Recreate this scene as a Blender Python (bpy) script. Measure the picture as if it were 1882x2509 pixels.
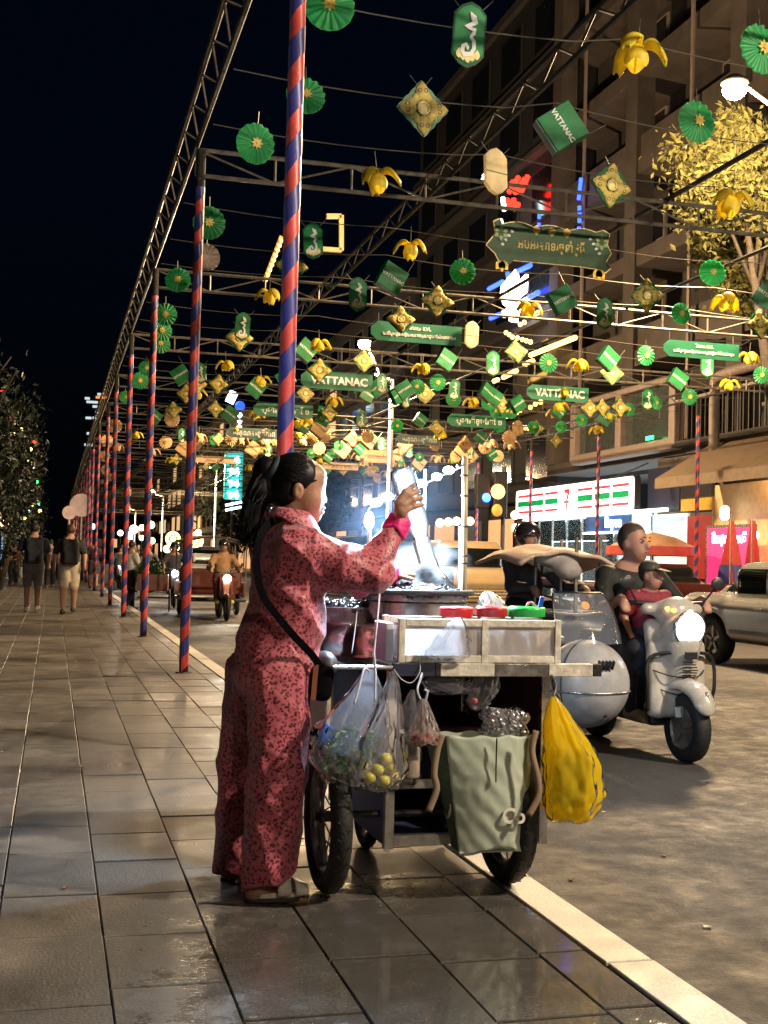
import bpy, math, random
import numpy as np
from mathutils import Vector, Matrix, Euler
R_ = math.radians
random.seed(7); RNG = np.random.default_rng(7)
for o in list(bpy.data.objects): bpy.data.objects.remove(o)
scn = bpy.context.scene
COL = scn.collection

# ------------------------------------------------------------------ camera
PW, PH, FPX, CAMH = 1882.0, 2509.0, 3000.0, 1.2
YAW, PITCH, ROLL = R_(15.064), R_(2.304), R_(1.5)
def _basis():
    F = Vector((math.sin(YAW)*math.cos(PITCH), math.cos(YAW)*math.cos(PITCH), math.sin(PITCH)))
    R0 = Vector((math.cos(YAW), -math.sin(YAW), 0)); U0 = R0.cross(F)
    return math.cos(ROLL)*R0 + math.sin(ROLL)*U0, -math.sin(ROLL)*R0 + math.cos(ROLL)*U0, F
CR, CU, CF = _basis()
CP = Vector((0, 0, CAMH))
cam_d = bpy.data.cameras.new('camera'); cam = bpy.data.objects.new('camera', cam_d); COL.objects.link(cam)
m = Matrix.Identity(4)
for i in range(3):
    m[i][0] = CR[i]; m[i][1] = CU[i]; m[i][2] = -CF[i]; m[i][3] = CP[i]
cam.matrix_world = m
cam_d.sensor_fit = 'VERTICAL'; cam_d.sensor_height = 24.0; cam_d.lens = 24.0*FPX/PH
cam_d.clip_start = 0.05; cam_d.clip_end = 3000
scn.camera = cam

# ------------------------------------------------------------------ world, exposure
w = bpy.data.worlds.new('World'); scn.world = w; w.use_nodes = True
nt = w.node_tree
sky = nt.nodes.new('ShaderNodeTexSky'); sky.sky_type = 'NISHITA'; sky.sun_disc = False
sky.sun_elevation = R_(-2.0); sky.sun_rotation = R_(200); sky.air_density = 1.0; sky.dust_density = 0.3; sky.ozone_density = 3.0
bg = nt.nodes['Background']; bg.inputs['Strength'].default_value = 0.05
mx_ = nt.nodes.new('ShaderNodeMixRGB'); mx_.blend_type = 'MULTIPLY'; mx_.inputs[0].default_value = 1.0; mx_.inputs[2].default_value = (.06, .17, .30, 1)
ad_ = nt.nodes.new('ShaderNodeMixRGB'); ad_.blend_type = 'ADD'; ad_.inputs[0].default_value = 1.0; ad_.inputs[2].default_value = (.004, .017, .033, 1)   # even glow of the city night
nt.links.new(sky.outputs[0], mx_.inputs[1]); nt.links.new(mx_.outputs[0], ad_.inputs[1]); nt.links.new(ad_.outputs[0], bg.inputs['Color'])
scn.view_settings.view_transform = 'Standard'; scn.view_settings.look = 'None'
scn.view_settings.gamma = 1.0; scn.view_settings.exposure = 0.0; scn.view_settings.use_curve_mapping = False
cy = scn.cycles
cy.use_denoising = True; cy.max_bounces = 8; cy.diffuse_bounces = 3; cy.glossy_bounces = 4; cy.transmission_bounces = 6
cy.transparent_max_bounces = 16; cy.caustics_reflective = False; cy.caustics_refractive = False
cy.sample_clamp_indirect = 4.0; cy.use_light_tree = True

# ------------------------------------------------------------------ pixel <-> world
def ray(x, y): return CF + CR*((x-PW/2)/FPX) + CU*((PH/2-y)/FPX)
def atY(x, y, Y): d = ray(x, y); return CP + d*(Y/d.y)
def atX(x, y, X): d = ray(x, y); return CP + d*(X/d.x)
def atZ(x, y, Z): d = ray(x, y); return CP + d*((Z-CAMH)/d.z)

# ------------------------------------------------------------------ materials
MATS = {}
def M(name, col, rough=.55, metal=0., var=.18, scale=6., bump=0., bscale=60., emit=0., ecol=None, alpha=1., trans=0., sheen=0., spec=.5, rvar=0., coat=0., island=0., trl=0.):
    if name in MATS: return MATS[name]
    mt = bpy.data.materials.new(name); mt.use_nodes = True; t = mt.node_tree; n = t.nodes; b = n['Principled BSDF']; L = t.links.new
    c = (*col, 1.)
    b.inputs['Base Color'].default_value = c; b.inputs['Roughness'].default_value = rough; b.inputs['Metallic'].default_value = metal
    b.inputs['Specular IOR Level'].default_value = spec
    if coat: b.inputs['Coat Weight'].default_value = coat
    if sheen: b.inputs['Sheen Weight'].default_value = sheen
    if trans: b.inputs['Transmission Weight'].default_value = trans
    if alpha < 1: b.inputs['Alpha'].default_value = alpha
    tc = n.new('ShaderNodeTexCoord')
    if var or rvar:
        nz = n.new('ShaderNodeTexNoise'); nz.inputs['Scale'].default_value = scale; nz.inputs['Detail'].default_value = 5.; nz.inputs['Roughness'].default_value = .65
        L(tc.outputs['Object'], nz.inputs['Vector'])
        if var:
            mr = n.new('ShaderNodeMapRange'); mr.inputs['From Min'].default_value = .25; mr.inputs['From Max'].default_value = .75
            mr.inputs['To Min'].default_value = 1-var*1.6; mr.inputs['To Max'].default_value = 1+var
            L(nz.outputs['Fac'], mr.inputs['Value'])
            hs = n.new('ShaderNodeHueSaturation'); hs.inputs['Color'].default_value = c; L(mr.outputs[0], hs.inputs['Value'])
            if island:
                oi = n.new('ShaderNodeObjectInfo'); m2 = n.new('ShaderNodeMapRange'); m2.inputs['To Min'].default_value = 1-island; m2.inputs['To Max'].default_value = 1+island
                L(oi.outputs['Random'], m2.inputs['Value']); mm = n.new('ShaderNodeMath'); mm.operation = 'MULTIPLY'
                L(m2.outputs[0], mm.inputs[0]); L(mr.outputs[0], mm.inputs[1]); L(mm.outputs[0], hs.inputs['Value'])
            L(hs.outputs[0], b.inputs['Base Color'])
        if rvar:
            m3 = n.new('ShaderNodeMapRange'); m3.inputs['From Min'].default_value = .3; m3.inputs['From Max'].default_value = .7
            m3.inputs['To Min'].default_value = max(.02, rough-rvar); m3.inputs['To Max'].default_value = min(1, rough+rvar)
            L(nz.outputs['Fac'], m3.inputs['Value']); L(m3.outputs[0], b.inputs['Roughness'])
    if bump:
        n2 = n.new('ShaderNodeTexNoise'); n2.inputs['Scale'].default_value = bscale; n2.inputs['Detail'].default_value = 4.
        L(tc.outputs['Object'], n2.inputs['Vector']); bp = n.new('ShaderNodeBump'); bp.inputs['Strength'].default_value = bump; bp.inputs['Distance'].default_value = .02
        L(n2.outputs['Fac'], bp.inputs['Height']); L(bp.outputs[0], b.inputs['Normal'])
    if emit:
        b.inputs['Emission Color'].default_value = (*(ecol or col), 1.); b.inputs['Emission Strength'].default_value = emit
        if emit < 60: mt.cycles.emission_sampling = 'NONE' if emit < 4 else 'AUTO'
    if trl:
        tl = n.new('ShaderNodeBsdfTranslucent'); mx = n.new('ShaderNodeMixShader'); mx.inputs[0].default_value = trl; tl.inputs[0].default_value = c
        for l_ in b.inputs['Base Color'].links: L(l_.from_socket, tl.inputs[0])
        L(b.outputs[0], mx.inputs[1]); L(tl.outputs[0], mx.inputs[2]); L(mx.outputs[0], n['Material Output'].inputs['Surface'])
    MATS[name] = mt
    return mt
def film(name, col, clear=.6, rough=.15, trl=.5, tint=None, fres=.22, crk=13.):
    """thin plastic film: partly see-through, partly scattering, with gloss"""
    if name in MATS: return MATS[name]
    mt = bpy.data.materials.new(name); mt.use_nodes = True; t = mt.node_tree; n = t.nodes; L = t.links.new
    n.remove(n['Principled BSDF']); out = n['Material Output']
    tr = n.new('ShaderNodeBsdfTransparent'); tr.inputs[0].default_value = (*(tint or (1, 1, 1)), 1)
    df = n.new('ShaderNodeBsdfDiffuse'); df.inputs[0].default_value = (*col, 1)
    tl = n.new('ShaderNodeBsdfTranslucent'); tl.inputs[0].default_value = (*col, 1)
    gl = n.new('ShaderNodeBsdfGlossy'); gl.inputs['Roughness'].default_value = rough
    m1 = n.new('ShaderNodeMixShader'); m1.inputs[0].default_value = trl; L(df.outputs[0], m1.inputs[1]); L(tl.outputs[0], m1.inputs[2])
    m2 = n.new('ShaderNodeMixShader'); m2.inputs[0].default_value = clear; L(m1.outputs[0], m2.inputs[1]); L(tr.outputs[0], m2.inputs[2])
    fr = n.new('ShaderNodeLayerWeight'); fr.inputs[0].default_value = fres
    m3 = n.new('ShaderNodeMixShader'); L(fr.outputs['Fresnel'], m3.inputs[0]); L(m2.outputs[0], m3.inputs[1]); L(gl.outputs[0], m3.inputs[2])
    tc = n.new('ShaderNodeTexCoord'); nz = n.new('ShaderNodeTexNoise'); nz.noise_type = 'RIDGED_MULTIFRACTAL'; nz.inputs['Scale'].default_value = crk; nz.inputs['Detail'].default_value = 3
    L(tc.outputs['Object'], nz.inputs['Vector']); bp = n.new('ShaderNodeBump'); bp.inputs['Strength'].default_value = .55; bp.inputs['Distance'].default_value = .012
    L(nz.outputs['Fac'], bp.inputs['Height'])
    for s in (df, tl, gl, fr): L(bp.outputs[0], s.inputs['Normal'])
    L(m3.outputs[0], out.inputs['Surface']); MATS[name] = mt
    return mt

# ------------------------------------------------------------------ geometry: (V, F) pairs
def vf(v, f): return (np.array(v, float).reshape(-1, 3), [list(q) for q in f])
def join(*gs):
    V, F, k = [], [], 0
    for g in gs:
        if g is None: continue
        V.append(g[0]); F += [[i+k for i in q] for q in g[1]]; k += len(g[0])
    return (np.concatenate(V), F)
def xf(g, mtx):
    A = np.array(mtx); return (g[0] @ A[:3, :3].T + A[:3, 3], g[1])
def T(loc=(0, 0, 0), rot=(0, 0, 0), sc=(1, 1, 1)):
    return Matrix.LocRotScale(Vector(loc), Euler(rot), Vector(sc))
def box(c, s, rot=None):
    v = [((x-.5)*s[0], (y-.5)*s[1], (z-.5)*s[2]) for x in (0, 1) for y in (0, 1) for z in (0, 1)]
    g = vf(v, [(0, 1, 3, 2), (4, 6, 7, 5), (0, 4, 5, 1), (2, 3, 7, 6), (0, 2, 6, 4), (1, 5, 7, 3)])
    return xf(g, T(c, rot or (0, 0, 0)))
def box2(a, b): return box([(p+q)/2 for p, q in zip(a, b)], [abs(q-p) for p, q in zip(a, b)])
def tube(path, r, n=8, cap=True, closed=False):
    P = [Vector(p) for p in path]; m_ = len(P); rs = r if isinstance(r, (list, tuple)) else [r]*m_
    V, F = [], []; up = None
    for i in range(m_):
        a = P[i-1] if (i or closed) else P[0]; b = P[(i+1) % m_] if (i < m_-1 or closed) else P[-1]
        d = (b-a).normalized()
        if up is None:
            up = Vector((0, 0, 1)) if abs(d.z) < .9 else Vector((1, 0, 0))
        s = d.cross(up).normalized(); up = s.cross(d).normalized()
        for k in range(n):
            an = 2*math.pi*k/n; V.append(P[i]+(s*math.cos(an)+up*math.sin(an))*rs[i])
    for i in range(m_ if closed else m_-1):
        j = (i+1) % m_
        for k in range(n):
            F.append((i*n+k, i*n+(k+1) % n, j*n+(k+1) % n, j*n+k))
    if cap and not closed:
        F.append(tuple(range(n))[::-1]); F.append(tuple((m_-1)*n+k for k in range(n)))
    return vf(V, F)
def rod(a, b, r=.01, n=6, r2=None): return tube([a, b], [r, r2 if r2 is not None else r], n)
def bar(a, b, wx=.03, wz=.03):
    """square bar between two points"""
    a, b = Vector(a), Vector(b); d = b-a; q = d.to_track_quat('Y', 'Z')
    return xf(box((0, 0, 0), (wx, d.length, wz)), Matrix.Translation((a+b)/2) @ q.to_matrix().to_4x4())
def lathe(prof, n=24, axis='Z'):
    V, F = [], []
    for (r, z) in prof:
        for k in range(n):
            an = 2*math.pi*k/n; V.append((r*math.cos(an), r*math.sin(an), z))
    for i in range(len(prof)-1):
        for k in range(n): F.append((i*n+k, i*n+(k+1) % n, (i+1)*n+(k+1) % n, (i+1)*n+k))
    g = vf(V, F)
    if axis == 'Y': g = xf(g, T(rot=(-math.pi/2, 0, 0)))
    if axis == 'X': g = xf(g, T(rot=(0, math.pi/2, 0)))
    return g
def ball(c, r, n=12, m_=8):
    r = r if isinstance(r, (tuple, list)) else (r, r, r)
    g = lathe([(math.sin(math.pi*i/m_)+1e-4, -math.cos(math.pi*i/m_)) for i in range(m_+1)], n)
    return xf(g, T(c, sc=r))
def prism(poly, d, y0=0.):
    """polygon in local XZ, extruded along Y from y0 to y0+d"""
    k = len(poly); V = [(x, y0, z) for x, z in poly]+[(x, y0+d, z) for x, z in poly]
    F = [tuple(range(k)), tuple(range(2*k-1, k-1, -1))]+[(i, i+k, (i+1) % k+k, (i+1) % k) for i in range(k)]
    return vf(V, F)
def sheet(fn, nu, nv, closed=False):
    V = [fn(i/(nu if closed else nu-1), j/(nv-1)) for j in range(nv) for i in range(nu)]
    F = []
    for j in range(nv-1):
        for i in range(nu if closed else nu-1):
            F.append((j*nu+i, j*nu+(i+1) % nu, (j+1)*nu+(i+1) % nu, (j+1)*nu+i))
    return vf(V, F)
def torus(R, r, n=32, m_=10, axis='X'):
    P = []
    for i in range(n):
        a = 2*math.pi*i/n
        P.append({'X': (0, R*math.cos(a), R*math.sin(a)), 'Y': (R*math.cos(a), 0, R*math.sin(a)), 'Z': (R*math.cos(a), R*math.sin(a), 0)}[axis])
    return tube(P, r, m_, closed=True)

# signed distance surfaces --------------------------------------------------
def smin(a, b, k):
    h = np.maximum(k-np.abs(a-b), 0)/k
    return np.minimum(a, b)-h*h*k*.25
def sd(prims, k, P):
    """prims: ('c',a,b,ra,rb[,scale]) capsule, ('e',c,radii[,euler]) ellipsoid, ('b',c,half,round[,euler]) box; name ending '-' subtracts"""
    D = None; subs = []
    for p in prims:
        t = p[0][0]
        if t == 'c':
            a, b = np.array(p[1], float), np.array(p[2], float); Q = P
            s = np.array(p[5], float) if len(p) > 5 else None
            if s is not None: Q = P/s; a = a/s; b = b/s
            ab = b-a; h = np.clip(((Q-a)@ab)/max(ab@ab, 1e-9), 0, 1)
            d = np.linalg.norm(Q-a-h[:, None]*ab, axis=1)-(p[3]+(p[4]-p[3])*h)
            if s is not None: d = d*s.min()
        elif t == 'e':
            Q = P-np.array(p[1], float)
            if len(p) > 3: Q = Q@np.array(Euler(p[3]).to_matrix())
            r = np.array(p[2], float); k0 = np.linalg.norm(Q/r, axis=1); k1 = np.linalg.norm(Q/(r*r), axis=1)
            d = k0*(k0-1)/np.maximum(k1, 1e-6)
        else:
            Q = P-np.array(p[1], float)
            if len(p) > 4: Q = Q@np.array(Euler(p[4]).to_matrix())
            q = np.abs(Q)-(np.array(p[2], float)-p[3])
            d = np.linalg.norm(np.maximum(q, 0), axis=1)+np.minimum(q.max(axis=1), 0)-p[3]
        if p[0].endswith('-'): subs.append(d); continue
        D = d if D is None else smin(D, d, k)
    for d in subs: D = -smin(-D, d, k*.5)
    return D
def surf(fn, lo, hi, h):
    lo, hi = np.array(lo, float), np.array(hi, float)
    n = np.ceil((hi-lo)/h).astype(int)+1
    ax = [lo[i]+h*np.arange(n[i]) for i in range(3)]
    P = np.stack(np.meshgrid(*ax, indexing='ij'), -1).reshape(-1, 3)
    if P.shape[0] > 60000:
        b = 4; m_ = (n+b-1)//b
        ci = np.stack(np.meshgrid(*[np.minimum(np.arange(m_[i])*b+b/2, n[i]-1) for i in range(3)], indexing='ij'), -1).reshape(-1, 3)
        Dc = fn(lo+h*ci).reshape(m_)
        up = Dc.repeat(b, 0).repeat(b, 1).repeat(b, 2)[:n[0], :n[1], :n[2]].copy()
        D = up.reshape(-1); nearm = np.abs(D) < h*b*1.6
        D[nearm] = fn(P[nearm]); D = D.reshape(n)
    else: D = fn(P).reshape(n)
    S = D < 0
    c = np.zeros(n-1, int)
    for dx in (0, 1):
        for dy in (0, 1):
            for dz in (0, 1): c += S[dx:n[0]-1+dx, dy:n[1]-1+dy, dz:n[2]-1+dz]
    act = np.argwhere((c > 0) & (c < 8)); idx = -np.ones(n-1, int); idx[tuple(act.T)] = np.arange(len(act))
    acc = np.zeros((len(act), 3)); cnt = np.zeros(len(act))
    C8 = [(x, y, z) for x in (0, 1) for y in (0, 1) for z in (0, 1)]
    for a in C8:
        for b in C8:
            if a < b and sum(abs(p-q) for p, q in zip(a, b)) == 1:
                ia, ib = act+a, act+b; da, db = D[tuple(ia.T)], D[tuple(ib.T)]
                x = (da < 0) != (db < 0); tt = np.where(x, da/np.where(x, da-db, 1), 0)
                acc += np.where(x[:, None], ia+(ib-ia)*tt[:, None], 0); cnt += x
    V = lo+h*acc/np.maximum(cnt, 1)[:, None]; F = []
    for axs in range(3):
        u, v = (axs+1) % 3, (axs+2) % 3
        sl0 = [slice(None)]*3; sl1 = [slice(None)]*3; sl0[axs] = slice(0, -1); sl1[axs] = slice(1, None)
        e = np.argwhere(S[tuple(sl0)] != S[tuple(sl1)])
        e = e[(e[:, u] > 0) & (e[:, v] > 0) & (e[:, u] < n[u]-1) & (e[:, v] < n[v]-1)]
        du = np.zeros(3, int); dv = np.zeros(3, int); du[u] = 1; dv[v] = 1
        q = np.stack([idx[tuple((e-du-dv).T)], idx[tuple((e-dv).T)], idx[tuple(e.T)], idx[tuple((e-du).T)]], 1)
        flip = ~S[tuple(e.T)]
        q[flip] = q[flip][:, ::-1]; F += q.tolist()
    return (V, F)
def blob(prims, k, h, disp=None, pad=.06):
    lo, hi = np.full(3, 1e9), np.full(3, -1e9)
    for p in prims:
        if p[0].endswith('-'): continue
        if p[0] == 'c':
            s = np.array(p[5]) if len(p) > 5 else np.ones(3)
            for q, r in ((p[1], p[3]), (p[2], p[4])): lo = np.minimum(lo, np.array(q)-r*s); hi = np.maximum(hi, np.array(q)+r*s)
        else:
            r = max(p[2]) if len(p) > (3 if p[0] == 'e' else 4) else np.array(p[2]); lo = np.minimum(lo, np.array(p[1])-r); hi = np.maximum(hi, np.array(p[1])+r)
    fn = (lambda P: sd(prims, k, P)) if disp is None else (lambda P: sd(prims, k, P)+disp(P))
    return surf(fn, lo-pad, hi+pad, h)
def splitf(g, pred):
    """faces of g whose centre satisfies pred -> (rest, chosen)"""
    a, b = [], []
    for q in g[1]: (b if pred(g[0][q].mean(axis=0)) else a).append(q)
    def cl(F):
        u = sorted({i for q in F for i in q}); mp = {o: i for i, o in enumerate(u)}
        return (g[0][u] if u else np.zeros((0, 3)), [[mp[i] for i in q] for q in F])
    return cl(a), cl(b)

# objects ---------------------------------------------------------------
def mesh(name, g, mt, smooth=False):
    me = bpy.data.meshes.new(name); me.from_pydata(np.asarray(g[0]).tolist(), [], g[1]); me.validate()
    for m_ in (mt if isinstance(mt, (list, tuple)) else [mt]): me.materials.append(m_)
    if smooth: me.polygons.foreach_set('use_smooth', [True]*len(me.polygons))
    me.update(); return me
def obj(name, g, mt, parent=None, smooth=False, bevel=0., label=None, cat=None, group=None, kind=None, loc=None, rot=None, auto=0.):
    """mesh object; g is (V,F) in the parent's space"""
    me = g if isinstance(g, bpy.types.Mesh) else mesh(name, g, mt, smooth)
    o = bpy.data.objects.new(name, me); COL.objects.link(o)
    if parent is not None: o.parent = parent
    if loc is not None: o.location = loc
    if rot is not None: o.rotation_euler = rot
    if bevel:
        b = o.modifiers.new('bevel', 'BEVEL'); b.width = bevel; b.segments = 2; b.limit_method = 'ANGLE'
    tag(o, label, cat, group, kind); return o
def wobj(name, g, mt, parent, **k):
    """mesh given in world space under an unrotated parent"""
    return obj(name, (np.asarray(g[0])-np.array(parent.location), g[1]), mt, parent, **k)
def tag(o, label=None, cat=None, group=None, kind=None):
    for k_, v_ in (('label', label), ('category', cat), ('group', group), ('kind', kind)):
        if v_: o[k_] = v_
    return o
def thing(name, label, cat, loc=(0, 0, 0), rot=(0, 0, 0), group=None):
    o = bpy.data.objects.new(name, None); COL.objects.link(o); o.location = loc; o.rotation_euler = rot; o.empty_display_size = .1
    return tag(o, label, cat, group)
KIDS = {}
def kids(o):
    return [c for c in bpy.data.objects if c.parent == o]
def dup(root, loc, rot=(0, 0, 0), label=None, scale=None, tree=None):
    """copy a thing with its parts and sub-parts"""
    if root.name not in KIDS: KIDS[root.name] = [(c, kids(c)) for c in kids(root)]
    r = root.copy(); COL.objects.link(r); r.location = loc; r.rotation_euler = rot
    if scale: r.scale = scale
    if label: r['label'] = label
    for ch, gs in KIDS[root.name]:
        c = ch.copy(); COL.objects.link(c); c.parent = r
        for g_ in gs:
            d = g_.copy(); COL.objects.link(d); d.parent = c
    return r
def textmesh(s, size, ext=.004, bold=0., align='CENTER', sx=1.):
    """lettering in local XZ facing -Y, centred"""
    cu = bpy.data.curves.new('lettering', 'FONT'); cu.body = s; cu.size = size; cu.extrude = ext; cu.align_x = align; cu.align_y = 'CENTER'; cu.offset = bold; cu.resolution_u = 3
    o = bpy.data.objects.new('lettering', cu); COL.objects.link(o)
    dg = bpy.context.evaluated_depsgraph_get(); me = bpy.data.meshes.new_from_object(o.evaluated_get(dg))
    bpy.data.objects.remove(o); bpy.data.curves.remove(cu)
    V = np.zeros(len(me.vertices)*3); me.vertices.foreach_get('co', V); V = V.reshape(-1, 3); F = [list(p.vertices) for p in me.polygons]
    bpy.data.meshes.remove(me)
    if len(V): V[:, :2] -= (V[:, :2].max(0)+V[:, :2].min(0))/2
    V = np.stack([V[:, 0]*sx, -V[:, 2], V[:, 1]], 1)
    return (V, F)
def lamp(name, kind, loc, power, col, parent=None, size=.1, target=None, spot=None):
    d = bpy.data.lights.new(name, kind); d.energy = power; d.color = col
    if kind in ('POINT', 'SPOT'): d.shadow_soft_size = size
    if spot: d.spot_size = R_(spot); d.spot_blend = .6
    o = bpy.data.objects.new(name, d); COL.objects.link(o); o.location = loc
    if target is not None: o.rotation_euler = (Vector(target)-Vector(loc)).to_track_quat('-Z', 'Y').to_euler()
    if parent is not None: o.parent = parent
    return o

# ================================================================== SETTING
ROADZ = -.10
# --- materials of the ground
def ground_mat(name, col, wet, gscale, bumpst, seed=0., island=.1, spill=None, dk=.62):
    mt = bpy.data.materials.new(name); mt.use_nodes = True; t = mt.node_tree; n = t.nodes; b = n['Principled BSDF']; L = t.links.new
    ge = n.new('ShaderNodeNewGeometry')
    def noise(s, d=5., r=.6, off=0.):
        z = n.new('ShaderNodeTexNoise'); z.inputs['Scale'].default_value = s; z.inputs['Detail'].default_value = d; z.inputs['Roughness'].default_value = r
        mp = n.new('ShaderNodeVectorMath'); mp.inputs[1].default_value = (off, off*1.7, 0); L(ge.outputs['Position'], mp.inputs[0]); L(mp.outputs[0], z.inputs['Vector']); return z.outputs['Fac']
    def mr(src, a, b_, c, d):
        z = n.new('ShaderNodeMapRange'); z.inputs[1].default_value = a; z.inputs[2].default_value = b_; z.inputs[3].default_value = c; z.inputs[4].default_value = d; L(src, z.inputs[0]); return z.outputs[0]
    def mul(a, b_):
        z = n.new('ShaderNodeMath'); z.operation = 'MULTIPLY'; L(a, z.inputs[0]); L(b_, z.inputs[1]); return z.outputs[0]
    big = noise(1.1, 4., .6, seed); mid = noise(7., 6., .7, seed+3); fine = noise(gscale, 3., .6, seed+9)
    oi = n.new('ShaderNodeObjectInfo')
    v = mul(mul(mr(mid, .3, .7, .75 if spill else .9, 1.15 if spill else 1.06), mr(fine, .3, .7, .72, 1.2)), mr(oi.outputs['Random'], 0, 1, 1-island, 1+island))
    wetm = mr(big, .36, .68, 0., 1.)
    if spill:      # water slopped round the cart
        ds = n.new('ShaderNodeVectorMath'); ds.operation = 'DISTANCE'; ds.inputs[1].default_value = (spill[0], spill[1], 0); L(ge.outputs['Position'], ds.inputs[0])
        sm = n.new('ShaderNodeMath'); sm.operation = 'MULTIPLY_ADD'; sm.inputs[1].default_value = 1.3; L(mid, sm.inputs[0]); L(ds.outputs['Value'], sm.inputs[2])
        wm = n.new('ShaderNodeMath'); wm.operation = 'MAXIMUM'; L(wetm, wm.inputs[0]); L(mr(sm.outputs[0], spill[2]+.3, spill[2]+.95, 1.6, 0.), wm.inputs[1]); wetm = wm.outputs[0]
    dark = mr(wetm, 0, 1, 1., dk)
    hs = n.new('ShaderNodeHueSaturation'); hs.inputs['Color'].default_value = (*col, 1); L(mul(v, dark), hs.inputs['Value']); L(hs.outputs[0], b.inputs['Base Color'])
    L(mul(mr(wetm, 0, 1.6, wet[0], wet[1]*.22 if spill else wet[1]), mr(mid, .3, .7, .8, 1.25)), b.inputs['Roughness'])
    b.inputs['Specular IOR Level'].default_value = .75
    bp = n.new('ShaderNodeBump'); bp.inputs['Strength'].default_value = bumpst; bp.inputs['Distance'].default_value = .006
    sc = mul(fine, mr(wetm, 0, 1.6, 1., .03)); L(sc, bp.inputs['Height']); L(bp.outputs[0], b.inputs['Normal'])
    MATS[name] = mt; return mt
SLAB = ground_mat('granite slab', (.155, .143, .130), (.58, .30), 95., .55, 0., .2, spill=(1.3, 3.5, 1.0))
ASPH = ground_mat('asphalt', (.04, .037, .034), (.85, .6), 70., .9, 40., 0., dk=.86)
KERBM = ground_mat('kerb granite', (.60, .56, .48), (.6, .5), 120., .35, 15., .1)
BED = M('mortar bed', (.035, .03, .026), .8)
PAINT = M('road paint', (.62, .6, .54), .6, var=.3, scale=14)

obj('terrain', box2((-400, -60, -1.2), (400, 1500, -.16)), M('earth', (.05, .048, .04), .9), kind='structure')
obj('road', vf([(1.8, -40, ROADZ), (17.2, -40, ROADZ), (17.2, 900, ROADZ), (1.8, 900, ROADZ)], [(0, 1, 2, 3)]), ASPH, kind='structure')
for k in range(12):
    y0 = 5.6+k*7.0
    obj('lane_marking', vf([(5.55, y0, ROADZ+.004), (5.67, y0, ROADZ+.004), (5.67, y0+2.6, ROADZ+.004), (5.55, y0+2.6, ROADZ+.004)], [(0, 1, 2, 3)]), PAINT, kind='structure')
pv = obj('pavement', box2((-3.4, -20, -.3), (1.66, 700, -.012)), BED, kind='structure')
# paving slabs: own objects near the camera, one joined part further off
rr = random.Random(3); near, far = [], []
cols_x = [-3.38+.325*i for i in range(16)]
for ci, x0 in enumerate(cols_x):
    wdt = .325 if ci < 15 else 1.655-x0
    if x0+wdt > 1.66: wdt = 1.655-x0
    y = 1.2+rr.random()*.6
    while y < 120:
        ln = rr.choice((.48, .48, .48, .62)) if y < 30 else .62
        (near if (y < 15.5 and x0 > -1.05) else far).append((x0, y, wdt, ln)); y += ln
near.sort(key=lambda q: q[1]); far += near[300:]; near = near[:300]
slab_me = {}
def slab_geo(wd, ln):
    g = .0022; e = .003
    a, b_, c, d = g, g+.004, wd-g, ln-g-.004
    V = [(a, b_, -.012), (c, b_, -.012), (c, d, -.012), (a, d, -.012), (a, b_, -e), (c, b_, -e), (c, d, -e), (a, d, -e), (a+e, b_+e, 0), (c-e, b_+e, 0), (c-e, d-e, 0), (a+e, d-e, 0)]
    F = [(8, 9, 10, 11)]
    for k in range(4):
        j = (k+1) % 4; F += [(k, j, 4+j, 4+k), (4+k, 4+j, 8+j, 8+k)]
    return vf(V, F)
for (x0, y, wd, ln) in near:
    key = (round(wd, 3), ln)
    if key not in slab_me: slab_me[key] = mesh('paving_slab', slab_geo(wd, ln), SLAB)
    o = obj('paving_slab', slab_me[key], None, pv, loc=(x0, y, -.0015+rr.uniform(-.003, .0025)), rot=(rr.uniform(-.005, .005), rr.uniform(-.005, .005), rr.uniform(-.002, .002)))
fg = [xf(slab_geo(wd, ln), T((x0, y, -.0015+rr.uniform(-.0015, .0015)))) for (x0, y, wd, ln) in far if -3.4 < x0]
obj('far_paving_slabs', join(*fg), SLAB, pv, kind='stuff')
kb = obj('kerb', box2((1.664, -20, -.3), (1.818, 700, -.02)), BED, kind='structure')
kme = mesh('kerb_stone', slab_geo(.158, 1.0), KERBM)
kme2 = join(xf(slab_geo(.158, 1.0), T((0, 0, 0))), box2((.150, .004, -.14), (.154, .996, -.008)))
kme = mesh('kerb_stone', kme2, KERBM)
for k in range(60):
    obj('kerb_stone', kme, None, kb, loc=(1.664, .45+k*1.0, .002+rr.uniform(-.002, .003)), rot=(0, 0, rr.uniform(-.002, .002)))
obj('far_kerb_stones', join(*[xf(kme2, T((1.664, 60.45+k, .002))) for k in range(90)]), KERBM, kb, kind='stuff')
# far footpath in front of the shops
fp = obj('shop_pavement', box2((17.2, -40, -.3), (19.2, 700, .02)), M('shop pavement', (.2, .18, .16), .5, rvar=.2), kind='structure', bevel=.02)
obj('lawn', box2((-60, -40, -.3), (-3.4, 700, .01)), M('lawn earth', (.03, .045, .02), .9, var=.4, scale=3), kind='structure')

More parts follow.
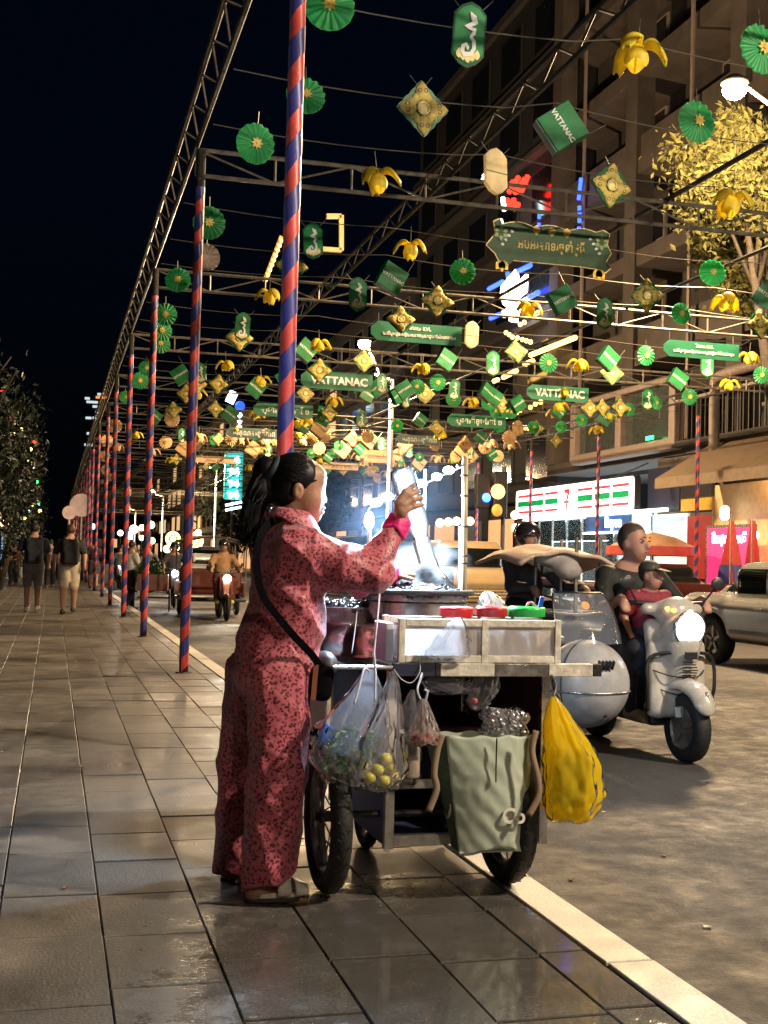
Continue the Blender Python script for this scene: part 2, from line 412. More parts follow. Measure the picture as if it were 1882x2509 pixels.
# ================================================================== LIGHTS OF THE STREET
SOD = (1.0, .75, .49)
STEEL = M('galvanised steel', (.34, .31, .26), .42, .7, var=.3, scale=18, rvar=.12)
DARKST = M('dark steel', (.06, .055, .05), .5, .5, var=.3, scale=18)
LEDT = M('led tube white', (1, .95, .85), emit=9., ecol=(1., .88, .68))
SODE = M('street lamp glow', (1, .8, .5), emit=260., ecol=(1., .70, .34))
def street_lamp(base, h, bulbpos, label, power, led=True, soft=.16, col=(1.0, .68, .37)):
    t = thing('street_lamp', label, 'street lamp', base, group='lamp posts along the median')
    b = Vector(bulbpos)-Vector(base)
    obj('post', join(tube([(0, 0, 0), (0, 0, h)], [.09, .06], 10)), STEEL, t, smooth=True)
    obj('post_base', lathe([(.16, 0), (.16, .05), (.11, .12), (.1, .3), (1e-3, .3)], 12), DARKST, t)
    obj('arm', tube([(0, 0, h-.15), (b.x*.45, b.y*.45, h+.12), (b.x, b.y, b.z+.12)], .035, 8), STEEL, t, smooth=True)
    if led:
        tb = []
        for k in range(int(h/.42)-5): tb.append(box((-.075, -.075, 1.9+k*.42), (.05, .05, .38)))
        obj('led_strip', join(*tb), LEDT, t)
        obj('arm_led', bar((b.x*.12, b.y*.12-.03, h+.0), (b.x*.62, b.y*.62-.03, h+.1), .05, .05), LEDT, t)
    obj('lamp_head', xf(lathe([(1e-3, .14), (.1, .13), (.2, .06), (.22, 0), (.2, -.01)], 14), T(b+Vector((0, 0, .03)))), DARKST, t, smooth=True)
    bl = obj('bulb', ball(b+Vector((0, 0, -.06)), (.19, .19, .16)), SODE, t, smooth=True)
    SODE.cycles.emission_sampling = 'NONE'
    lp = lamp('lamp_light', 'POINT', (b.x, b.y, b.z-.26-soft), power, col, t, soft)
    return t
L2 = atY(893, 838, 36.)
street_lamp((9.9, 36.2, ROADZ), 6.9, L2, 'street lamp on a post wrapped in white light strips, glaring mid-street', 9500)
L1 = atY(1800, 210, 17.0)
street_lamp((L1.x+1.9, 17.6, ROADZ), L1.z-.2, L1, 'bright street lamp glaring at the upper right above the leafy tree', 11000, led=False, soft=.55)
street_lamp((9.9, 78, ROADZ), 6.9, (8.7, 77.6, 7.3), 'second light-wrapped lamp post down the street, beside the cyan sign', 3500)
street_lamp((9.9, 117, ROADZ), 6.9, (8.7, 116.6, 7.3), 'third light-wrapped lamp post, with a lit bent arm, far down the street', 3000)
street_lamp((9.9, 157, ROADZ), 6.9, (8.7, 156.6, 7.3), 'farthest light-wrapped lamp post down the street', 2500)
street_lamp((9.4, .8, ROADZ), 7.2, (8.0, .5, 7.6), 'street lamp beside the camera on the median, out of view', 6000, led=False, soft=.2, col=(1., .83, .62))
street_lamp((3.4, -8., ROADZ), 7.2, (2.6, -7.4, 7.6), 'street lamp behind the camera at the kerb, out of view', 900, led=False, soft=.2, col=(1., .83, .62))

# ================================================================== CANOPY
BX = [1.30, 4.1, 6.75, 9.0, 15.5]
TY = [7.15+5.6*k for k in range(22)]
ZB, ZT = 5.18, 5.45
PIPE = M('weathered pipe', (.15, .13, .10), .5, .45, var=.35, scale=9, rvar=.15)
PIPED = M('dark pipe', (.05, .047, .045), .45, .4, var=.3, scale=9)
def ladder(a, b, h, n_, r, mt, name, label, group, zig=True):
    """flat truss between a and b (top chord), h tall"""
    a, b = Vector(a), Vector(b); dn = Vector((0, 0, -h))
    t = thing(name, label, 'truss', a, group=group); b = b-a; o = Vector((0, 0, 0))
    obj('chord', rod(o, b, r, 6), mt, t); obj('chord', rod(dn, b+dn, r, 6), mt, t)
    g = []
    for k in range(n_+1):
        p = b*(k/n_); g.append(rod(p, p+dn, r*.6, 5))
        if k < n_:
            q = b*((k+1)/n_); g.append(rod(p+(dn if k % 2 else o), q+(o if k % 2 else dn), r*.5, 5))
    obj('web_strut', join(*g), mt, t, kind='stuff'); return t
ORD = ['nearest', 'second', 'third', 'fourth', 'fifth', 'sixth', 'seventh', 'eighth', 'ninth', 'tenth', 'eleventh', 'twelfth', 'thirteenth', 'fourteenth', 'fifteenth', 'sixteenth', 'seventeenth', 'eighteenth', 'nineteenth']
for t_, tw_ in (('twentieth', 'twenty'), ('thirtieth', 'thirty'), ('fortieth', 'forty'), ('fiftieth', 'fifty'), ('sixtieth', 'sixty')):
    ORD += [t_]+[tw_+'-'+x_ for x_ in ('first', 'second', 'third', 'fourth', 'fifth', 'sixth', 'seventh', 'eighth', 'ninth')]
for k, y in enumerate(TY):
    if y < 150:
        near_ = k < 8
        lab = ('%s flat pipe truss spanning the street overhead, at the %s striped pole' % (ORD[k], ORD[k])) if k < 9 else '%s flat pipe truss spanning the street overhead, counted from the camera' % ORD[k]
        ladder((1.30, y, ZT), (15.5, y, ZT), ZT-ZB, 17 if near_ else 9, .024, PIPE if k % 3 else PIPED if k > 4 else PIPE, 'cross_truss', lab, 'pipe trusses spanning the street')
names = ['long lattice beam on top of the left striped poles', 'second long lattice beam from the left, over the vendor cart', 'third long beam, dark pipe over the scooter lane', 'fourth long beam, thin dark pipe over the lane line', 'long lattice beam on top of the striped poles in front of the shops']
for i, x in enumerate(BX):
    t = thing('long_beam', names[i], 'beam', (x, 0, 0), group='beams running along the street')
    y0, y1 = 3.0, 128.
    mt = PIPE if i == 0 else PIPED
    r = .03 if i in (0,) else .028
    obj('chord', rod((0, y0, ZT+.04), (0, y1, ZT+.04), r, 6), mt, t)
    if i in (0, 4, 1):
        obj('chord', rod((.0 if i else -.12, y0, ZT+.27), (0 if i else -.12, y1, ZT+.27), r, 6), mt if i == 0 else PIPED, t)
        g = []; dx = -.12 if i == 0 else 0
        for k in range(int((y1-y0)/.8)):
            ya = y0+k*.8; g.append(rod((0, ya, ZT+.04), (dx, ya+.4, ZT+.27), .013, 4)); g.append(rod((dx, ya+.4, ZT+.27), (0, ya+.8, ZT+.04), .013, 4))
        obj('web_strut', join(*g), mt, t, kind='stuff')
# wires
WIRE = M('wire', (.16, .14, .11), .5, .5)
wy = []
for y in TY:
    wy += [y-4.2, y-2.8, y-1.4]
wy = [y for y in wy if 5.5 < y < 110]
def sag(a, b, s, n_=14): return [Vector(a).lerp(Vector(b), i/n_)-Vector((0, 0, s*4*(i/n_)*(1-i/n_))) for i in range(n_+1)]
for k, y in enumerate(wy):
    g = []
    xs = [1.3]+BX[1:]
    pts = []
    for a, b in zip(xs[:-1], xs[1:]): pts += sag((a, y+rr.uniform(-.15, .15), ZB+.06), (b, y+rr.uniform(-.15, .15), ZB+.06), .03+.012*(b-a), 7)[:-1]
    pts.append(Vector((15.5, y, ZB+.06)))
    obj('overhead_wire', tube(pts, .0055 if y < 40 else .010, 4), WIRE, label=('%s thin wire strung across the street overhead' % ORD[k]) if k < 9 else '%s thin wire strung across the street overhead, counted from the camera' % ORD[k], cat='wire', group='wires across the street')
# striped poles
RED = M('red satin ribbon', (.52, .045, .03), .42, var=.25, scale=10, sheen=.2)
BLUE = M('blue satin ribbon', (.028, .025, .16), .42, var=.25, scale=10, sheen=.2)
def ribbon(r, h, turns, ph, frac, wob):
    n_ = int(turns*14); V, F = [], []; rw = random.Random(int(ph*100))
    tw = h/turns
    for i in range(n_+1):
        a = 2*math.pi*(i/14)+ph; zc = i/14*tw
        e = wob*math.sin(i*.9+ph)+rw.uniform(-wob, wob)*.5
        for s in (0, 1):
            z = min(max(zc+(s*frac)*tw+e*tw, 0), h); V.append((r*math.cos(a), r*math.sin(a), z))
    for i in range(n_): F.append((2*i, 2*i+2, 2*i+3, 2*i+1))
    return vf(V, F)
POLEH = 5.05
def make_pole(label, group):
    t = thing('striped_pole', label, 'pole', group=group)
    obj('post', tube([(0, 0, 0), (0, 0, 5.45)], .047, 12), DARKST, t, smooth=True)
    obj('red_ribbon', ribbon(.0495, POLEH, 16., 0., .56, .03), RED, t, smooth=True)
    obj('blue_ribbon', ribbon(.0508, POLEH, 16., math.pi, .52, .03), BLUE, t, smooth=True)
    obj('foot_plate', lathe([(.001, .012), (.08, .012), (.085, 0)], 10), DARKST, t)
    return t
pl_labels = ['nearest red and blue striped pole, standing behind the vendor', 'red and blue striped pole with its foot just left of the vendor',
             'third striped pole along the kerb, beside the pink trike cart', 'fourth striped pole along the kerb, base on wet slabs', 'fifth striped pole along the kerb', 'sixth striped pole along the kerb',
             'seventh striped pole along the kerb']
P0 = None
for k, y in enumerate(TY[:21]):
    lab = pl_labels[k] if k < len(pl_labels) else '%s striped pole along the kerb, counted from the vendor' % ORD[k]
    jx = rr.uniform(-.03, .03) if k > 1 else 0
    if P0 is None: P0 = make_pole(lab, 'striped poles along the kerb'); P0.location = (1.305, y, 0)
    else: dup(P0, (1.34+jx, y, 0), (rr.uniform(-.004, .004), rr.uniform(-.006, .006), rr.uniform(0, 6)), lab)
for k, (x, y) in enumerate([(15.5, 33.3), (15.5, 38.6), (15.5, 44), (15.5, 55), (15.5, 62), (15.5, 27.5)]):
    o = dup(P0, (x, y, ROADZ+.1), (0, 0, k*1.3), ['striped pole in front of the lit shop sign, right-hand of two', 'striped pole in front of the lit shop sign, left-hand of two', 'striped pole beside the cart post, third along the far kerb', 'striped pole far off between cart lights, fourth along the far kerb', 'striped pole farthest along the far kerb', 'striped pole across the street behind the riders'][k])
    o['group'] = 'striped poles in front of the shops'

# ================================================================== HANGING DECORATIONS
GRN = M('printed green', (.045, .36, .12), .45, trl=.5, island=.22, var=.2, scale=5)
GRND = M('deep green', (.015, .17, .07), .4, trl=.5, island=.22, var=.2, scale=5)
GRNP = M('pale leaf green', (.30, .36, .20), .55)
GOLD = M('printed gold', (.88, .70, .20), .5, trl=.5, island=.22, var=.15, scale=9)
GOLDL = M('pale gold', (.92, .78, .34), .5, trl=.22)
WHT = M('white print', (.85, .85, .8), .5, trl=.2, var=.05)
YEL = M('yellow foam petal', (.88, .72, .06), .5, trl=.5, island=.22, var=.2, scale=9)
LAMPTAN = M('lamplit tan', (.50, .33, .16), .55, var=.2, scale=7)  # orange street light put into the colour of green ornaments
LAMPTAND = M('lamplit tan edge', (.42, .2, .07), .6)
TEXD = M('dark print', (.10, .05, .02), .6)
PALEB = M('bare paper lantern back', (.8, .72, .5), .6, trl=.6)
CORD = WIRE
HZ = 4.95
def cordg(top, z=.0, x=0.): return rod((x, 0, top), (x, 0, ZB+.04-HZ), .004, 4)
def disc_geo(r):
    n_ = 96; V = [(0, -.012, 0)]; rings = 5
    for i in range(1, rings+1):
        for k in range(n_):
            a = 2*math.pi*k/n_; rad = r*i/rings*(1+.045*abs(math.sin(a*8))*(i == rings)); rib = .010*(i/rings)*math.cos(a*16)
            V.append((rad*math.cos(a), -.012+rib+.02*(i/rings)**2, rad*math.sin(a)))
    F = [(0, 1+(k+1) % n_, 1+k) for k in range(n_)]
    for i in range(rings-1):
        for k in range(n_): F.append((1+i*n_+k, 1+i*n_+(k+1) % n_, 1+(i+1)*n_+(k+1) % n_, 1+(i+1)*n_+k))
    g = vf(V, F); b = (g[0]+np.array([0, .012, 0]), [q[::-1] for q in g[1]]); return join(g, b)
def petal(l, wd, y=-.03, n_=7):
    P = [(wd*math.sin(math.pi*(i/n_)**.8), l*i/n_) for i in range(n_+1)]
    return prism(P+[(-x, z) for x, z in P[::-1][1:-1]], .008, y)
def rotY(g, a): return xf(g, T(rot=(0, a, 0)))
def mk_disc(tan=False):
    t = thing('leaf_disc', 'x', 'hanging decoration', group='hanging leaf discs')
    obj('leaf', disc_geo(.165), LAMPTAN if tan else GRN, t, smooth=True)
    obj('flower_centre', join(*[rotY(petal(.055, .011, -.03), k*math.pi/4) for k in range(8)], ball((0, -.024, 0), .014, 8, 6)), LAMPTAND if tan else GOLD, t)
    obj('cord', cordg(.16), CORD, t); return t
def glyph():
    c = [(-.005, .155), (.02, .12), (.035, .085), (.0, .06), (-.04, .05), (-.01, .04), (.035, .03), (.03, .005), (.01, -.02), (.035, -.05), (.04, -.10), (.02, -.14), (-.03, -.15), (-.045, -.125), (-.04, -.09), (-.02, -.075), (-.005, -.10), (-.005, -.115)]
    wd = [.002, .022, .02, .016, .004, .008, .016, .014, .012, .013, .014, .016, .018, .016, .014, .013, .01, .004]
    V, F = [], []
    for i, (x, z) in enumerate(c):
        a = c[max(i-1, 0)]; b = c[min(i+1, len(c)-1)]; d = Vector((b[0]-a[0], b[1]-a[1])).normalized(); nrm = (-d.y, d.x)
        for s in (-1, 1):
            for y in (-.022, -.014): V.append((x+nrm[0]*wd[i]*s, y, z+nrm[1]*wd[i]*s))
    for i in range(len(c)-1):
        k = 4*i; F += [(k, k+2, k+6, k+4), (k+1, k+5, k+7, k+3), (k, k+4, k+5, k+1), (k+2, k+3, k+7, k+6)]
    return vf(V, F)
def hexo(s, lo=-.235, hi=.235):
    W_, sh = .12*s, .07*s
    return [(0, hi*s), (W_*.55, hi*s-.03*s), (W_, hi*s-sh-.02*s), (W_, lo*s+sh+.02*s), (W_*.55, lo*s+.03*s), (0, lo*s), (-W_*.55, lo*s+.03*s), (-W_, lo*s+sh+.02*s), (-W_, hi*s-sh-.02*s), (-W_*.55, hi*s-.03*s)]
def mk_lantern(back=False):
    t = thing('hexagon_plaque', 'x', 'hanging decoration', group='hanging hexagon plaques')
    if back:
        obj('panel', prism(hexo(1.), .05, -.02), PALEB, t, bevel=.006)
        obj('seam', box((0, -.022, -.02), (.235, .004, .008)), GRND, t)
    else:
        obj('panel', prism(hexo(1.), .02, -.006), GRND, t); obj('inner_panel', prism(hexo(.9), .004, -.0105), GRN, t)
        obj('gold_foot', join(*[xf(petal(.075, .022, -.018), T((x, 0, -.205+abs(x)*.4))) for x in (-.066, -.033, 0, .033, .066)]), GOLDL, t)
        obj('emblem', glyph(), WHT, t)
    for s in (-1, 1): obj('cord', rod((s*.09, 0, .19), (s*.16, 0, ZB+.04-HZ), .004, 4), CORD, t)
    return t
def mk_diamond(tan=False):
    t = thing('flower_diamond', 'x', 'hanging decoration', group='hanging flower diamonds')
    edge = []
    for q in range(4):
        a0, a1 = q*math.pi/2, (q+1)*math.pi/2; p0 = Vector((math.sin(a0), math.cos(a0)))*.235; p1 = Vector((math.sin(a1), math.cos(a1)))*.235
        for i in range(8):
            f = i/8; pt = p0.lerp(p1, f); nr = pt.normalized(); b = .008*abs(math.sin(math.pi*4*f)); edge.append((pt.x+nr.x*b, pt.y+nr.y*b))
    obj('plate', prism(edge[::-1], .014, -.004), LAMPTAND if tan else GRND, t)
    for q in range(4):
        g = []
        big = ball((0, -.008, .130), (.064, .022, .072), 12, 8); tip = xf(petal(.10, .042, -.018), T((0, 0, .125)))
        sides = [ball((s*.056, -.006, .088), (.036, .016, .040), 10, 6) for s in (-1, 1)]
        p = obj('petal', rotY(join(big, tip, *sides), q*math.pi/2), LAMPTAN if tan else GOLD, t, smooth=True)
        obj('petal_notch', rotY(join(*[xf(torus(.016, .0035, 12, 5, 'Y'), T((s*.026, -.027, .145))) for s in (-1, 1)]), q*math.pi/2), LAMPTAND if tan else TEXD, p)
    obj('rosette', join(xf(torus(.05, .008, 20, 6, 'Y'), T((0, -.02, 0))), ball((0, -.006, 0), (.048, .02, .048), 14, 8)), LAMPTAN if tan else GOLDL, t, smooth=True)
    for s in (-1, 1): obj('cord', rod((s*.04, 0, .2), (s*.1, 0, ZB+.04-HZ), .004, 4), CORD, t)
    return t
def mk_flower(tan=False):
    t = thing('foam_flower', 'x', 'hanging decoration', group='hanging yellow flowers'); Y_ = LAMPTAN if tan else YEL
    def cup(u, v):
        a = (u-.5)*2.3; r = .092*math.sin(.35+v*1.75); return (math.sin(a)*r, -math.cos(a)*r, .06-.17*v+.02*math.cos(a*3)*v)
    def cup3(rz): return xf(sheet(cup, 11, 8), T(rot=(0, 0, rz)))
    for k in range(3): obj('inner_petal', cup3(k*2.094+.3), Y_, t, smooth=True)
    def outer(u, v):
        wd = .07*math.sin(.35+min(v*2.4, 2.4)); x = .04+.17*v; z = .055+.05*math.sin(v*math.pi*.9)-.13*v*v*1.1
        return (x-.01*abs(u-.5), (u-.5)*2*wd, z-.035*(2*u-1)**2)
    for k, a in enumerate((.15, 2.5, 4.6)): 
        o = obj('outer_petal', xf(sheet(outer, 9, 11), T(rot=(0, 0, a))), Y_, t, smooth=True); s_ = o.modifiers.new('thick', 'SOLIDIFY'); s_.thickness = .016
    obj('stalk', rod((0, 0, .04), (0, 0, ZB+.04-HZ), .005, 5), CORD, t); return t
VATT = textmesh('VATTANAC', .062, .003, .0020)
def mk_box(tan=False):
    t = thing('gift_box', 'x', 'hanging decoration', group='hanging boxes')
    obj('box_body', box((0, 0, 0), (.34, .13, .34)), LAMPTAN if tan else GRND, t, bevel=.004)
    obj('face_panel', box((0, -.067, 0), (.325, .006, .325)), LAMPTAN if tan else GRN, t)
    obj('pale_side', box((0, .0, -.172), (.325, .118, .006)), LAMPTAND if tan else M('cream side', (.72, .72, .62), .5, trl=.5), t)
    obj('lettering', xf(VATT, T((0, -.073, .0))), TEXD if tan else WHT, t)
    obj('cord', rod((-.15, 0, .16), (-.15, 0, .16), .004, 4) if 0 else rod((.16, 0, .16), (.17, .0, .36), .004, 4), CORD, t); return t
KIND = {'d': (mk_disc, 'green scalloped leaf disc', 0.), 'l': (mk_lantern, 'green hexagon plaque with white emblem', 0.), 'b': (lambda: mk_lantern(True), 'blank cream back of a hexagon plaque', 0.),
        'k': (mk_diamond, 'gold four-petalled diamond ornament', 0.), 'f': (mk_flower, 'yellow drooping flower ornament', 0.), 'x': (mk_box, 'tilted green box with white lettering', 0.)}
protos = {}
# kind, x, y in the photograph (display px x1.1344), where it is
DEC = [('d', 712, 12, 'cut by the top edge right of the nearest pole'), ('d', 553, 310, 'hanging alone left of the nearest pole'), ('d', 661, 205, 'half hidden behind the nearest striped pole'),
 ('d', 452, 481, 'at the top of the second pole'), ('d', 384, 604, 'touching the left of the second pole'), ('d', 358, 679, 'topmost of three beside the third pole'),
 ('d', 350, 714, 'middle of three beside the third pole'), ('d', 347, 742, 'lowest of three beside the third pole'), ('d', 317, 795, 'behind the third pole'), ('d', 303, 822, 'between third and fourth poles'),
 ('d', 1000, 586, 'in open sky left of the ornate banner'), ('d', 1540, 588, 'right of the ornate banner'), ('d', 1472, 677, 'below and right of the ornate banner'), ('d', 1396, 768, 'bluish, left of the long right banner'),
 ('d', 1507, 262, 'pale, just under the upper right lamp'), ('d', 1645, 105, 'pale, cut by the right edge above the lamp'), ('d', 946, 826, 'small, right of the lit lamp post'), ('d', 980, 862, 'small, second right of the lit post'),
 ('d', 1185, 784, 'below the neon logo'), ('d', 1490, 857, 'below the right-hand long banner'), ('d', 1418, 870, 'overlapping a small plaque over the shop'), ('d', 858, 920, 'tiny, left of the lit post'),
 ('d', 1213, 922, 'tiny, over the shop sign corner'), ('d', 1257, 907, 'tiny, on the far beam over the shop'), ('d', 1359, 884, 'small, right of the far diamond'), ('d', 1645, 810, 'cut by the right edge below the long banner'), ('d', 272, 858, 'tiny, beside the fifth pole'),
 ('l', 1013, 75, 'large, near the top edge'), ('l', 676, 520, 'just right of the nearest pole'), ('l', 773, 635, 'left of the dark tilted box'), ('l', 524, 705, 'above a diamond between two poles'), ('l', 433, 806, 'right of the second pole'),
 ('l', 1306, 677, 'under the ornate banner, right part'), ('l', 1065, 785, 'right of the small dark box'), ('l', 825, 828, 'at the right end of the lettered banner'), ('l', 1399, 862, 'over the shop by a green disc'), ('l', 1528, 788, 'below the middle of the long right banner'),
 ('l', 780, 905, 'tiny, right of the nearest pole'), ('l', 876, 862, 'tiny, behind the lit lamp post'),
 ('b', 1071, 370, 'glowing, left of the red neon sign'), ('b', 1019, 723, 'at the right end of the two-line banner'),
 ('k', 913, 235, 'largest, hanging in dark sky near the top'), ('k', 1320, 401, 'in front of the pale column, upper right'), ('k', 945, 651, 'above the two-line banner'), ('k', 1398, 638, 'right of the ornate banner, mid height'),
 ('k', 630, 575, 'half hidden behind the nearest pole'), ('k', 517, 730, 'under a plaque between two poles'), ('k', 1115, 760, 'below the neon logo'), ('k', 1641, 700, 'at the right edge'), ('k', 786, 780, 'right under the glaring middle lamp'),
 ('k', 660, 850, 'at the left end of the lettered banner'), ('k', 918, 851, 'right of the lit lamp post'), ('k', 1340, 880, 'over the shop near the far beam'), ('k', 375, 885, 'beside the second pole, low'), ('k', 1085, 874, 'overlapping a pale striped box'),
 ('k', 712, 892, 'small, above a box near the nearest pole'), ('k', 778, 908, 'small, right of a tiny plaque'), ('k', 943, 926, 'small, below the right leaf discs'), ('k', 1158, 925, 'small, above the traffic light'), ('k', 866, 690, 'peeking over the two-line banner'), ('k', 690, 800, 'peeking over the lettered banner'), ('k', 425, 830, 'behind the plaque by the second pole'), ('k', 1322, 806, 'small, under the open box'),
 ('f', 1376, 112, 'largest, with spread petals at the upper right'), ('f', 816, 385, 'on the first truss in the middle'), ('f', 887, 535, 'above the dark tilted box'), ('f', 582, 638, 'left of the nearest pole'), ('f', 1580, 435, 'in front of the lit leaves'),
 ('f', 1568, 650, 'right side below the lit leaves'), ('f', 1143, 665, 'beside the neon logo'), ('f', 488, 788, 'between second and nearest poles'), ('f', 690, 743, 'overlapping a box right of the nearest pole'), ('f', 912, 795, 'below the two-line banner'),
 ('f', 1250, 787, 'above the right lettered banner'), ('f', 1575, 829, 'below the long right banner'), ('f', 1618, 772, 'at the end of the long right banner'), ('f', 565, 822, 'overlapping a green box by the nearest pole'), ('f', 427, 850, 'low beside the second pole'), ('f', 722, 866, 'below the lettered banner'),
 ('f', 1020, 868, 'small, left of the right lettered banner'), ('f', 1217, 849, 'at the end of the right lettered banner'), ('f', 1210, 878, 'small, below the right lettered banner'), ('f', 555, 893, 'small, over a low green box'),
 ('x', 1212, 278, 'largest, with big lettering at the upper right'), ('x', 845, 602, 'dark, under the diagonal beam'), ('x', 1213, 648, 'dark, right of the neon logo'), ('x', 660, 757, 'right against the nearest pole'), ('x', 963, 777, 'dark, below the two-line banner'), ('x', 1313, 775, 'opened, above the right lettered banner'),
 ('x', 1463, 820, 'below the long right banner'), ('x', 1657, 640, 'cut by the right edge'), ('x', 553, 838, 'left of the nearest pole under a flower'), ('x', 793, 852, 'under the lettered banner'), ('x', 1068, 858, 'pale striped, left of the right lettered banner'), ('x', 700, 905, 'low, right of the nearest pole'), ('x', 497, 895, 'low, in front of the bright sign'),
 ('x', 908, 908, 'right of the lit lamp post'), ('x', 1205, 888, 'pale, below the right lettered banner'), ('x', 1040, 945, 'small, above the cart post')]
for (kd, x, y, hint) in DEC:
    fn, ph, _ = KIND[kd]
    p = atZ(x*1.1344, y*1.1344, HZ)
    rz = rr.uniform(-.25, .25); ry = 0.
    if kd == 'x': ry = rr.choice((.62, .62, -.62, .5)); rz = rr.uniform(-.5, .3); 
    if kd == 'x' and x == 1212: ry, rz = .95, -.25
    if kd == 'f': rz = rr.uniform(0, 6)
    if kd == 'k': ry = rr.uniform(-.06, .06)
    rot = (rr.uniform(-.2, .12), ry+rr.uniform(-.07, .07), rz)
    lab = ph+', '+hint
    if kd not in protos:
        o = protos[kd] = fn(); o.location = p; o.rotation_euler = rot; o['label'] = lab
    else: dup(protos[kd], p, rot, lab, (rr.uniform(.93, 1.08),)*3)
# pale reverse-side disc
pd = dup(protos['d'], atZ(446*1.1344, 556*1.1344, HZ), (0, 0, math.pi+.1), 'pale pinkish back of a scalloped leaf disc beside the second pole')
for c in kids(pd):
    if c.name.startswith('leaf'): c.data = c.data.copy(); c.data.materials[0] = M('pale leaf back', (.5, .38, .28), .55)
# distant ornaments, the orange lamp light on them painted in as tan
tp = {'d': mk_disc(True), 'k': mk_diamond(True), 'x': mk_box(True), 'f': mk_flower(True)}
tn = {'d': 'small lamp-tinted tan disc', 'k': 'small lamp-tinted tan diamond', 'x': 'small lamp-tinted tan box', 'f': 'small lamp-tinted tan flower'}
FAR = [('x', 398, 968), ('f', 430, 945), ('d', 248, 920), ('d', 232, 952), ('d', 226, 985), ('f', 252, 965), ('x', 548, 970), ('x', 425, 952), ('d', 358, 955), ('d', 372, 905), ('k', 598, 948), ('d', 500, 948), ('f', 520, 950), ('k', 575, 945), ('x', 740, 972), ('d', 795, 942), ('x', 796, 950), ('k', 762, 950), ('d', 860, 982), ('k', 1005, 960), ('x', 1000, 972), ('d', 1048, 966), ('d', 1100, 945), ('f', 1060, 958), ('d', 985, 985),
 ('f', 945, 990), ('d', 690, 968), ('d', 675, 945), ('f', 655, 952), ('d', 800, 1018), ('d', 815, 1032), ('f', 835, 1022), ('f', 790, 1000), ('k', 875, 962), ('x', 905, 1000), ('f', 775, 985), ('d', 940, 960), ('f', 1105, 960), ('k', 1020, 985), ('f', 860, 1045), ('d', 700, 940), ('x', 690, 925), ('d', 1075, 985), ('d', 228, 1015), ('d', 236, 1030), ('f', 222, 1040), ('f', 330, 975), ('d', 1120, 925)]
used = set()
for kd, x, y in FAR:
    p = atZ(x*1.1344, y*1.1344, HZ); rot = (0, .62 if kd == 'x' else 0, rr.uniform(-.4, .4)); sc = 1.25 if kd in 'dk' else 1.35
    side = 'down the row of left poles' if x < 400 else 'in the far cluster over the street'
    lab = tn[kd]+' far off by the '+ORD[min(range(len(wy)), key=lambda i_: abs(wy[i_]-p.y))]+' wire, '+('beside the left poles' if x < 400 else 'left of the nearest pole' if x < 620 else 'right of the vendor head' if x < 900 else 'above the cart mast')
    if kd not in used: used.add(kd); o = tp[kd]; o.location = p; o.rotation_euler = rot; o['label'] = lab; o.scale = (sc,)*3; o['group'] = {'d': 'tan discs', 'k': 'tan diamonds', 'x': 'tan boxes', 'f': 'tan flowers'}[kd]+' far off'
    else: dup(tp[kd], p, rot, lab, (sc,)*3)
# denser ornaments half way down the street
ex = random.Random(12); dn_ = {'d': 'green leaf disc', 'k': 'gold diamond', 'f': 'yellow flower', 'x': 'green box', 'l': 'green hexagon plaque'}
for k in range(84):
    kd = ex.choice('ddkkffxxl'); p = Vector((ex.uniform(2.0, 14.6), ex.choice([y_ for y_ in wy if 23 < y_ < 52]), HZ+ex.uniform(-.05, .05)))
    o = dup(protos[kd], p, (ex.uniform(-.2, .1), ex.choice((.62, -.6)) if kd == 'x' else ex.uniform(-.1, .1), ex.uniform(-.4, .4)), 'small '+dn_[kd]+' on the '+ORD[min(range(len(wy)), key=lambda i_: abs(wy[i_]-p.y))]+' wire, over the '+('left lane' if p.x < 5.5 else 'middle' if p.x < 9 else 'right lane' if p.x < 12.5 else 'shop-side edge'))
    o['group'] = 'ornaments half way down the street'
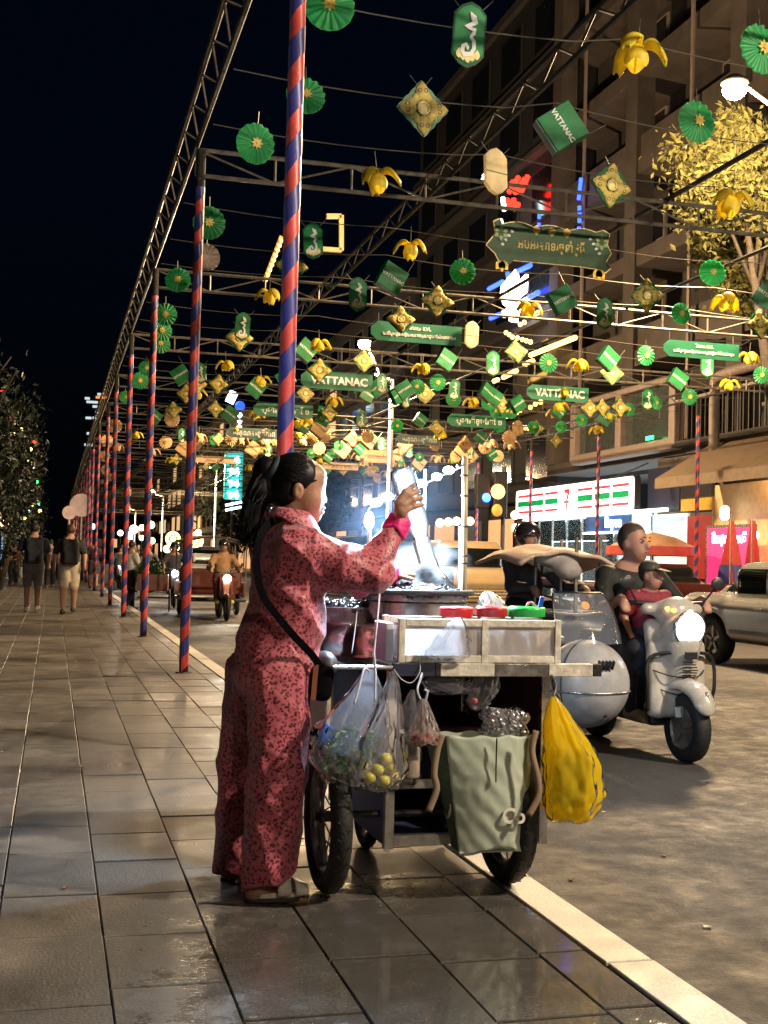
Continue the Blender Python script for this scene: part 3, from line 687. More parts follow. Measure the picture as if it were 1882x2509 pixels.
# banners
def banner(x, y, wpx, hpx, label, lines, mt, tm, ornate=False, peeks=()):
    p = atZ(x*1.1344, y*1.1344, HZ-.02); dep = (p-CP).dot(CF); W_, H_ = wpx*1.1344*dep/FPX, hpx*1.1344*dep/FPX
    W_ = W_/math.cos(R_(12))
    t = thing('hanging_banner', label, 'banner', p, (0, 0, 0), group='banners across the street')
    if not ornate:
        cr = min(.12, H_*.4); poly = [(-W_/2+cr, H_/2), (W_/2, H_/2), (W_/2, -H_/2), (-W_/2+cr, -H_/2), (-W_/2, -H_/2+cr*.8), (-W_/2, H_/2-cr*.8)]
        obj('board', prism(poly, .02, -.01), mt, t)
    else:
        E_ = []
        def scal(a, b, n_, amp):
            for i in range(n_):
                f = i/n_; E_.append((a[0]+(b[0]-a[0])*f, a[1]+(b[1]-a[1])*f+amp*abs(math.sin(math.pi*f*3))))
        w2, h2 = W_/2, H_/2
        scal((-w2*.8, h2*.85), (w2*.8, h2*.85), 24, H_*.09); E_ += [(w2*.86, h2*1.05), (w2*.97, h2*.9), (w2*.93, h2*.4), (w2, 0), (w2*.92, -h2*.4), (w2*1., -h2*.7), (w2*.9, -h2*.95), (w2*.8, -h2*.8)]
        E_ += [(w2*.5, -h2*.75), (-w2*.6, -h2*.75), (-w2*.75, -h2*1.15), (-w2*.84, -h2*.8), (-w2*.9, -h2*.5), (-w2*1.04, -h2*.15), (-w2*.9, h2*.4), (-w2*.93, h2*.95), (-w2*.84, h2*1.1)]
        obj('gold_edge', prism([(a*1.02, b*1.05) for a, b in E_], .012, .0), GOLDL, t); obj('board', prism(E_, .012, -.012), mt, t)
        for s in (-1, 1):
            obj('corner_rosette', join(*[xf(rotY(petal(.1, .03, -.03), k*1.05), T((s*w2*.83, 0, h2*.45))) for k in range(6)]), M('olive print', (.2, .3, .1), .5), t)
            obj('gold_tassel', join(*[xf(rotY(petal(.13, .045, -.02), math.pi+k*.6), T((s*w2*.8, 0, -h2*.85))) for k in (-1, 0, 1)]), GOLD, t)
            obj('white_fleck', join(*[xf(rotY(petal(.05, .016, -.02), 1.2*s), T((s*w2*(.62+.05*k), 0, h2*(.55-.22*k)))) for k in range(4)]), WHT, t)
        for x_ in (-.25, 0, .25): obj('gold_crest', xf(rotY(petal(.12, .05, -.02), math.pi), T((x_*w2, 0, h2*.98))), GOLD, t)
    for (s, zz, hh, bold) in lines:
        g = textmesh(s, hh*H_, .003, bold*H_); w_ = np.ptp(g[0][:, 0]); mw = W_*(.55 if ornate else .8)
        if w_ > mw: g = (g[0]*np.array([mw/w_, 1, 1]), g[1])
        obj('lettering', xf(g, T((0.03*W_ if not ornate else 0, -.018, zz*H_))), tm, t)
    for s in (-.42, .42): obj('cord', rod((s*W_, 0, H_*.4), (s*W_, 0, ZB+.04-HZ+.02), .005, 4), CORD, t)
    return t
BG = M('banner green', (.035, .24, .13), .5, trl=.5, var=.12, scale=3)
banner(1190, 535, 275, 92, 'large ornate green banner with gold Khmer lettering and scalloped gold edge', [('អបអរសាទរឆ្នាំថ្មី', .02, .30, .006)], M('olive green', (.05, .14, .05), .5, trl=.5), GOLD, True)
KV = [('រីករាយ KVL', .27, .26, .006), ('យើងសូមជូនពរឱ្យលោកអ្នកជួបតែសំណាងល្អ', -.12, .24, .004)]
banner(900, 720, 200, 42, 'long green banner with two lines of white Khmer lettering beside the middle lamp', KV, BG, WHT)
banner(1515, 757, 178, 36, 'long green banner with two lines of white lettering at the right', KV, BG, WHT)
banner(728, 823, 155, 38, 'green banner with big white capital letters right of the nearest pole', [('VATTANAC', 0, .62, .022)], BG, WHT)
banner(1205, 850, 140, 32, 'green banner with big white capital letters above the shop', [('VATTANAC', 0, .68, .022)], BG, WHT)
S1 = [('ស្មារតីខ្មែរតែ ១', 0, .62, .018)]
banner(612, 887, 128, 28, 'green banner with white Khmer words crossed by the nearest pole', S1, BG, WHT)
banner(1030, 910, 130, 27, 'green banner with white Khmer words right of the lit lamp post', S1, BG, WHT)
S2 = [('អរគុណសន្តិភាព', 0, .7, .018)]
banner(545, 936, 112, 22, 'small grey-green Khmer banner left of the nearest pole', S2, M('grey green', (.08, .16, .12), .5), WHT)
banner(903, 950, 95, 20, 'small grey-green Khmer banner crossing the lit lamp post', S2, M('grey green', (.08, .16, .12), .5), WHT)
banner(460, 993, 92, 14, 'narrow lamp-tinted tan banner far off near the cyan sign', [('រីករាយ KVL', 0, .7, .01)], LAMPTAN, TEXD)
banner(735, 1007, 78, 15, 'narrow lamp-tinted tan banner just right of the vendor head', [('រីករាយ KVL', 0, .7, .01)], LAMPTAN, TEXD)
banner(815, 988, 80, 30, 'small ornate lamp-tinted pinkish tan banner above the water bottle', [('អបអរសាទរឆ្នាំថ្មី', .02, .30, .006)], M('lamplit pink', (.6, .25, .13), .5), TEXD, True)  # far banners too: orange lamp light painted into the board colour

# ================================================================== VENDOR
def J(x, y, Y): return tuple(atY(x, y, Y))
def spotcloth(name, base, spot, line, sc):
    mt = bpy.data.materials.new(name); mt.use_nodes = True; t = mt.node_tree; n = t.nodes; b = n['Principled BSDF']; L = t.links.new
    tc = n.new('ShaderNodeTexCoord'); nz = n.new('ShaderNodeTexNoise'); nz.inputs['Scale'].default_value = 26; nz.inputs['Detail'].default_value = 2
    L(tc.outputs['Object'], nz.inputs['Vector'])
    ad = n.new('ShaderNodeMixRGB'); ad.blend_type = 'ADD'; ad.inputs[0].default_value = .035; L(tc.outputs['Object'], ad.inputs[1]); L(nz.outputs['Color'], ad.inputs[2])
    vo = n.new('ShaderNodeTexVoronoi'); vo.inputs['Scale'].default_value = sc; vo.inputs['Randomness'].default_value = .85; L(ad.outputs[0], vo.inputs['Vector'])
    r1 = n.new('ShaderNodeValToRGB'); r1.color_ramp.elements[0].position = .33; r1.color_ramp.elements[0].color = (*spot, 1); r1.color_ramp.elements[1].position = .40; r1.color_ramp.elements[1].color = (*base, 1)
    e = r1.color_ramp.elements.new(.62); e.color = (*line, 1)
    L(vo.outputs['Distance'], r1.inputs[0]); L(r1.outputs[0], b.inputs['Base Color'])
    n2 = n.new('ShaderNodeTexNoise'); n2.inputs['Scale'].default_value = 9; n2.inputs['Detail'].default_value = 6; L(tc.outputs['Object'], n2.inputs['Vector'])
    bp = n.new('ShaderNodeBump'); bp.inputs['Strength'].default_value = .35; bp.inputs['Distance'].default_value = .03; L(n2.outputs['Fac'], bp.inputs['Height']); L(bp.outputs[0], b.inputs['Normal'])
    b.inputs['Roughness'].default_value = .5; b.inputs['Sheen Weight'].default_value = .25
    return mt
CLOTH = spotcloth('spotted pink cloth', (.35, .045, .075), (.06, .003, .010), (.48, .11, .15), 78)
SKIN = M('skin', (.36, .19, .12), .5, var=.1, scale=14, bump=.08, bscale=90)
HAIR = M('black hair', (.005, .0045, .006), .45, spec=.2, var=.3, scale=40)
HOTP = M('hot pink lining', (.72, .02, .22), .5, bump=.3, bscale=40)
def ridge(x): return (1-np.abs(np.sin(x)))**2
def fold(a, s=0.):
    def fn(P):
        x, y, z = P[:, 0], P[:, 1], P[:, 2]; w_ = 1.2*np.sin(z*7+s+x*5)+.8*np.sin(y*9+x*7)
        return -a*(ridge(z*13+x*9*np.sin(s+1)+w_+s)*.9+.8*ridge(x*17-z*11+1.5*np.sin(y*8+s)+w_)+.5*ridge(y*21+z*6+w_*1.4))+a*.6
    return fn
def vfold(a, s=0.):
    def fn(P):
        x, y, z = P[:, 0], P[:, 1], P[:, 2]; w_ = .9*np.sin(z*5+s)+.5*np.sin(z*13+y*6)
        return -a*(ridge(x*22+y*15+w_)+.7*ridge(y*27-x*11+w_*.8+1.)+.5*ridge(z*16+x*12+2*np.sin(y*7)))+a*.6
    return fn
YC = 4.42
vd = thing('person', 'woman in spotted pink pyjamas pouring from a bottle beside the food cart', 'person', (J(650, 2212, YC)[0], YC, 0))
head = [('e', J(733, 1178, YC), (.088, .077, .094)), ('e', J(757, 1200, YC), (.056, .062, .085)), ('e', J(750, 1235, YC), (.052, .058, .058)), ('c', J(735, 1246, YC), J(764, 1263, YC), .046, .031), ('c', J(716, 1240, YC), J(703, 1325, YC), .056, .064),
        ('e', J(762, 1226, YC-.045), (.034, .022, .034)), ('e', J(762, 1226, YC+.045), (.034, .022, .034)), ('e', J(776, 1165, YC), (.030, .050, .030))]
feat = [('e', J(769, 1270, YC), (.020, .026, .016)), ('c', J(788, 1198, YC), J(793, 1222, YC), .008, .012), ('e', J(793, 1226, YC), (.013, .013, .010)), ('e', J(788, 1229, YC-.014), (.010, .009, .008)), ('e', J(788, 1229, YC+.014), (.010, .009, .008)),
        ('e', J(786, 1244, YC), (.017, .024, .0085)), ('e', J(784, 1256, YC), (.016, .021, .009)), ('e', J(786, 1183, YC-.03), (.013, .024, .008)), ('e', J(786, 1183, YC+.03), (.013, .024, .008)), ('e', J(783, 1199, YC-.033), (.010, .016, .010)), ('e', J(783, 1199, YC+.033), (.010, .016, .010)),
        ('e', J(730, 1204, YC-.081), (.020, .011, .033)), ('e', J(730, 1204, YC+.081), (.020, .011, .033)), ('e-', J(734, 1203, YC-.094), (.009, .007, .017))]
torso = [('c', J(700, 1370, YC), J(685, 1600, YC), .10, .095, (1, 1.3, 1)), ('c', J(735, 1345, YC-.13), J(735, 1345, YC+.13), .06, .06)]
arms = [('c', J(735, 1345, YC-.16), J(912, 1402, YC-.12), .055, .042), ('c', J(912, 1402, YC-.12), J(984, 1268, YC-.05), .042, .028),
        ('c', J(745, 1345, YC+.18), J(880, 1420, YC+.30), .05, .04), ('c', J(880, 1420, YC+.30), J(970, 1409, YC+.34), .04, .027)]
legs = [('c', J(670, 1650, YC-.07), J(672, 1880, YC-.10), .075, .065), ('c', J(668, 1880, YC-.10), J(632, 2180, YC-.12), .065, .042), ('c', J(625, 1640, YC+.10), J(586, 1880, YC+.17), .09, .065), ('c', J(586, 1880, YC+.17), J(572, 2145, YC+.20), .06, .042),
        ('c', J(628, 2190, YC-.12), J(735, 2202, YC-.14), .038, .028), ('c', J(570, 2155, YC+.20), J(660, 2165, YC+.20), .038, .028)]
HB = YC-.045
hand = [('c', J(980, 1272, HB-.012), J(982, 1255, HB-.04), .027, .024), ('e', J(984, 1248, HB-.045), (.028, .016, .036), (0, .5, 0))]
for (a, b_, c, r) in [((972, 1234), (992, 1206), (1014, 1189), .0108), ((981, 1232), (1003, 1212), (1026, 1203), .0112), ((990, 1239), (1012, 1225), (1034, 1219), .0108), ((995, 1251), (1016, 1241), (1037, 1236), .0098)]:
    hand += [('c', J(*a, HB-.048), J(*b_, HB-.041), r*1.12, r), ('c', J(*b_, HB-.041), J(*c, HB-.004), r, r*.8)]
hand += [('c', J(976, 1258, HB), J(984, 1226, HB+.06), .013, .011), ('c', J(984, 1226, HB+.06), J(1000, 1205, HB+.085), .011, .009)]
hd2 = [('e', J(985, 1409, YC+.35), (.035, .032, .015)), ]
for k, (dy, ln) in enumerate([(-.03, 62), (-.01, 72), (.012, 68), (.03, 54)]):
    hd2 += [('c', J(998, 1408, YC+.35+dy), J(1000+ln*.55, 1412+k, YC+.36+dy), .0095, .009), ('c', J(1000+ln*.55, 1412+k, YC+.36+dy), J(1000+ln, 1424+k, YC+.365+dy), .009, .007)]
hd2 += [('c', J(978, 1411, YC+.31), J(1010, 1420, YC+.295), .011, .009)]
wobj('body', surf(lambda P: np.minimum(smin(smin(sd(head+torso, .03, P), sd(feat, .007, P), .010), sd(arms+legs, .03, P), .02), smin(sd(hand, .007, P), sd(hd2, .008, P), .01)), (J(520, 1100, YC)[0]-.02, YC-.36, -.01), (J(1085, 1100, YC)[0], YC+.5, 1.66), .0052), SKIN, vd, smooth=True)
ZH = J(680, 1626, YC)[2]
sh = [('c', J(706, 1325, YC), J(704, 1395, YC), .092, .124, (1, 1.34, 1)), ('e', J(706, 1400, YC), (.126, .18, .15)), ('e', J(724, 1412, YC-.05), (.105, .1, .09)), ('e', J(704, 1500, YC), (.144, .185, .16)), ('c', J(684, 1560, YC), J(671, 1680, YC), .154, .170, (1, 1.12, 1)),
      ('c', J(728, 1342, YC-.15), J(908, 1400, YC-.12), .082, .068), ('c', J(912, 1402, YC-.12), J(964, 1305, YC-.06), .066, .047), ('e', J(905, 1410, YC-.12), (.066, .066, .056)), ('e', J(835, 1408, YC-.14), (.09, .065, .05), (0, .35, 0)),
      ('c', J(735, 1345, YC+.17), J(880, 1420, YC+.30), .075, .06), ('c', J(880, 1420, YC+.30), J(944, 1410, YC+.335), .06, .046),
      ('b-', (J(680, 1500, YC)[0], YC, ZH-.5), (.6, .6, .5), .0, (0, .03, 0)), ('c-', J(716, 1215, YC), J(712, 1262, YC), .062, .066)]
wobj('shirt', blob(sh, .045, .0085, fold(.013)), CLOTH, vd, smooth=True)
# collar: a folded band round the neck
def collar(u, v):
    a = -2.75+u*5.5; c = Vector(J(712, 1268, YC)); r = .072+.034*v
    return c+Vector((math.cos(a)*r*1.05+.012*v, math.sin(a)*r*1.12, .026-.062*v-.028*math.cos(a)*(.4+v)+.008*math.sin(a*5)*v))
o = wobj('collar', sheet(collar, 30, 6), CLOTH, vd, smooth=True); o.modifiers.new('thick', 'SOLIDIFY').thickness = .004
for (a, b_, Y1, Y2, r) in [((962, 1308), (984, 1270), YC-.062, YC-.048, .049), ((940, 1410), (966, 1409), YC+.335, YC+.343, .046)]:
    A, B = Vector(J(*a, Y1)), Vector(J(*b_, Y2)); d = (B-A); q = d.to_track_quat('Z', 'Y')
    def cuff(u, v, A=A, d=d, q=q, r=r):
        an = u*2*math.pi; rr_ = r*(1.02+.05*math.sin(an*5+v*3)-.10*v); return A+d*v+q@Vector((math.cos(an)*rr_, math.sin(an)*rr_, .006*math.sin(an*3)))
    o = wobj('cuff', sheet(cuff, 36, 7, True), HOTP, vd, smooth=True); o.modifiers.new('thick', 'SOLIDIFY').thickness = .003
tr = [('e', J(670, 1640, YC), (.148, .172, .13)), ('c', J(676, 1575, YC), J(668, 1640, YC), .128, .14, (1, 1.2, 1)), ('c', J(682, 1650, YC-.08), J(684, 1880, YC-.11), .118, .102), ('c', J(680, 1880, YC-.11), J(658, 2172, YC-.13), .106, .100, (1, .9, 1)), ('c', J(624, 1650, YC+.09), J(590, 1880, YC+.17), .105, .085), ('c', J(586, 1880, YC+.17), J(572, 2150, YC+.20), .084, .078, (1, .9, 1)),
      ('b-', (J(650, 2180, YC)[0], YC-.2, J(650, 2166, YC-.12)[2]-.35), (.4, .255, .35), .0, (0, -.34, 0)), ('b-', (J(590, 2140, YC)[0], YC+.3, J(590, 2142, YC+.16)[2]-.35), (.4, .25, .35), .0)]
wobj('trousers', blob(tr, .02, .0085, vfold(.012, 2.)), CLOTH, vd, smooth=True)
hr = [('e', J(722, 1172, YC), (.102, .087, .092)), ('e', J(700, 1200, YC), (.072, .078, .075)), ('e-', J(822, 1218, YC), (.086, .12, .088), (0, .0, 0)), ('e-', J(758, 1240, YC), (.05, .12, .06)), ('b-', J(731, 1208, YC-.1), (.022, .03, .034), .01)]
pt = [('c', J(672, 1160, YC), J(652, 1148, YC), .036, .038), ('c', J(652, 1150, YC), J(638, 1205, YC), .040, .044), ('c', J(638, 1205, YC), J(618, 1285, YC), .043, .026), ('c', J(618, 1285, YC), J(600, 1330, YC-.02), .024, .006)]
streak = lambda P: .0012*np.sin(P[:, 1]*260+P[:, 0]*60)+.001*np.sin(P[:, 0]*300-P[:, 2]*30)
wobj('hair', surf(lambda P: smin(sd(hr, .018, P), sd(pt, .03, P), .012)+streak(P)*.4, (J(560, 1100, YC)[0], YC-.14, J(700, 1370, YC)[2]), (J(812, 1100, YC)[0], YC+.14, J(700, 1085, YC)[2]), .0055), HAIR, vd, smooth=True)
st = []; rh = random.Random(5)
for k in range(120):
    a = Vector(J(rh.uniform(630, 662), rh.uniform(1150, 1230), YC+rh.uniform(-.05, .05))); c = Vector(J(rh.uniform(578, 618), rh.uniform(1300, 1372), YC+rh.uniform(-.06, .05))); mid = a.lerp(c, .55)+Vector((rh.uniform(-.035, .0), rh.uniform(-.02, .02), rh.uniform(-.02, .02)))
    st.append(tube([a, a.lerp(mid, .55)+Vector((-.01, 0, .01)), mid, mid.lerp(c, .5)+Vector((.004, 0, 0)), c], [.0020, .002, .0016, .0012, .0004], 4))
for k in range(14):
    a = Vector(J(rh.uniform(780, 790), rh.uniform(1140, 1160), YC+rh.uniform(-.05, .03))); st.append(tube([a, a+Vector((.012, 0, -.012)), a+Vector((.016, -.004, -.04))], [.001, .0009, .0004], 3))
cH = Vector(J(722, 1172, YC)); eR = Vector((.1035, .0885, .0935)); eT = Vector((Vector(J(668, 1153, YC))-cH)[i]/eR[i] for i in range(3)) if False else Vector([(Vector(J(668, 1153, YC))-cH)[i]/eR[i] for i in range(3)]).normalized()
for k in range(230):
    th = rh.uniform(-1.75, 1.75); xx_ = rh.uniform(.15, .62)-.35*abs(th)/1.75; d0 = Vector((xx_, math.sin(th), math.cos(th)*.9-.05)).normalized(); pth = []
    om = math.acos(max(-1, min(1, d0.dot(eT)))); rad = rh.uniform(.995, 1.012)
    for i in range(9):
        f = i/8; d = (d0*math.sin((1-f)*om)+eT*math.sin(f*om))/max(math.sin(om), 1e-3); pth.append(cH+Vector((d.x*eR.x, d.y*eR.y, d.z*eR.z))*rad)
    st.append(tube(pth, [.0006]+[.0016]*7+[.001], 4))
wobj('hair_strands', join(*st), HAIR, vd, smooth=True, kind='stuff')
wobj('hair_tie', xf(torus(.047, .014, 20, 8, 'X'), T(J(664, 1152, YC), (0, .5, 0))), M('dark teal scrunchie', (.008, .02, .03), .7), vd, smooth=True)
wobj('eyebrow', tube([J(758, 1184, YC-.078), J(772, 1177, YC-.068), J(788, 1180, YC-.046)], [.003, .005, .0035], 5), HAIR, vd)
wobj('eye', join(ball(J(783, 1198, YC-.036), (.011, .012, .0075), 10, 6)), M('eye white', (.6, .55, .5), .2), vd, smooth=True)
wobj('eyelash', tube([J(763, 1200, YC-.071), J(775, 1196, YC-.064), J(788, 1199, YC-.049)], .0034, 5), HAIR, vd)
wobj('lips', join(ball(J(790, 1246, YC), (.010, .022, .006)), ball(J(788, 1255, YC), (.010, .020, .007))), M('lips', (.36, .11, .10), .4), vd, smooth=True)
SAND = M('cream sandal', (.74, .68, .56), .5, var=.1, bump=.15); SOLE = M('sandal sole', (.05, .045, .04), .7)
for (xa, xb, yy, Yp) in [(602, 757, 2212, YC-.135), (560, 680, 2172, YC+.20)]:
    a, b_ = Vector(J(xa, yy, Yp)), Vector(J(xb, yy, Yp)); ln = (b_-a).length; cx = (a+b_)/2; out = []
    for k in range(24):
        an = 2*math.pi*k/24; x = math.cos(an)*ln/2; out.append((x, (.046 if x > 0 else .038)*math.sin(an)*(1-.15*math.cos(an))))
    def slab_(z0, z1, s=1.): 
        V = [(x*s+cx.x, y*s+Yp, z) for z in (z0, z1) for x, y in out]; return vf(V, [tuple(range(24))[::-1], tuple(range(24, 48))]+[(i, (i+1) % 24, 24+(i+1) % 24, 24+i) for i in range(24)])
    s1 = wobj('sandal_sole', slab_(.004, .018), SOLE, vd, bevel=.003); wobj('sandal_footbed', slab_(.0185, .034, .98), SAND, vd, bevel=.004)
    for f0 in (-.02, .26):
        def strap(u, v, f0=f0):
            an = math.pi*u; x = cx.x+ln*(f0+.2*v-.02); hgt = .068-.1*(f0+.2*v); return Vector((x, Yp-math.cos(an)*.05, .03+math.sin(an)**.6*hgt))
        o = wobj('sandal_strap', sheet(strap, 14, 4), SAND, vd, smooth=True); o.modifiers.new('thick', 'SOLIDIFY').thickness = .006
    wobj('sandal_buckle', xf(torus(.011, .003, 14, 5, 'Y'), T((cx.x+ln*.12, Yp-.052, .05), (.4, 0, 0))), SAND, vd)
# crossbody bag
BLK = M('black fabric', (.006, .0055, .007), .9, spec=.0, var=.2, bump=.2)
cb = thing('shoulder_bag', 'black crossbody bag with brown panel worn at the woman\'s hip', 'bag', J(800, 1720, YC-.1))
sp = [J(690, 1262, YC+.02), J(650, 1290, YC-.12), J(632, 1340, YC-.185), J(630, 1400, YC-.205), J(645, 1460, YC-.222), J(680, 1510, YC-.232), J(722, 1560, YC-.225), J(765, 1605, YC-.19), J(788, 1640, YC-.15)]
def band(path, wd, nrm):
    V, F = [], []
    P = [Vector(p) for p in path]
    for i, p in enumerate(P):
        d = (P[min(i+1, len(P)-1)]-P[max(i-1, 0)]).normalized(); s = d.cross(Vector(nrm)).normalized()*wd/2; V += [p-s, p+s]
    for i in range(len(P)-1): F.append((2*i, 2*i+1, 2*i+3, 2*i+2))
    return vf(V, F)
def catm(P, n_=6):
    P = [Vector(p) for p in P]; out = []
    for i in range(len(P)-1):
        a, b_, c, d = P[max(i-1, 0)], P[i], P[i+1], P[min(i+2, len(P)-1)]
        for k in range(n_):
            t = k/n_; out.append(.5*((2*b_)+(c-a)*t+(2*a-5*b_+4*c-d)*t*t+(3*b_-a-3*c+d)*t**3))
    return out+[P[-1]]
o = wobj('strap', band(catm(sp), .026, (0, -1, 0)), BLK, cb); o.modifiers.new('thick', 'SOLIDIFY').thickness = .004
wobj('bag_body', blob([('b', J(783, 1668, YC-.08), (.040, .075, .068), .03, (0, .1, 0))], .02, .008), BLK, cb, smooth=True)
wobj('brown_panel', box(J(771, 1672, YC-.165), (.018, .004, .125), (0, .06, 0)), M('brown leather', (.22, .07, .02), .5), cb)
wobj('flap', blob([('e', J(796, 1628, YC-.07), (.045, .075, .05))], .02, .008), M('slate flap', (.05, .055, .07), .55), cb, smooth=True)

# --- bottle of water, held upside down
a, b_ = Vector(J(982, 1146, HB+.02)), Vector(J(1047, 1376, HB+.02)); ax = b_-a; Lb = ax.length; q = ax.to_track_quat('Z', 'Y')
BM = Matrix.Translation(a) @ q.to_matrix().to_4x4()
pr = [(.002, .012), (.03, .004), (.042, .006), (.047, .03), (.046, .05), (.047, .06), (.0445, .066), (.047, .072), (.0445, .09), (.046, .1), (.042, .125), (.040, .14), (.042, .155), (.047, .17), (.0475, .2), (.046, .215), (.043, .235), (.033, .26), (.030, .275), (.0305, .3), (.0285, .31), (.031, .32), (.0285, .33), (.031, .34), (.030, Lb)]
wb = thing('water_bottle', 'clear plastic water bottle tipped upside down in the woman\'s hand', 'bottle', a)
PET = film('clear pet', (.8, .86, .95), .86, .02, .5, fres=.3)
wobj('bottle_wall', xf(lathe(pr, 28), BM), PET, wb, smooth=True)
wobj('water', xf(lathe([(.001, .1)]+[(r*.94, z) for r, z in pr if .1 < z < .3]+[(.001, .3)], 24), BM), film('water body', (.75, .85, 1.), .86, .02, .6, fres=.3), wb, smooth=True)
wobj('neck_sleeve', xf(lathe([(.0325, .275), (.034, .30), (.0335, .33), (.035, .36), (.034, Lb+.002)], 20), BM), film('milky plastic', (.85, .9, .9), .45, .1, .7), wb, smooth=True)
ws = []
for k in range(7):
    s0 = Vector(J(1056+k*1.2, 1338+k*3, YC)); e0 = Vector(J(1092+k*5.5, 1434+k*2, YC+.12+.02*k)); mid = s0.lerp(e0, .5)+Vector((-.012-.003*k, 0, .012)); ws.append(tube([s0, s0.lerp(mid, .5)+Vector((0, 0, .008)), mid, mid.lerp(e0, .5), e0], [.0022, .002, .0018, .0022, .0014], 5))
obj('water_stream', join(*ws), film('pouring water', (.8, .85, .95), .45, .02, .7), smooth=True, label='thin strands of water pouring from the bottle into the steel basin', cat='water')

# ================================================================== FOOD CART
YF = 4.26
ct = thing('food_cart', 'street vendor\'s three-wheeled food cart with white frame and grey tabletop', 'cart', (1.3, 4.7, 0))
ALU = M('aluminium', (.62, .6, .58), .28, .9, var=.2, scale=20, rvar=.1); WOOD = M('whitewashed wood', (.72, .68, .60), .55, var=.3, scale=22, bump=.2); DARKW = M('dark navy panel', (.02, .025, .055), .5)
WPAN = M('white sheet metal', (.55, .54, .56), .35, .2, var=.15, scale=4); BPAN = M('blue board', (.015, .11, .45), .5); RUB = M('rubber', (.012, .012, .012), .65, var=.2, bump=.25, bscale=90); RIM = M('wheel rim', (.3, .28, .26), .35, .8, var=.3)
GREYT = M('grey tabletop', (.12, .12, .13), .35, .3, rvar=.1)
X0, X1 = J(815, 1640, YF)[0], J(1470, 1640, YF)[0]; TZ = J(1150, 1640, YF)[2]
XB0, XB1 = J(950, 2000, YF+.06)[0], J(1325, 2000, YF+.06)[0]; BZ = J(1150, 2050, YF+.06)[2]
XL = J(958, 1640, YF)[0]
wobj('tabletop', box2((XL, YF+.02, TZ-.012), (X1-.12, YF+1.0, TZ+.012)), GREYT, ct, bevel=.003)
wobj('side_shelf', box2((X0+.05, YF+.47, TZ-.012), (XL-.002, YF+1.0, TZ+.012)), GREYT, ct, bevel=.003)
wobj('side_rail', rod((X0+.06, YF, TZ+.004), (X0+.06, YF+.47, TZ+.004), .008, 8), ALU, ct)
xs_ = [J(x, 1640, YF)[0] for x in (962, 1062, 1075, 1208, 1340, 1448, 1470)]
wobj('front_bar', box2((xs_[0], YF-.02, TZ-.024), (xs_[1], YF+.015, TZ+.022)), DARKW, ct, bevel=.002)
for k, mt_ in ((1, RUB), (2, WOOD), (3, ALU), (4, WOOD), (5, RUB)): wobj('front_bar', box2((xs_[k]+.001, YF-.02, TZ-.024), (xs_[k+1]-.001, YF+.015, TZ+.022)), mt_, ct, bevel=.002)
wobj('front_rail', rod((X0, YF-.005, TZ+.006), (xs_[0], YF-.005, TZ+.006), .008, 8), ALU, ct)
for (xx, yy) in ((XB0, YF+.05), (XB1, YF+.05), (XB0, YF+.95), (XB1, YF+.95)): wobj('corner_post', box2((xx-.017, yy-.017, BZ-.03), (xx+.017, yy+.017, TZ-.013)), WOOD if xx == XB0 else ALU, ct, bevel=.002)
wobj('bottom_bar', box2((XB0+.018, YF+.035, BZ-.02), (XB1-.018, YF+.07, BZ+.018)), WOOD, ct, bevel=.002)
wobj('middle_bar', box2((XB0+.018, YF+.038, BZ+.185), (XB1-.018, YF+.066, BZ+.215)), WOOD, ct, bevel=.002)
wobj('shelf', box2((XB0+.0, YF+.075, BZ-.01), (XB1-.0, YF+.94, BZ+.008)), DARKW, ct)
wobj('upper_shelf', box2((XB0+.02, YF+.12, BZ+.34), (XB1-.02, YF+.92, BZ+.352)), M('rust board', (.13, .045, .03), .6), ct)
wobj('side_panel', box2((XB0-.016, YF+.075, BZ-.02), (XB0-.006, YF+.5, TZ-.16)), BPAN, ct)
wobj('side_panel', box2((XB0-.012, YF+.505, BZ+.0), (XB0-.004, YF+.94, TZ-.02)), BPAN, ct)
wobj('back_panel', box2((XB0+.02, YF+.95, BZ), (XB1-.02, YF+.962, TZ-.02)), DARKW, ct)
wobj('side_panel', box2((XB1+.005, YF+.075, BZ+.1), (XB1+.013, YF+.94, TZ-.02)), M('rust board', (.13, .045, .03), .6), ct)
xw = J(770, 1800, 4.75)[0]
wp = wobj('wheel_guard', box2((xw-.004, 4.55, .26), (xw+.004, 5.25, TZ-.03)), WPAN, ct)
wobj('rivet', join(*[ball((xw-.006, y_, z_), .006, 6, 4) for y_ in (4.6, 4.9, 5.2) for z_ in (.32, .55, .74)]), RUB, wp)
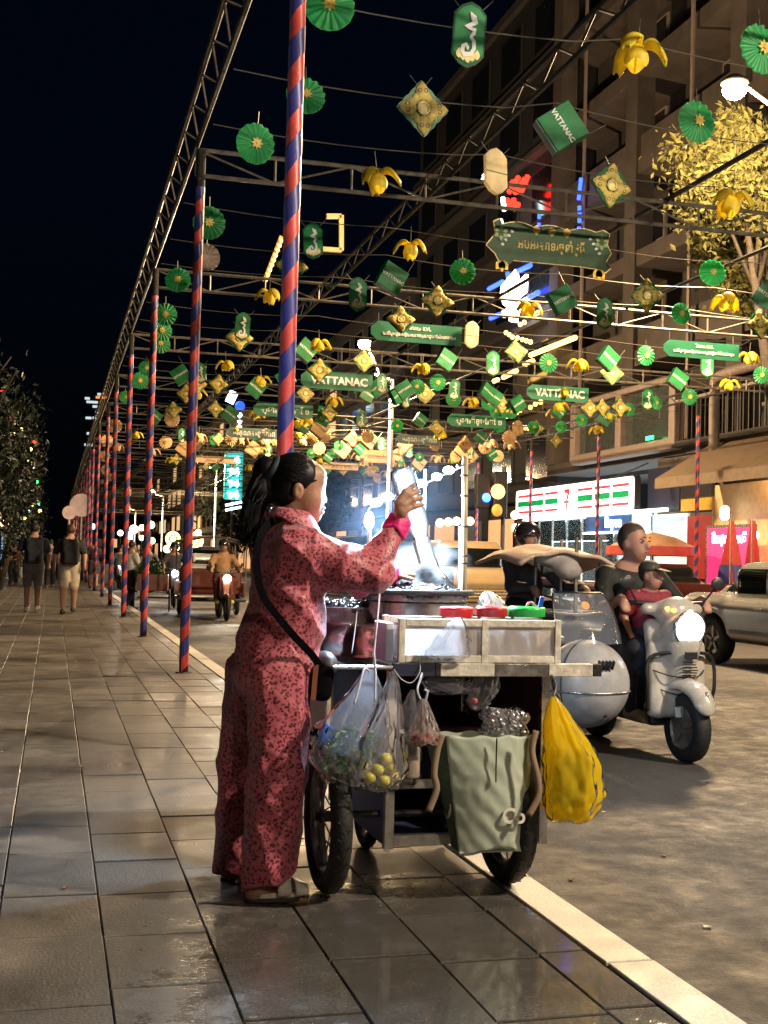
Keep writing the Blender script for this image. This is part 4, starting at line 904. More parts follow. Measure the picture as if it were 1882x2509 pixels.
def wheel(name, c, r, tr_, parent, nsp=14, axis=(1, 0, 0), rimr=.80, fat=1.):
    w_ = wobj(name, xf(xf(torus(r-tr_, tr_, 44, 12, 'X'), T(sc=(fat, 1, 1))), T(c)), RUB, parent, smooth=True)
    lug = []
    for k in range(56):
        a = 2*math.pi*k/56; s = (-1)**k; lug.append(xf(box((s*tr_*.32*fat, 0, r-.0035), (tr_*.6*fat, .007, .003), (0, 0, s*.5)), Matrix.Translation(c) @ Matrix.Rotation(a, 4, 'X')))
    wobj('tread', join(*lug), RUB, w_, kind='stuff') if False else None
    g = lug
    t_ = obj('tread', (np.concatenate([x[0] for x in g])-np.array(parent.location), join(*g)[1]), RUB, w_); t_['kind'] = 'stuff'
    rm = obj('rim', (xf(lathe([(r-tr_*2.05, -tr_*.5), (r-tr_*1.7, -tr_*.62), (r-tr_*1.7, tr_*.62), (r-tr_*2.05, tr_*.5), (r-tr_*2.25, 0), (r-tr_*2.05, -tr_*.5)], 40, 'X'), T(c))[0]-np.array(parent.location), lathe([(1, 0)]*6, 40)[1]), RIM, w_, smooth=True)
    sp_ = []
    for k in range(nsp):
        a = 2*math.pi*k/nsp; b2 = a+(.5 if k % 2 else -.5); s = .025*(1 if k % 2 else -1)
        sp_.append(rod(Vector(c)+Vector((s, .022*math.cos(b2), .022*math.sin(b2))), Vector(c)+Vector((0, (r-tr_*2.1)*math.cos(a), (r-tr_*2.1)*math.sin(a))), .0032, 5))
    for g_ in sp_: obj('spoke', (g_[0]-np.array(parent.location), g_[1]), RIM, w_)
    hb = xf(lathe([(.001, -.045), (.016, -.045), (.016, -.03), (.028, -.028), (.02, -.01), (.02, .01), (.028, .028), (.016, .03), (.016, .045), (.001, .045)], 14, 'X'), T(c))
    obj('hub', (hb[0]-np.array(parent.location), hb[1]), DARKST, w_, smooth=True); return w_
WX0, WX1 = J(802, 2060, 4.36)[0], J(1236, 2060, 4.40)[0]
wheel('wheel', (WX0, 4.37, .272), .272, .040, ct, fat=1.0)
wheel('wheel', (WX1, 4.40, .272), .272, .040, ct, fat=1.0)
wobj('axle', rod((WX0, 4.385, .272), (WX1, 4.385, .272), .014, 8), DARKST, ct)
c3 = J(892, 2010, 5.02); wheel('wheel', (c3[0]+.01, 5.02, .155), .155, .026, ct, nsp=8)
wobj('fork', join(bar((c3[0]-.03, 5.02, .155), (c3[0]-.03, 5.0, BZ+.1), .02, .03), bar((c3[0]+.05, 5.02, .155), (c3[0]+.05, 5.0, BZ+.1), .02, .03), bar((c3[0]-.03, 5.0, BZ+.1), (c3[0]+.2, 5.0, BZ+.1), .02, .03)), DARKST, ct)
wobj('mudguard', sheet(lambda u, v: Vector((WX0-.05+.1*u, 4.37+.31*math.cos(.2+v*1.9), .272+.31*math.sin(.2+v*1.9))), 4, 14), RUB, ct, smooth=True)
# lamp mast with LED string
BAMB = M('bamboo pole', (.46, .38, .25), .5, var=.25, scale=12)
mx = thing('lamp_mast', 'tan bamboo mast on the cart carrying a string of white lights', 'mast', J(1137, 1630, 4.72))
wobj('pole', tube([J(1134, 1640, 4.72), J(1138, 1300, 4.72), J(1140, 1118, 4.72)], .0125, 10), BAMB, mx, smooth=True)
for y_ in (1165, 1215, 1290, 1362, 1380): wobj('tie_band', xf(torus(.0135, .0035, 14, 5, 'Z'), T(J(1138, y_, 4.72))), RUB, mx)
wobj('crossarm', rod(J(1120, 1143, 4.72), J(1165, 1135, 4.72), .006, 6), ALU, mx)
for (xx, y0_, y1_) in ((1128, 1290, 1460), (1041, 1150, 1260), (905, 1300, 1400)): wobj('white_stay', rod(J(xx, y0_, 4.80), J(xx, y1_, 4.80), .008 if xx != 1041 else .005, 8), M('white tube', (.75, .78, .8), .3), mx)
LEDC = M('cold led', (.85, .92, 1.), emit=55., ecol=(.72, .86, 1.))
sl = thing('light_string', 'string of glaring cold white bulbs strung over the cart', 'lights', J(1040, 1180, 4.8))
bp_ = [(905, 1276, .020, .036), (921, 1231, .026, .016), (950, 1217, .026, .016), (1034, 1184, .022, .015), (1070, 1168, .022, .015), (1100, 1152, .024, .016)]
for (xx, yy, ra, rb) in bp_: wobj('bulb', ball(J(xx, yy, 4.86), (ra, .016, rb), 14, 10), LEDC, sl, smooth=True)
wobj('cable', tube(catm([J(905, 1300, 4.86), J(903, 1250, 4.87), J(921, 1238, 4.87), J(950, 1222, 4.87), J(990, 1205, 4.87), J(1034, 1188, 4.87), J(1070, 1172, 4.87), J(1100, 1158, 4.87), J(1140, 1140, 4.74)]), .003, 5), RUB, sl)
lamp('bulb_light', 'POINT', Vector(J(905, 1276, 4.83))-sl.location, 105, (.58, .78, 1.), sl, .035)
lamp('bulb_light', 'POINT', Vector(J(1070, 1168, 4.82))-sl.location, 75, (.62, .8, 1.), sl, .06)
lamp('bulb_light', 'POINT', Vector(J(940, 1222, 4.82))-sl.location, 60, (.62, .8, 1.), sl, .05)

# --- basins and snails
POL = M('polished aluminium', (.74, .72, .73), .22, .8, var=.05, rvar=.06)
SNAIL = M('black snail shells', (.015, .013, .014), .12, var=.5, scale=60, spec=.8)
def bowl(name, c, r, h, label, snails=None, mt_=POL):
    t = thing(name, label, 'basin', c)
    obj('bowl_wall', lathe([(.001, 0), (r*.62, 0), (r*.78, h*.12), (r*.92, h*.5), (r*.97, h*.93), (r*1.05, h*.97), (r*1.06, h), (r*.96, h*.985), (r*.9, h*.5), (r*.76, h*.16), (r*.6, .01), (.001, .01)], 48), mt_, t, smooth=True)
    return t
bA = J(1024, 1450, 4.78); rA = .215
bw = bowl('steel_basin', (bA[0], 4.80, bA[2]-.165), rA, .165, 'large steel basin heaped with black snails under the pouring bottle')
rs_ = random.Random(8)
def snail_heap(c, r, n_, ht, label):
    g = []; base = lathe([(.001, ht*.8), (r*.5, ht*.7), (r*.85, ht*.25), (r, -.03)], 28)
    sh_ = lathe([(.0005, .02), (.005, .014), (.0085, .005), (.009, -.003), (.006, -.010), (.001, -.012)], 8)
    for k in range(n_):
        a = rs_.uniform(0, 6.28); d = r*math.sqrt(rs_.random()); z = ht*(1-(d/r)**2)*.8+rs_.uniform(0, .01)
        g.append(xf(sh_, T((d*math.cos(a), d*math.sin(a), z), (rs_.uniform(0, 6), rs_.uniform(0, 6), 0), (1.3,)*3)))
    o = obj('snail_heap', join(base, *g), SNAIL, smooth=True, label=label, cat='snails', kind='stuff'); o.location = c; return o
snail_heap((bA[0], 4.80, bA[2]-.012), rA*.98, 420, .035, 'heap of glossy black snails filling the large basin')
o = obj('rim_cloth', xf(torus(rA*1.04, .012, 48, 8, 'Z'), T((0, 0, .166))), RUB, bw, smooth=True)
bB = J(838, 1484, 4.98)
bowl('steel_basin', (bB[0], 4.98, bB[2]-.13), .175, .13, 'smaller steel basin with snails between the woman and the large basin', mt_=POL)
snail_heap((bB[0], 4.98, bB[2]-.012), .16, 220, .03, 'heap of dark snails in the smaller basin')
COP = M('worn copper steel', (.42, .27, .22), .25, .9, var=.2, rvar=.1)
for (px_, py_, Y_, r, h, lb, mt_) in [(845, 1555, 4.95, .185, .13, 'upturned dull steel pot under the smaller basin', POL), (922, 1552, 4.70, .135, .125, 'upturned coppery pot under the large basin', COP), (1060, 1550, 4.84, .13, .12, 'upturned pot hidden under the large basin', ALU)]:
    p = J(px_, py_, Y_); t = thing('steel_pot', lb, 'pot', (p[0], Y_, TZ+.013))
    obj('pot_wall', lathe([(r*1.05, 0), (r*1.04, .012), (r, .014), (r*.97, h*.5), (r*.85, h*.88), (r*.6, h), (.001, h)], 36), mt_, t, smooth=True)
# --- display case
XC0, XC1 = J(972, 1570, YF+.03)[0], J(1368, 1570, YF+.03)[0]; XM = J(1182, 1570, YF+.03)[0]; CZ0, CZ1 = TZ+.024, J(1170, 1516, YF+.03)[2]
dc = thing('display_case', 'low whitewashed case with clear panels on the cart front', 'display case', (XC0, YF, CZ0))
ya, yb = YF+.0, YF+.24
ACR = film('hazy acrylic', (.85, .80, .80), .3, .08, .55)
for z_ in (CZ0, CZ1-.028): wobj('rail', box2((XC0+.026, ya, z_), (XC1-.026, ya+.026, z_+.026)), WOOD, dc, bevel=.002)
for z_ in (CZ0, CZ1-.028): wobj('rail', box2((XC0+.026, yb-.026, z_), (XC1-.026, yb, z_+.026)), WOOD, dc, bevel=.002)
for x_ in (XC0, XM-.013, XC1-.026):
    wobj('upright', box2((x_, ya-.002, CZ0-.001), (x_+.024, ya+.024, CZ1)), WOOD, dc, bevel=.002); wobj('upright', box2((x_, yb-.024, CZ0-.001), (x_+.024, yb+.002, CZ1)), WOOD, dc, bevel=.002)
for (p, q_) in ((XC0+.025, XM-.014), (XM+.012, XC1-.027)):
    wobj('panel', box2((p, ya+.008, CZ0+.027), (q_, ya+.012, CZ1-.03)), ACR, dc); wobj('panel', box2((p, yb-.014, CZ0+.027), (q_, yb-.01, CZ1-.03)), M('white laminate', (.6, .55, .52), .4), dc)
    wobj('foil_lining', box2((p, ya+.03, CZ0+.004), (q_, yb-.03, CZ0+.01)), ALU, dc)
for x_ in (XC0+.004, XC1-.008): wobj('panel', box2((x_, ya+.028, CZ0+.027), (x_+.004, yb-.028, CZ1-.03)), ACR, dc)
wobj('side_box', box2((J(945, 1570, YF+.05)[0], YF+.05, CZ0-.002), (XC0-.006, YF+.22, CZ1-.02)), M('lilac white plastic', (.6, .58, .66), .4), dc, bevel=.004)
for (px_, w_, lc, lb) in [(1118, .058, (.62, .015, .02), 'jar with a bright red screw lid, left one'), (1204, .056, (.40, .01, .015), 'jar with a darker red lid beside the green-lidded one'), (1290, .066, (.02, .50, .07), 'jar with a green screw lid on the display case')]:
    p = J(px_, 1500, YF+.13); t = thing('jar', lb, 'jar', (p[0], YF+.13, CZ0+.012)); h = p[2]-CZ0-.012
    obj('glass_body', lathe([(.001, 0), (w_*.92, 0), (w_*.95, .02), (w_*.95, h-.025), (w_*.9, h-.012), (.001, h-.012)], 28), film('jar plastic', (.7, .6, .5), .5, .05, .4), t, smooth=True)
    obj('lid', lathe([(w_*1.05, h-.016), (w_*1.08, h-.014), (w_*1.08, h+.006), (w_*1.12, h+.009), (w_*1.08, h+.017), (w_*1.0, h+.021), (w_*.95, h+.017), (.001, h+.017)], 36), M('lid %.2f' % lc[0], lc, .35, var=.08), t, smooth=True)
p = J(1318, 1492, YF+.13)
sc_ = thing('scissors', 'scissors with blue and pink handles lying on the green lid', 'scissors', p)
obj('blue_handle', blob([('b', (.012, 0, .022), (.009, .006, .028), .005, (0, .2, 0))], .005, .003, pad=.01), M('blue plastic', (.02, .09, .5), .35), sc_, smooth=True)
obj('pink_loop', xf(torus(.016, .005, 18, 7, 'Y'), T((-.03, 0, .008))), M('pink plastic', (.65, .2, .25), .4), sc_, smooth=True)
obj('blade', box((-.06, 0, .0), (.07, .004, .01)), ALU, sc_)
# --- plastic bags
def bag(name, label, cat, path, radii, mt_, pleat=.10, npl=11, seed=0, flat=.8, nu=90, rot=0., handles=None, hm=None, top=.04, jit=1., cr_=.09):
    """gathered bag: path of centres from apex down, radii along it"""
    P = catm(path, 5); n_ = len(P); R2 = np.interp(np.linspace(0, 1, n_), np.linspace(0, 1, len(radii)), radii); rb = random.Random(seed); ph = [rb.uniform(0, 6.28) for _ in range(6)]
    def fn(u, v):
        i = v*(n_-1); k = min(int(i), n_-2); f = i-k; c = P[k].lerp(P[k+1], f); r = R2[k]*(1-f)+R2[k+1]*f
        a = u*2*math.pi; env = max(0., 1-v*1.05)*.9+.22
        aw = a+.35*math.sin(2*a+ph[2])+.25*math.sin(3*a+ph[3]+v)
        pl = 1+pleat*env*(1.4*abs(math.sin(npl*.5*aw+ph[0]+.8*math.sin(v*3+ph[1])))-.9+.5*math.sin((npl*2+3)*aw+ph[2]+2*v)+.6*math.sin(3*a+ph[3])*jit)+.05*jit*math.sin(5*a+v*9+ph[4])*math.sin(v*7+ph[5])
        pl += cr_*(abs(math.sin(a*7+v*23+ph[2]))*abs(math.sin(a*4-v*17+ph[3]))-.4)*min(1, v*3)
        return c+Vector((math.cos(a)*r*pl, math.sin(a)*r*pl*flat, .02*jit*math.sin(4*a+ph[1])*v*r*4))
    t = thing(name, label, cat, path[0])
    wobj('film', sheet(fn, nu, 60, True), mt_, t, smooth=True)
    if handles:
        for h_ in handles: wobj('handle', tube(catm(h_, 4), .0045, 6), hm or mt_, t, smooth=True)
    return t
CLR = film('clear bag film', (.72, .72, .82), .80, .10, .5)
CLR2 = film('milky bag film', (.62, .55, .55), .45, .2, .5)
YB = YF-.085
bag('plastic_bag', 'bulging clear bag of green herbs hanging nearest the woman', 'bag', [J(905, 1640, YB), J(892, 1705, YB), J(862, 1780, YB), J(852, 1850, YB), J(872, 1915, YB), J(885, 1928, YB)], [.012, .07, .136, .146, .10, .004], CLR, .08, 9, 1, .6, handles=[[J(905, 1645, YB), J(892, 1640, YB-.02), J(878, 1690, YB-.05), J(868, 1725, YB-.06)], [J(916, 1600, YB), J(920, 1650, YB-.02), J(918, 1720, YB-.04)]], hm=M('milky handle', (.55, .6, .75), .3))
bag('plastic_bag', 'long clear gathered bag of yellow limes tied to the cart bar', 'bag', [J(964, 1645, YB-.03), J(955, 1720, YB-.04), J(935, 1800, YB-.05), J(928, 1880, YB-.055), J(925, 1930, YB-.05), J(926, 1940, YB-.05)], [.006, .04, .082, .102, .07, .004], CLR, .16, 13, 2, .7)
rl = random.Random(4)
LEAFM = M('herb green', (.10, .26, .05), .45, var=.5, scale=40); LIME = M('lime yellow', (.6, .52, .05), .4, var=.3, scale=25)
hb_ = []
for k in range(520):
    c = Vector(J(860+max(-52, min(52, rl.gauss(0, 30))), 1842+max(-50, min(50, rl.gauss(0, 30))), YB+rl.uniform(-.03, .03))); l = rl.uniform(.03, .08)
    g = vf([(-.007, 0, 0), (0, 0, -l/2), (.007, .003, 0), (0, 0, l/2)], [(0, 1, 2, 3)]); hb_.append(xf(g, T(c, (rl.uniform(0, 6), rl.uniform(0, 6), rl.uniform(0, 6)))))
for k in range(26):
    c = Vector(J(880+rl.gauss(0, 22), 1860+rl.gauss(0, 24), YB+rl.uniform(-.03, .02))); d = Vector((rl.uniform(-.05, .05), rl.uniform(-.02, .02), .06)); hb_.append(rod(c-d, c+d, .0022, 4))
obj('herb_bundle', join(*hb_), LEAFM, label='dark green herbs packed inside the bulging clear bag', cat='herbs', kind='stuff')
obj('blue_packet', blob([('b', J(800, 1800, YB), (.028, .02, .035), .012, (0, .4, .3))], .01, .006, fold(.006)), M('blue foil packet', (.02, .12, .6), .25, var=.5, scale=40), smooth=True, label='crumpled blue packet inside the herb bag', cat='packet')
for k, (x_, y_) in enumerate([(905, 1905), (940, 1912), (966, 1900), (925, 1885), (955, 1880), (895, 1885), (945, 1860)]):
    obj('lime', ball(J(x_, y_, YB-.05+.012*(k % 3)), (.024, .024, .022), 14, 10), LIME, smooth=True, label='yellow-green lime at the bottom of the long clear bag', cat='fruit', group='limes in the clear bag')
bag('plastic_bag', 'narrow clear bag holding a jar of pale liquid', 'bag', [J(1012, 1690, YB+.02), J(1005, 1750, YB+.02), J(1000, 1830, YB+.02), J(998, 1900, YB+.02), J(1010, 1925, YB+.02)], [.006, .035, .05, .047, .004], CLR, .1, 8, 5, .8)
p = J(1000, 1905, YB+.02); t = thing('jar', 'clear jar of pale tan liquid hanging in a bag', 'jar', p)
obj('glass_body', lathe([(.001, 0), (.038, 0), (.041, .01), (.041, .12), (.034, .14), (.034, .16)], 24), film('jar plastic', (.7, .6, .5), .5, .05, .4), t, smooth=True)
obj('liquid', lathe([(.001, .003), (.0385, .003), (.039, .055), (.001, .055)], 24), M('tan liquid', (.55, .36, .22), .35), t, smooth=True)
bag('plastic_bag', 'small milky bag with red chillies in its base', 'bag', [J(1036, 1712, YB-.07), J(1038, 1750, YB-.07), J(1040, 1795, YB-.07), J(1038, 1822, YB-.07), J(1038, 1828, YB-.07)], [.012, .032, .056, .05, .004], CLR2, .08, 9, 7, .7, handles=[[J(1030, 1715, YB-.07), J(1022, 1690, YB-.07), J(1030, 1665, YB-.04), J(1034, 1650, YB)], [J(1043, 1715, YB-.07), J(1047, 1695, YB-.07), J(1040, 1690, YB-.07)]], hm=M('milky handle', (.55, .6, .75), .3))
obj('chilli_sauce', join(*[tube([J(1038+rl.gauss(0, 14), 1812+rl.gauss(0, 5), YB-.07+rl.uniform(-.03, .03)), J(1038+rl.gauss(0, 16), 1812+rl.gauss(0, 6), YB-.07+rl.uniform(-.03, .03))], [.009, .004], 7) for _ in range(34)]), M('chilli red', (.42, .03, .005), .3, var=.4, scale=60), smooth=True, label='red chillies in the bottom of the small milky bag', cat='chillies', kind='stuff')
bag('plastic_bag', 'yellow plastic bag hanging at the right end of the cart', 'bag', [J(1356, 1706, YB-.03), J(1372, 1775, YB-.03), J(1398, 1860, YB-.03), J(1404, 1950, YB-.03), J(1398, 2005, YB-.03), J(1394, 2012, YB-.03)], [.008, .062, .105, .118, .085, .005], film('yellow bag film', (.95, .74, .04), .20, .22, .6, (1., .85, .1), .14, 9.), .10, 10, 11, .75, handles=[[J(1356, 1708, YB-.03), J(1362, 1680, YB), J(1352, 1655, YF-.03)], [J(1372, 1710, YB-.03), J(1358, 1690, YB), J(1350, 1655, YF-.03)]], hm=WIRE)
obj('dark_carton', box(J(1400, 1905, YB-.03), (.10, .07, .2), (0, .12, .2)), M('dark carton', (.06, .07, .03), .6), bevel=.004, label='dark box showing through the yellow bag', cat='box')
bag('plastic_bag', 'white crumpled bag lying behind the red-lidded jars', 'bag', [J(1192, 1448, 4.66), J(1200, 1466, 4.66), J(1205, 1490, 4.66), J(1205, 1508, 4.66), J(1205, 1560, 4.66)], [.006, .04, .06, .055, .004], film('white bag film', (.8, .8, .82), .15, .25, .5), .16, 7, 21, .8, jit=2.)
bag('plastic_bag', 'clear crumpled bag with a pink scrap under the tabletop', 'bag', [J(1190, 1655, YF+.03), J(1185, 1690, YF+.03), J(1172, 1725, YF+.03), J(1165, 1742, YF+.03)], [.05, .06, .04, .004], CLR, .16, 8, 31, .6, jit=2.)
obj('pink_scrap', blob([('e', J(1160, 1718, YF+.03), (.022, .014, .016))], .01, .005, fold(.006)), M('pink paper', (.55, .08, .12), .5), smooth=True, label='pink scrap inside the clear crumpled bag', cat='wrapper')
bag('plastic_bag', 'flat clear bag slung under the tabletop front', 'bag', [J(1070, 1652, YF+.02), J(1085, 1668, YF+.02), J(1100, 1695, YF+.02), J(1100, 1702, YF+.02)], [.05, .09, .075, .004], CLR, .1, 8, 33, .3, jit=1.5)
bag('plastic_bag', 'torn clear bag draped over the left of the display case', 'bag', [J(1125, 1512, YF-.03), J(1115, 1560, YF-.035), J(1100, 1605, YF-.035), J(1098, 1622, YF-.03)], [.008, .06, .085, .004], CLR, .13, 8, 37, .22, jit=1.5)
# silver foil crumple
def foil(P): return .012*np.sin(P[:, 0]*170+5*np.sin(P[:, 2]*60))*np.sin(P[:, 2]*150+4*np.sin(P[:, 0]*70))+.008*np.sin(P[:, 1]*220+P[:, 0]*140)
obj('foil_packet', blob([('b', J(1235, 1775, YF-.02), (.075, .05, .05), .02)], .02, .006, foil), M('silver foil', (.75, .75, .78), .25, .9, var=.1), label='crumpled silver foil packet on top of the green shopping bag', cat='packet')
# --- pale green shopping bag
WOV = film('woven pale green', (.74, .82, .70), .06, .28, .45, fres=.16, crk=17.)
x0, x1 = J(1092, 1800, YF-.09)[0], J(1302, 1800, YF-.09)[0]; z1, z0 = J(1190, 1802, YF-.09)[2], J(1190, 2085, YF-.09)[2]
gb = thing('shopping_bag', 'pale green woven shopping bag hanging from the cart front', 'bag', ((x0+x1)/2, YF-.05, z0))
hw = (x1-x0)/2; hh = z1-z0
def gside(s):
    def fn(u, v):
        tx = (u-.5)*2; w_ = hw*(1-.24*(1-v)**1.2); wr = .002*math.sin(u*9+v*13)*math.sin(v*17+u*7)+.0015*math.sin(u*27+v*29)
        yb_ = -.045-.02*math.cos(tx*1.5)-.022*math.sin(v*math.pi)*(1-tx*tx)
        return Vector((tx*w_+.02*(1-v), s*yb_*-1 if s > 0 else yb_+wr, v*hh+.012*math.sin(tx*3+1)*(1-v)+.004*math.sin(u*20)*v))
    return fn
o = obj('front_panel', sheet(gside(-1), 34, 34), WOV, gb, smooth=True); o.modifiers.new('thick', 'SOLIDIFY').thickness = .002
o = obj('back_panel', sheet(gside(1), 18, 18), WOV, gb, smooth=True)
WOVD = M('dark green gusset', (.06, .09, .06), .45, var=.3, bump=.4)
for s in (-1, 1):
    def gus(u, v, s=s): w_ = hw*(1-.24*(1-v)**1.2); return Vector((s*(w_-.03*math.sin(u*math.pi)*(1 if s > 0 else -2.2)*v)+.02*(1-v), -.046+.092*u, v*hh))
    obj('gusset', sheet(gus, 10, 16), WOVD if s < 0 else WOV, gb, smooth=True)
obj('bottom', box2((-hw*.76+.02, -.05, -.004), (hw*.76+.02, .05, .0)), WOV, gb)
obj('seam', tube([Vector((hw*.06, -.094, hh*.995)), Vector((hw*.05, -.098, hh*.8)), Vector((hw*.05, -.099, hh*.62))], .003, 5), RUB, gb)
for s, pth in ((-1, [(1084, 1800), (1072, 1838), (1064, 1895), (1070, 1935), (1050, 1988)]), (1, [(1314, 1790), (1304, 1840), (1318, 1905), (1320, 1950), (1296, 1998)])):
    o = obj('strap', band([Vector(J(x_, y_, YF-.17))-gb.location for x_, y_ in catm([Vector((a_, b2, 0)) for a_, b2 in pth], 5) and [(v.x, v.y) for v in catm([Vector((a_, b2, 0)) for a_, b2 in pth], 5)]], .024, (0, -1, 0)), M('tan webbing', (.26, .19, .13), .8, spec=.1), gb, smooth=True); o.modifiers.new('thick', 'SOLIDIFY').thickness = .003
obj('lettering', xf(textmesh('Co', .075, .001, .002), T((hw*.52, -.085, hh*.32), (-.04, .06, .12))), M('cream print', (.7, .66, .58), .5), gb)
obj('emblem', join(*[xf(torus(.006+.007*k, .0025, 20, 5, 'X'), T((-hw*.86, -.01, hh*.38), (0, 0, .1), (1, 1, 1.5))) for k in range(4)]), M('cream print', (.7, .66, .58), .5), gb)
# string ties
obj('tie_string', join(tube(catm([J(932, 1440, YF+.2), J(925, 1520, YF+.1), J(917, 1600, YF), J(915, 1630, YF-.02)]), .003, 5), tube(catm([J(965, 1640, YF-.03), J(985, 1665, YF-.04), J(1010, 1672, YF-.04), J(1030, 1640, YF-.03), J(1020, 1600, YF+.02)]), .002, 5), tube(catm([J(875, 1500, YF+.4), J(868, 1560, YF+.3), J(862, 1600, YF+.2)]), .002, 5)), M('white string', (.7, .7, .72), .6), smooth=True, label='white string tied round the bags and the cart rail', cat='string')

# ================================================================== PEOPLE AND VEHICLES
def figure(label, loc, rz, pose='walk', H=1.72, top=(.02, .02, .025), bottom=(.4, .36, .3), short=True, sleeve=.55, hair=(.02, .015, .012), bald=False, helmet=None, h=.022, skin=(.34, .19, .13), sc=1., fat=1., shoe=(.5, .5, .48), group=None, ph=1, long_hair=False, cap=None, look=0., hs_=1., hands=None):
    """one posed person, facing local -Y"""
    t = thing('person', label, 'person', loc, (0, 0, rz), group); t.scale = (H/1.72,)*3
    sk = M('skin %.2f' % skin[0], skin, .55, var=.1); tm = M('top %.3f %.3f %.3f' % top, top, .75, var=.2, scale=12, bump=.25, bscale=25); bm = M('bottom %.3f %.3f %.3f' % bottom, bottom, .75, var=.15, scale=12, bump=.25, bscale=25); hm = M('hair %.3f' % hair[0], hair, .6)
    f = fat
    if pose == 'walk':
        hip, sh = .92, 1.40
        kn = [(.10, -.13*ph, .50), (-.10, .02*ph, .50)]; ft = [(.10, -.16*ph, .06), (-.10, .22*ph, .09)]
        el = [(.27*f, .10*ph, 1.13), (-.27*f, -.02*ph, 1.13)]; ha = [(.27*f, -.02*ph, .90), (-.27*f, -.16*ph, .92)]
        ty = 0.
    elif pose == 'stand':
        hip, sh = .92, 1.40; kn = [(.10, -.01, .50), (-.10, -.01, .50)]; ft = [(.10, .02, .06), (-.10, .02, .06)]
        el = [(.26*f, .03, 1.13), (-.26*f, .03, 1.13)]; ha = [(.24*f, -.10, .92), (-.24*f, -.10, .92)]; ty = 0.
    else:
        hip, sh = .80, 1.26; kn = [(.17, -.36, .74), (-.17, -.36, .74)]; ft = [(.15, -.30, .33), (-.15, -.30, .33)]
        el = [(.30*f, -.16, 1.0), (-.30*f, -.16, 1.0)]; ha = [(.30, -.46, 1.0), (-.30, -.46, 1.0)]; ty = .04
    if hands: ha = [(hands[0], hands[1], hands[2]), (-hands[0], hands[1], hands[2])]
    hy = ty-.02; hc = (0, hy-.025, sh+.195)
    cr, sr = math.cos(look), math.sin(look)
    def hp(x, y, z): x *= hs_; y *= hs_; z = z*hs_+(hs_-1)*.05; return (hc[0]+x*cr-y*sr, hc[1]+x*sr+y*cr, hc[2]+z)
    hd = [('e', hp(0, .01, .02), (.078, .095, .105)), ('e', hp(0, -.03, -.05), (.058*f**.5, .062, .075)), ('c', hp(0, -.09, .012), hp(0, -.108, -.022), .009, .015), ('e', hp(.078, .01, -.01), (.012, .02, .03)), ('e', hp(-.078, .01, -.01), (.012, .02, .03)), ('e', hp(0, -.085, -.055), (.028, .012, .009)),
          ('e-', hp(.032, -.102, .012), (.018, .014, .009)), ('e-', hp(-.032, -.102, .012), (.018, .014, .009)), ('c', (0, hy, sh-.02), (0, hy-.01, sh+.12), .058*f, .055*f)]
    hd = [(q[0], q[1], tuple(v*hs_ for v in q[2])) if q[0][0] == 'e' else (q if q is hd[-1] else (q[0], q[1], q[2], q[3]*hs_, q[4]*hs_)) for q in hd]
    bd = list(hd)
    for i, s in ((0, 1), (1, -1)):
        shp = (s*.19*f, ty, sh-.02)
        bd += [('c', shp, el[i], .05*f, .04*f), ('c', el[i], ha[i], .04*f, .026), ('e', (ha[i][0], ha[i][1]-.03, ha[i][2]-.03), (.03, .045, .045)),
               ('c', (s*.09, ty, hip), kn[i], .095*f, .064*f), ('c', kn[i], ft[i], .068*f, .044), ('c', (ft[i][0], ft[i][1]+.03, ft[i][2]-.01), (ft[i][0], ft[i][1]-.13, ft[i][2]-.03), .042, .034)]
        for k in range(4): bd.append(('c', (ha[i][0]+(k-1.5)*.016*s, ha[i][1]-.05, ha[i][2]-.05), (ha[i][0]+(k-1.5)*.016*s, ha[i][1]-.075, ha[i][2]-.085+.006*abs(k-1.5)), .011, .009))
    bd.append(('c', (0, ty, hip), (0, ty, sh), .11, .11, (1.2, .8, 1)))
    obj('body', blob(bd, .028, h), sk, t, smooth=True)
    if h < .016:
        for s in (-1, 1):
            obj('eyebrow', tube([hp(s*.016, -.101, .034), hp(s*.030, -.099, .039), hp(s*.044, -.088, .034)], [.003, .0045, .002], 5), hm, t)
            obj('eye', xf(ball((0, 0, 0), (.013, .006, .006), 8, 6), T(hp(s*.030, -.093, .014), (0, 0, look))), M('eye dark', (.03, .02, .015), .2), t, smooth=True)
        obj('mouth', xf(ball((0, 0, 0), (.024, .006, .006), 8, 6), T(hp(0, -.098, -.055), (0, 0, look))), M('lips', (.30, .09, .08), .4), t, smooth=True)
    ts = [('c', (0, ty, hip+.02), (0, ty, sh-.10), .125*f, .135*f, (1.28, .92, 1)), ('c', (-.15*f, ty, sh-.06), (.15*f, ty, sh-.06), .075*f, .075*f), ('e', (0, ty-.03*f, hip+.18), (.16*f, .125*f, .18))]
    for i, s in ((0, 1), (1, -1)):
        A = Vector((s*.19*f, ty, sh-.03)); B = Vector(el[i]); 
        ts.append(('c', tuple(A), tuple(A.lerp(B, min(1, sleeve*1.3))), .068*f, .062*f))
        if sleeve > .8: ts.append(('c', tuple(B), tuple(B.lerp(Vector(ha[i]), .88)), .056*f, .042))
    ts.append(('b-', (0, 0, hip-.55), (1, 1, .5), 0))
    obj('shirt', blob(ts, .05, h, fold(.006)), tm, t, smooth=True)
    bs = [('c', (-.06, ty, hip+.02), (.06, ty, hip+.02), .115*f, .115*f)]
    for i, s in ((0, 1), (1, -1)):
        A = Vector((s*.09, ty, hip)); K = Vector(kn[i]); bs.append(('c', tuple(A), tuple(K if not short else A.lerp(K, .86)), .115*f, .09*f))
        if not short: bs.append(('c', tuple(K), tuple(K.lerp(Vector(ft[i]), .92)), .085*f, .068))
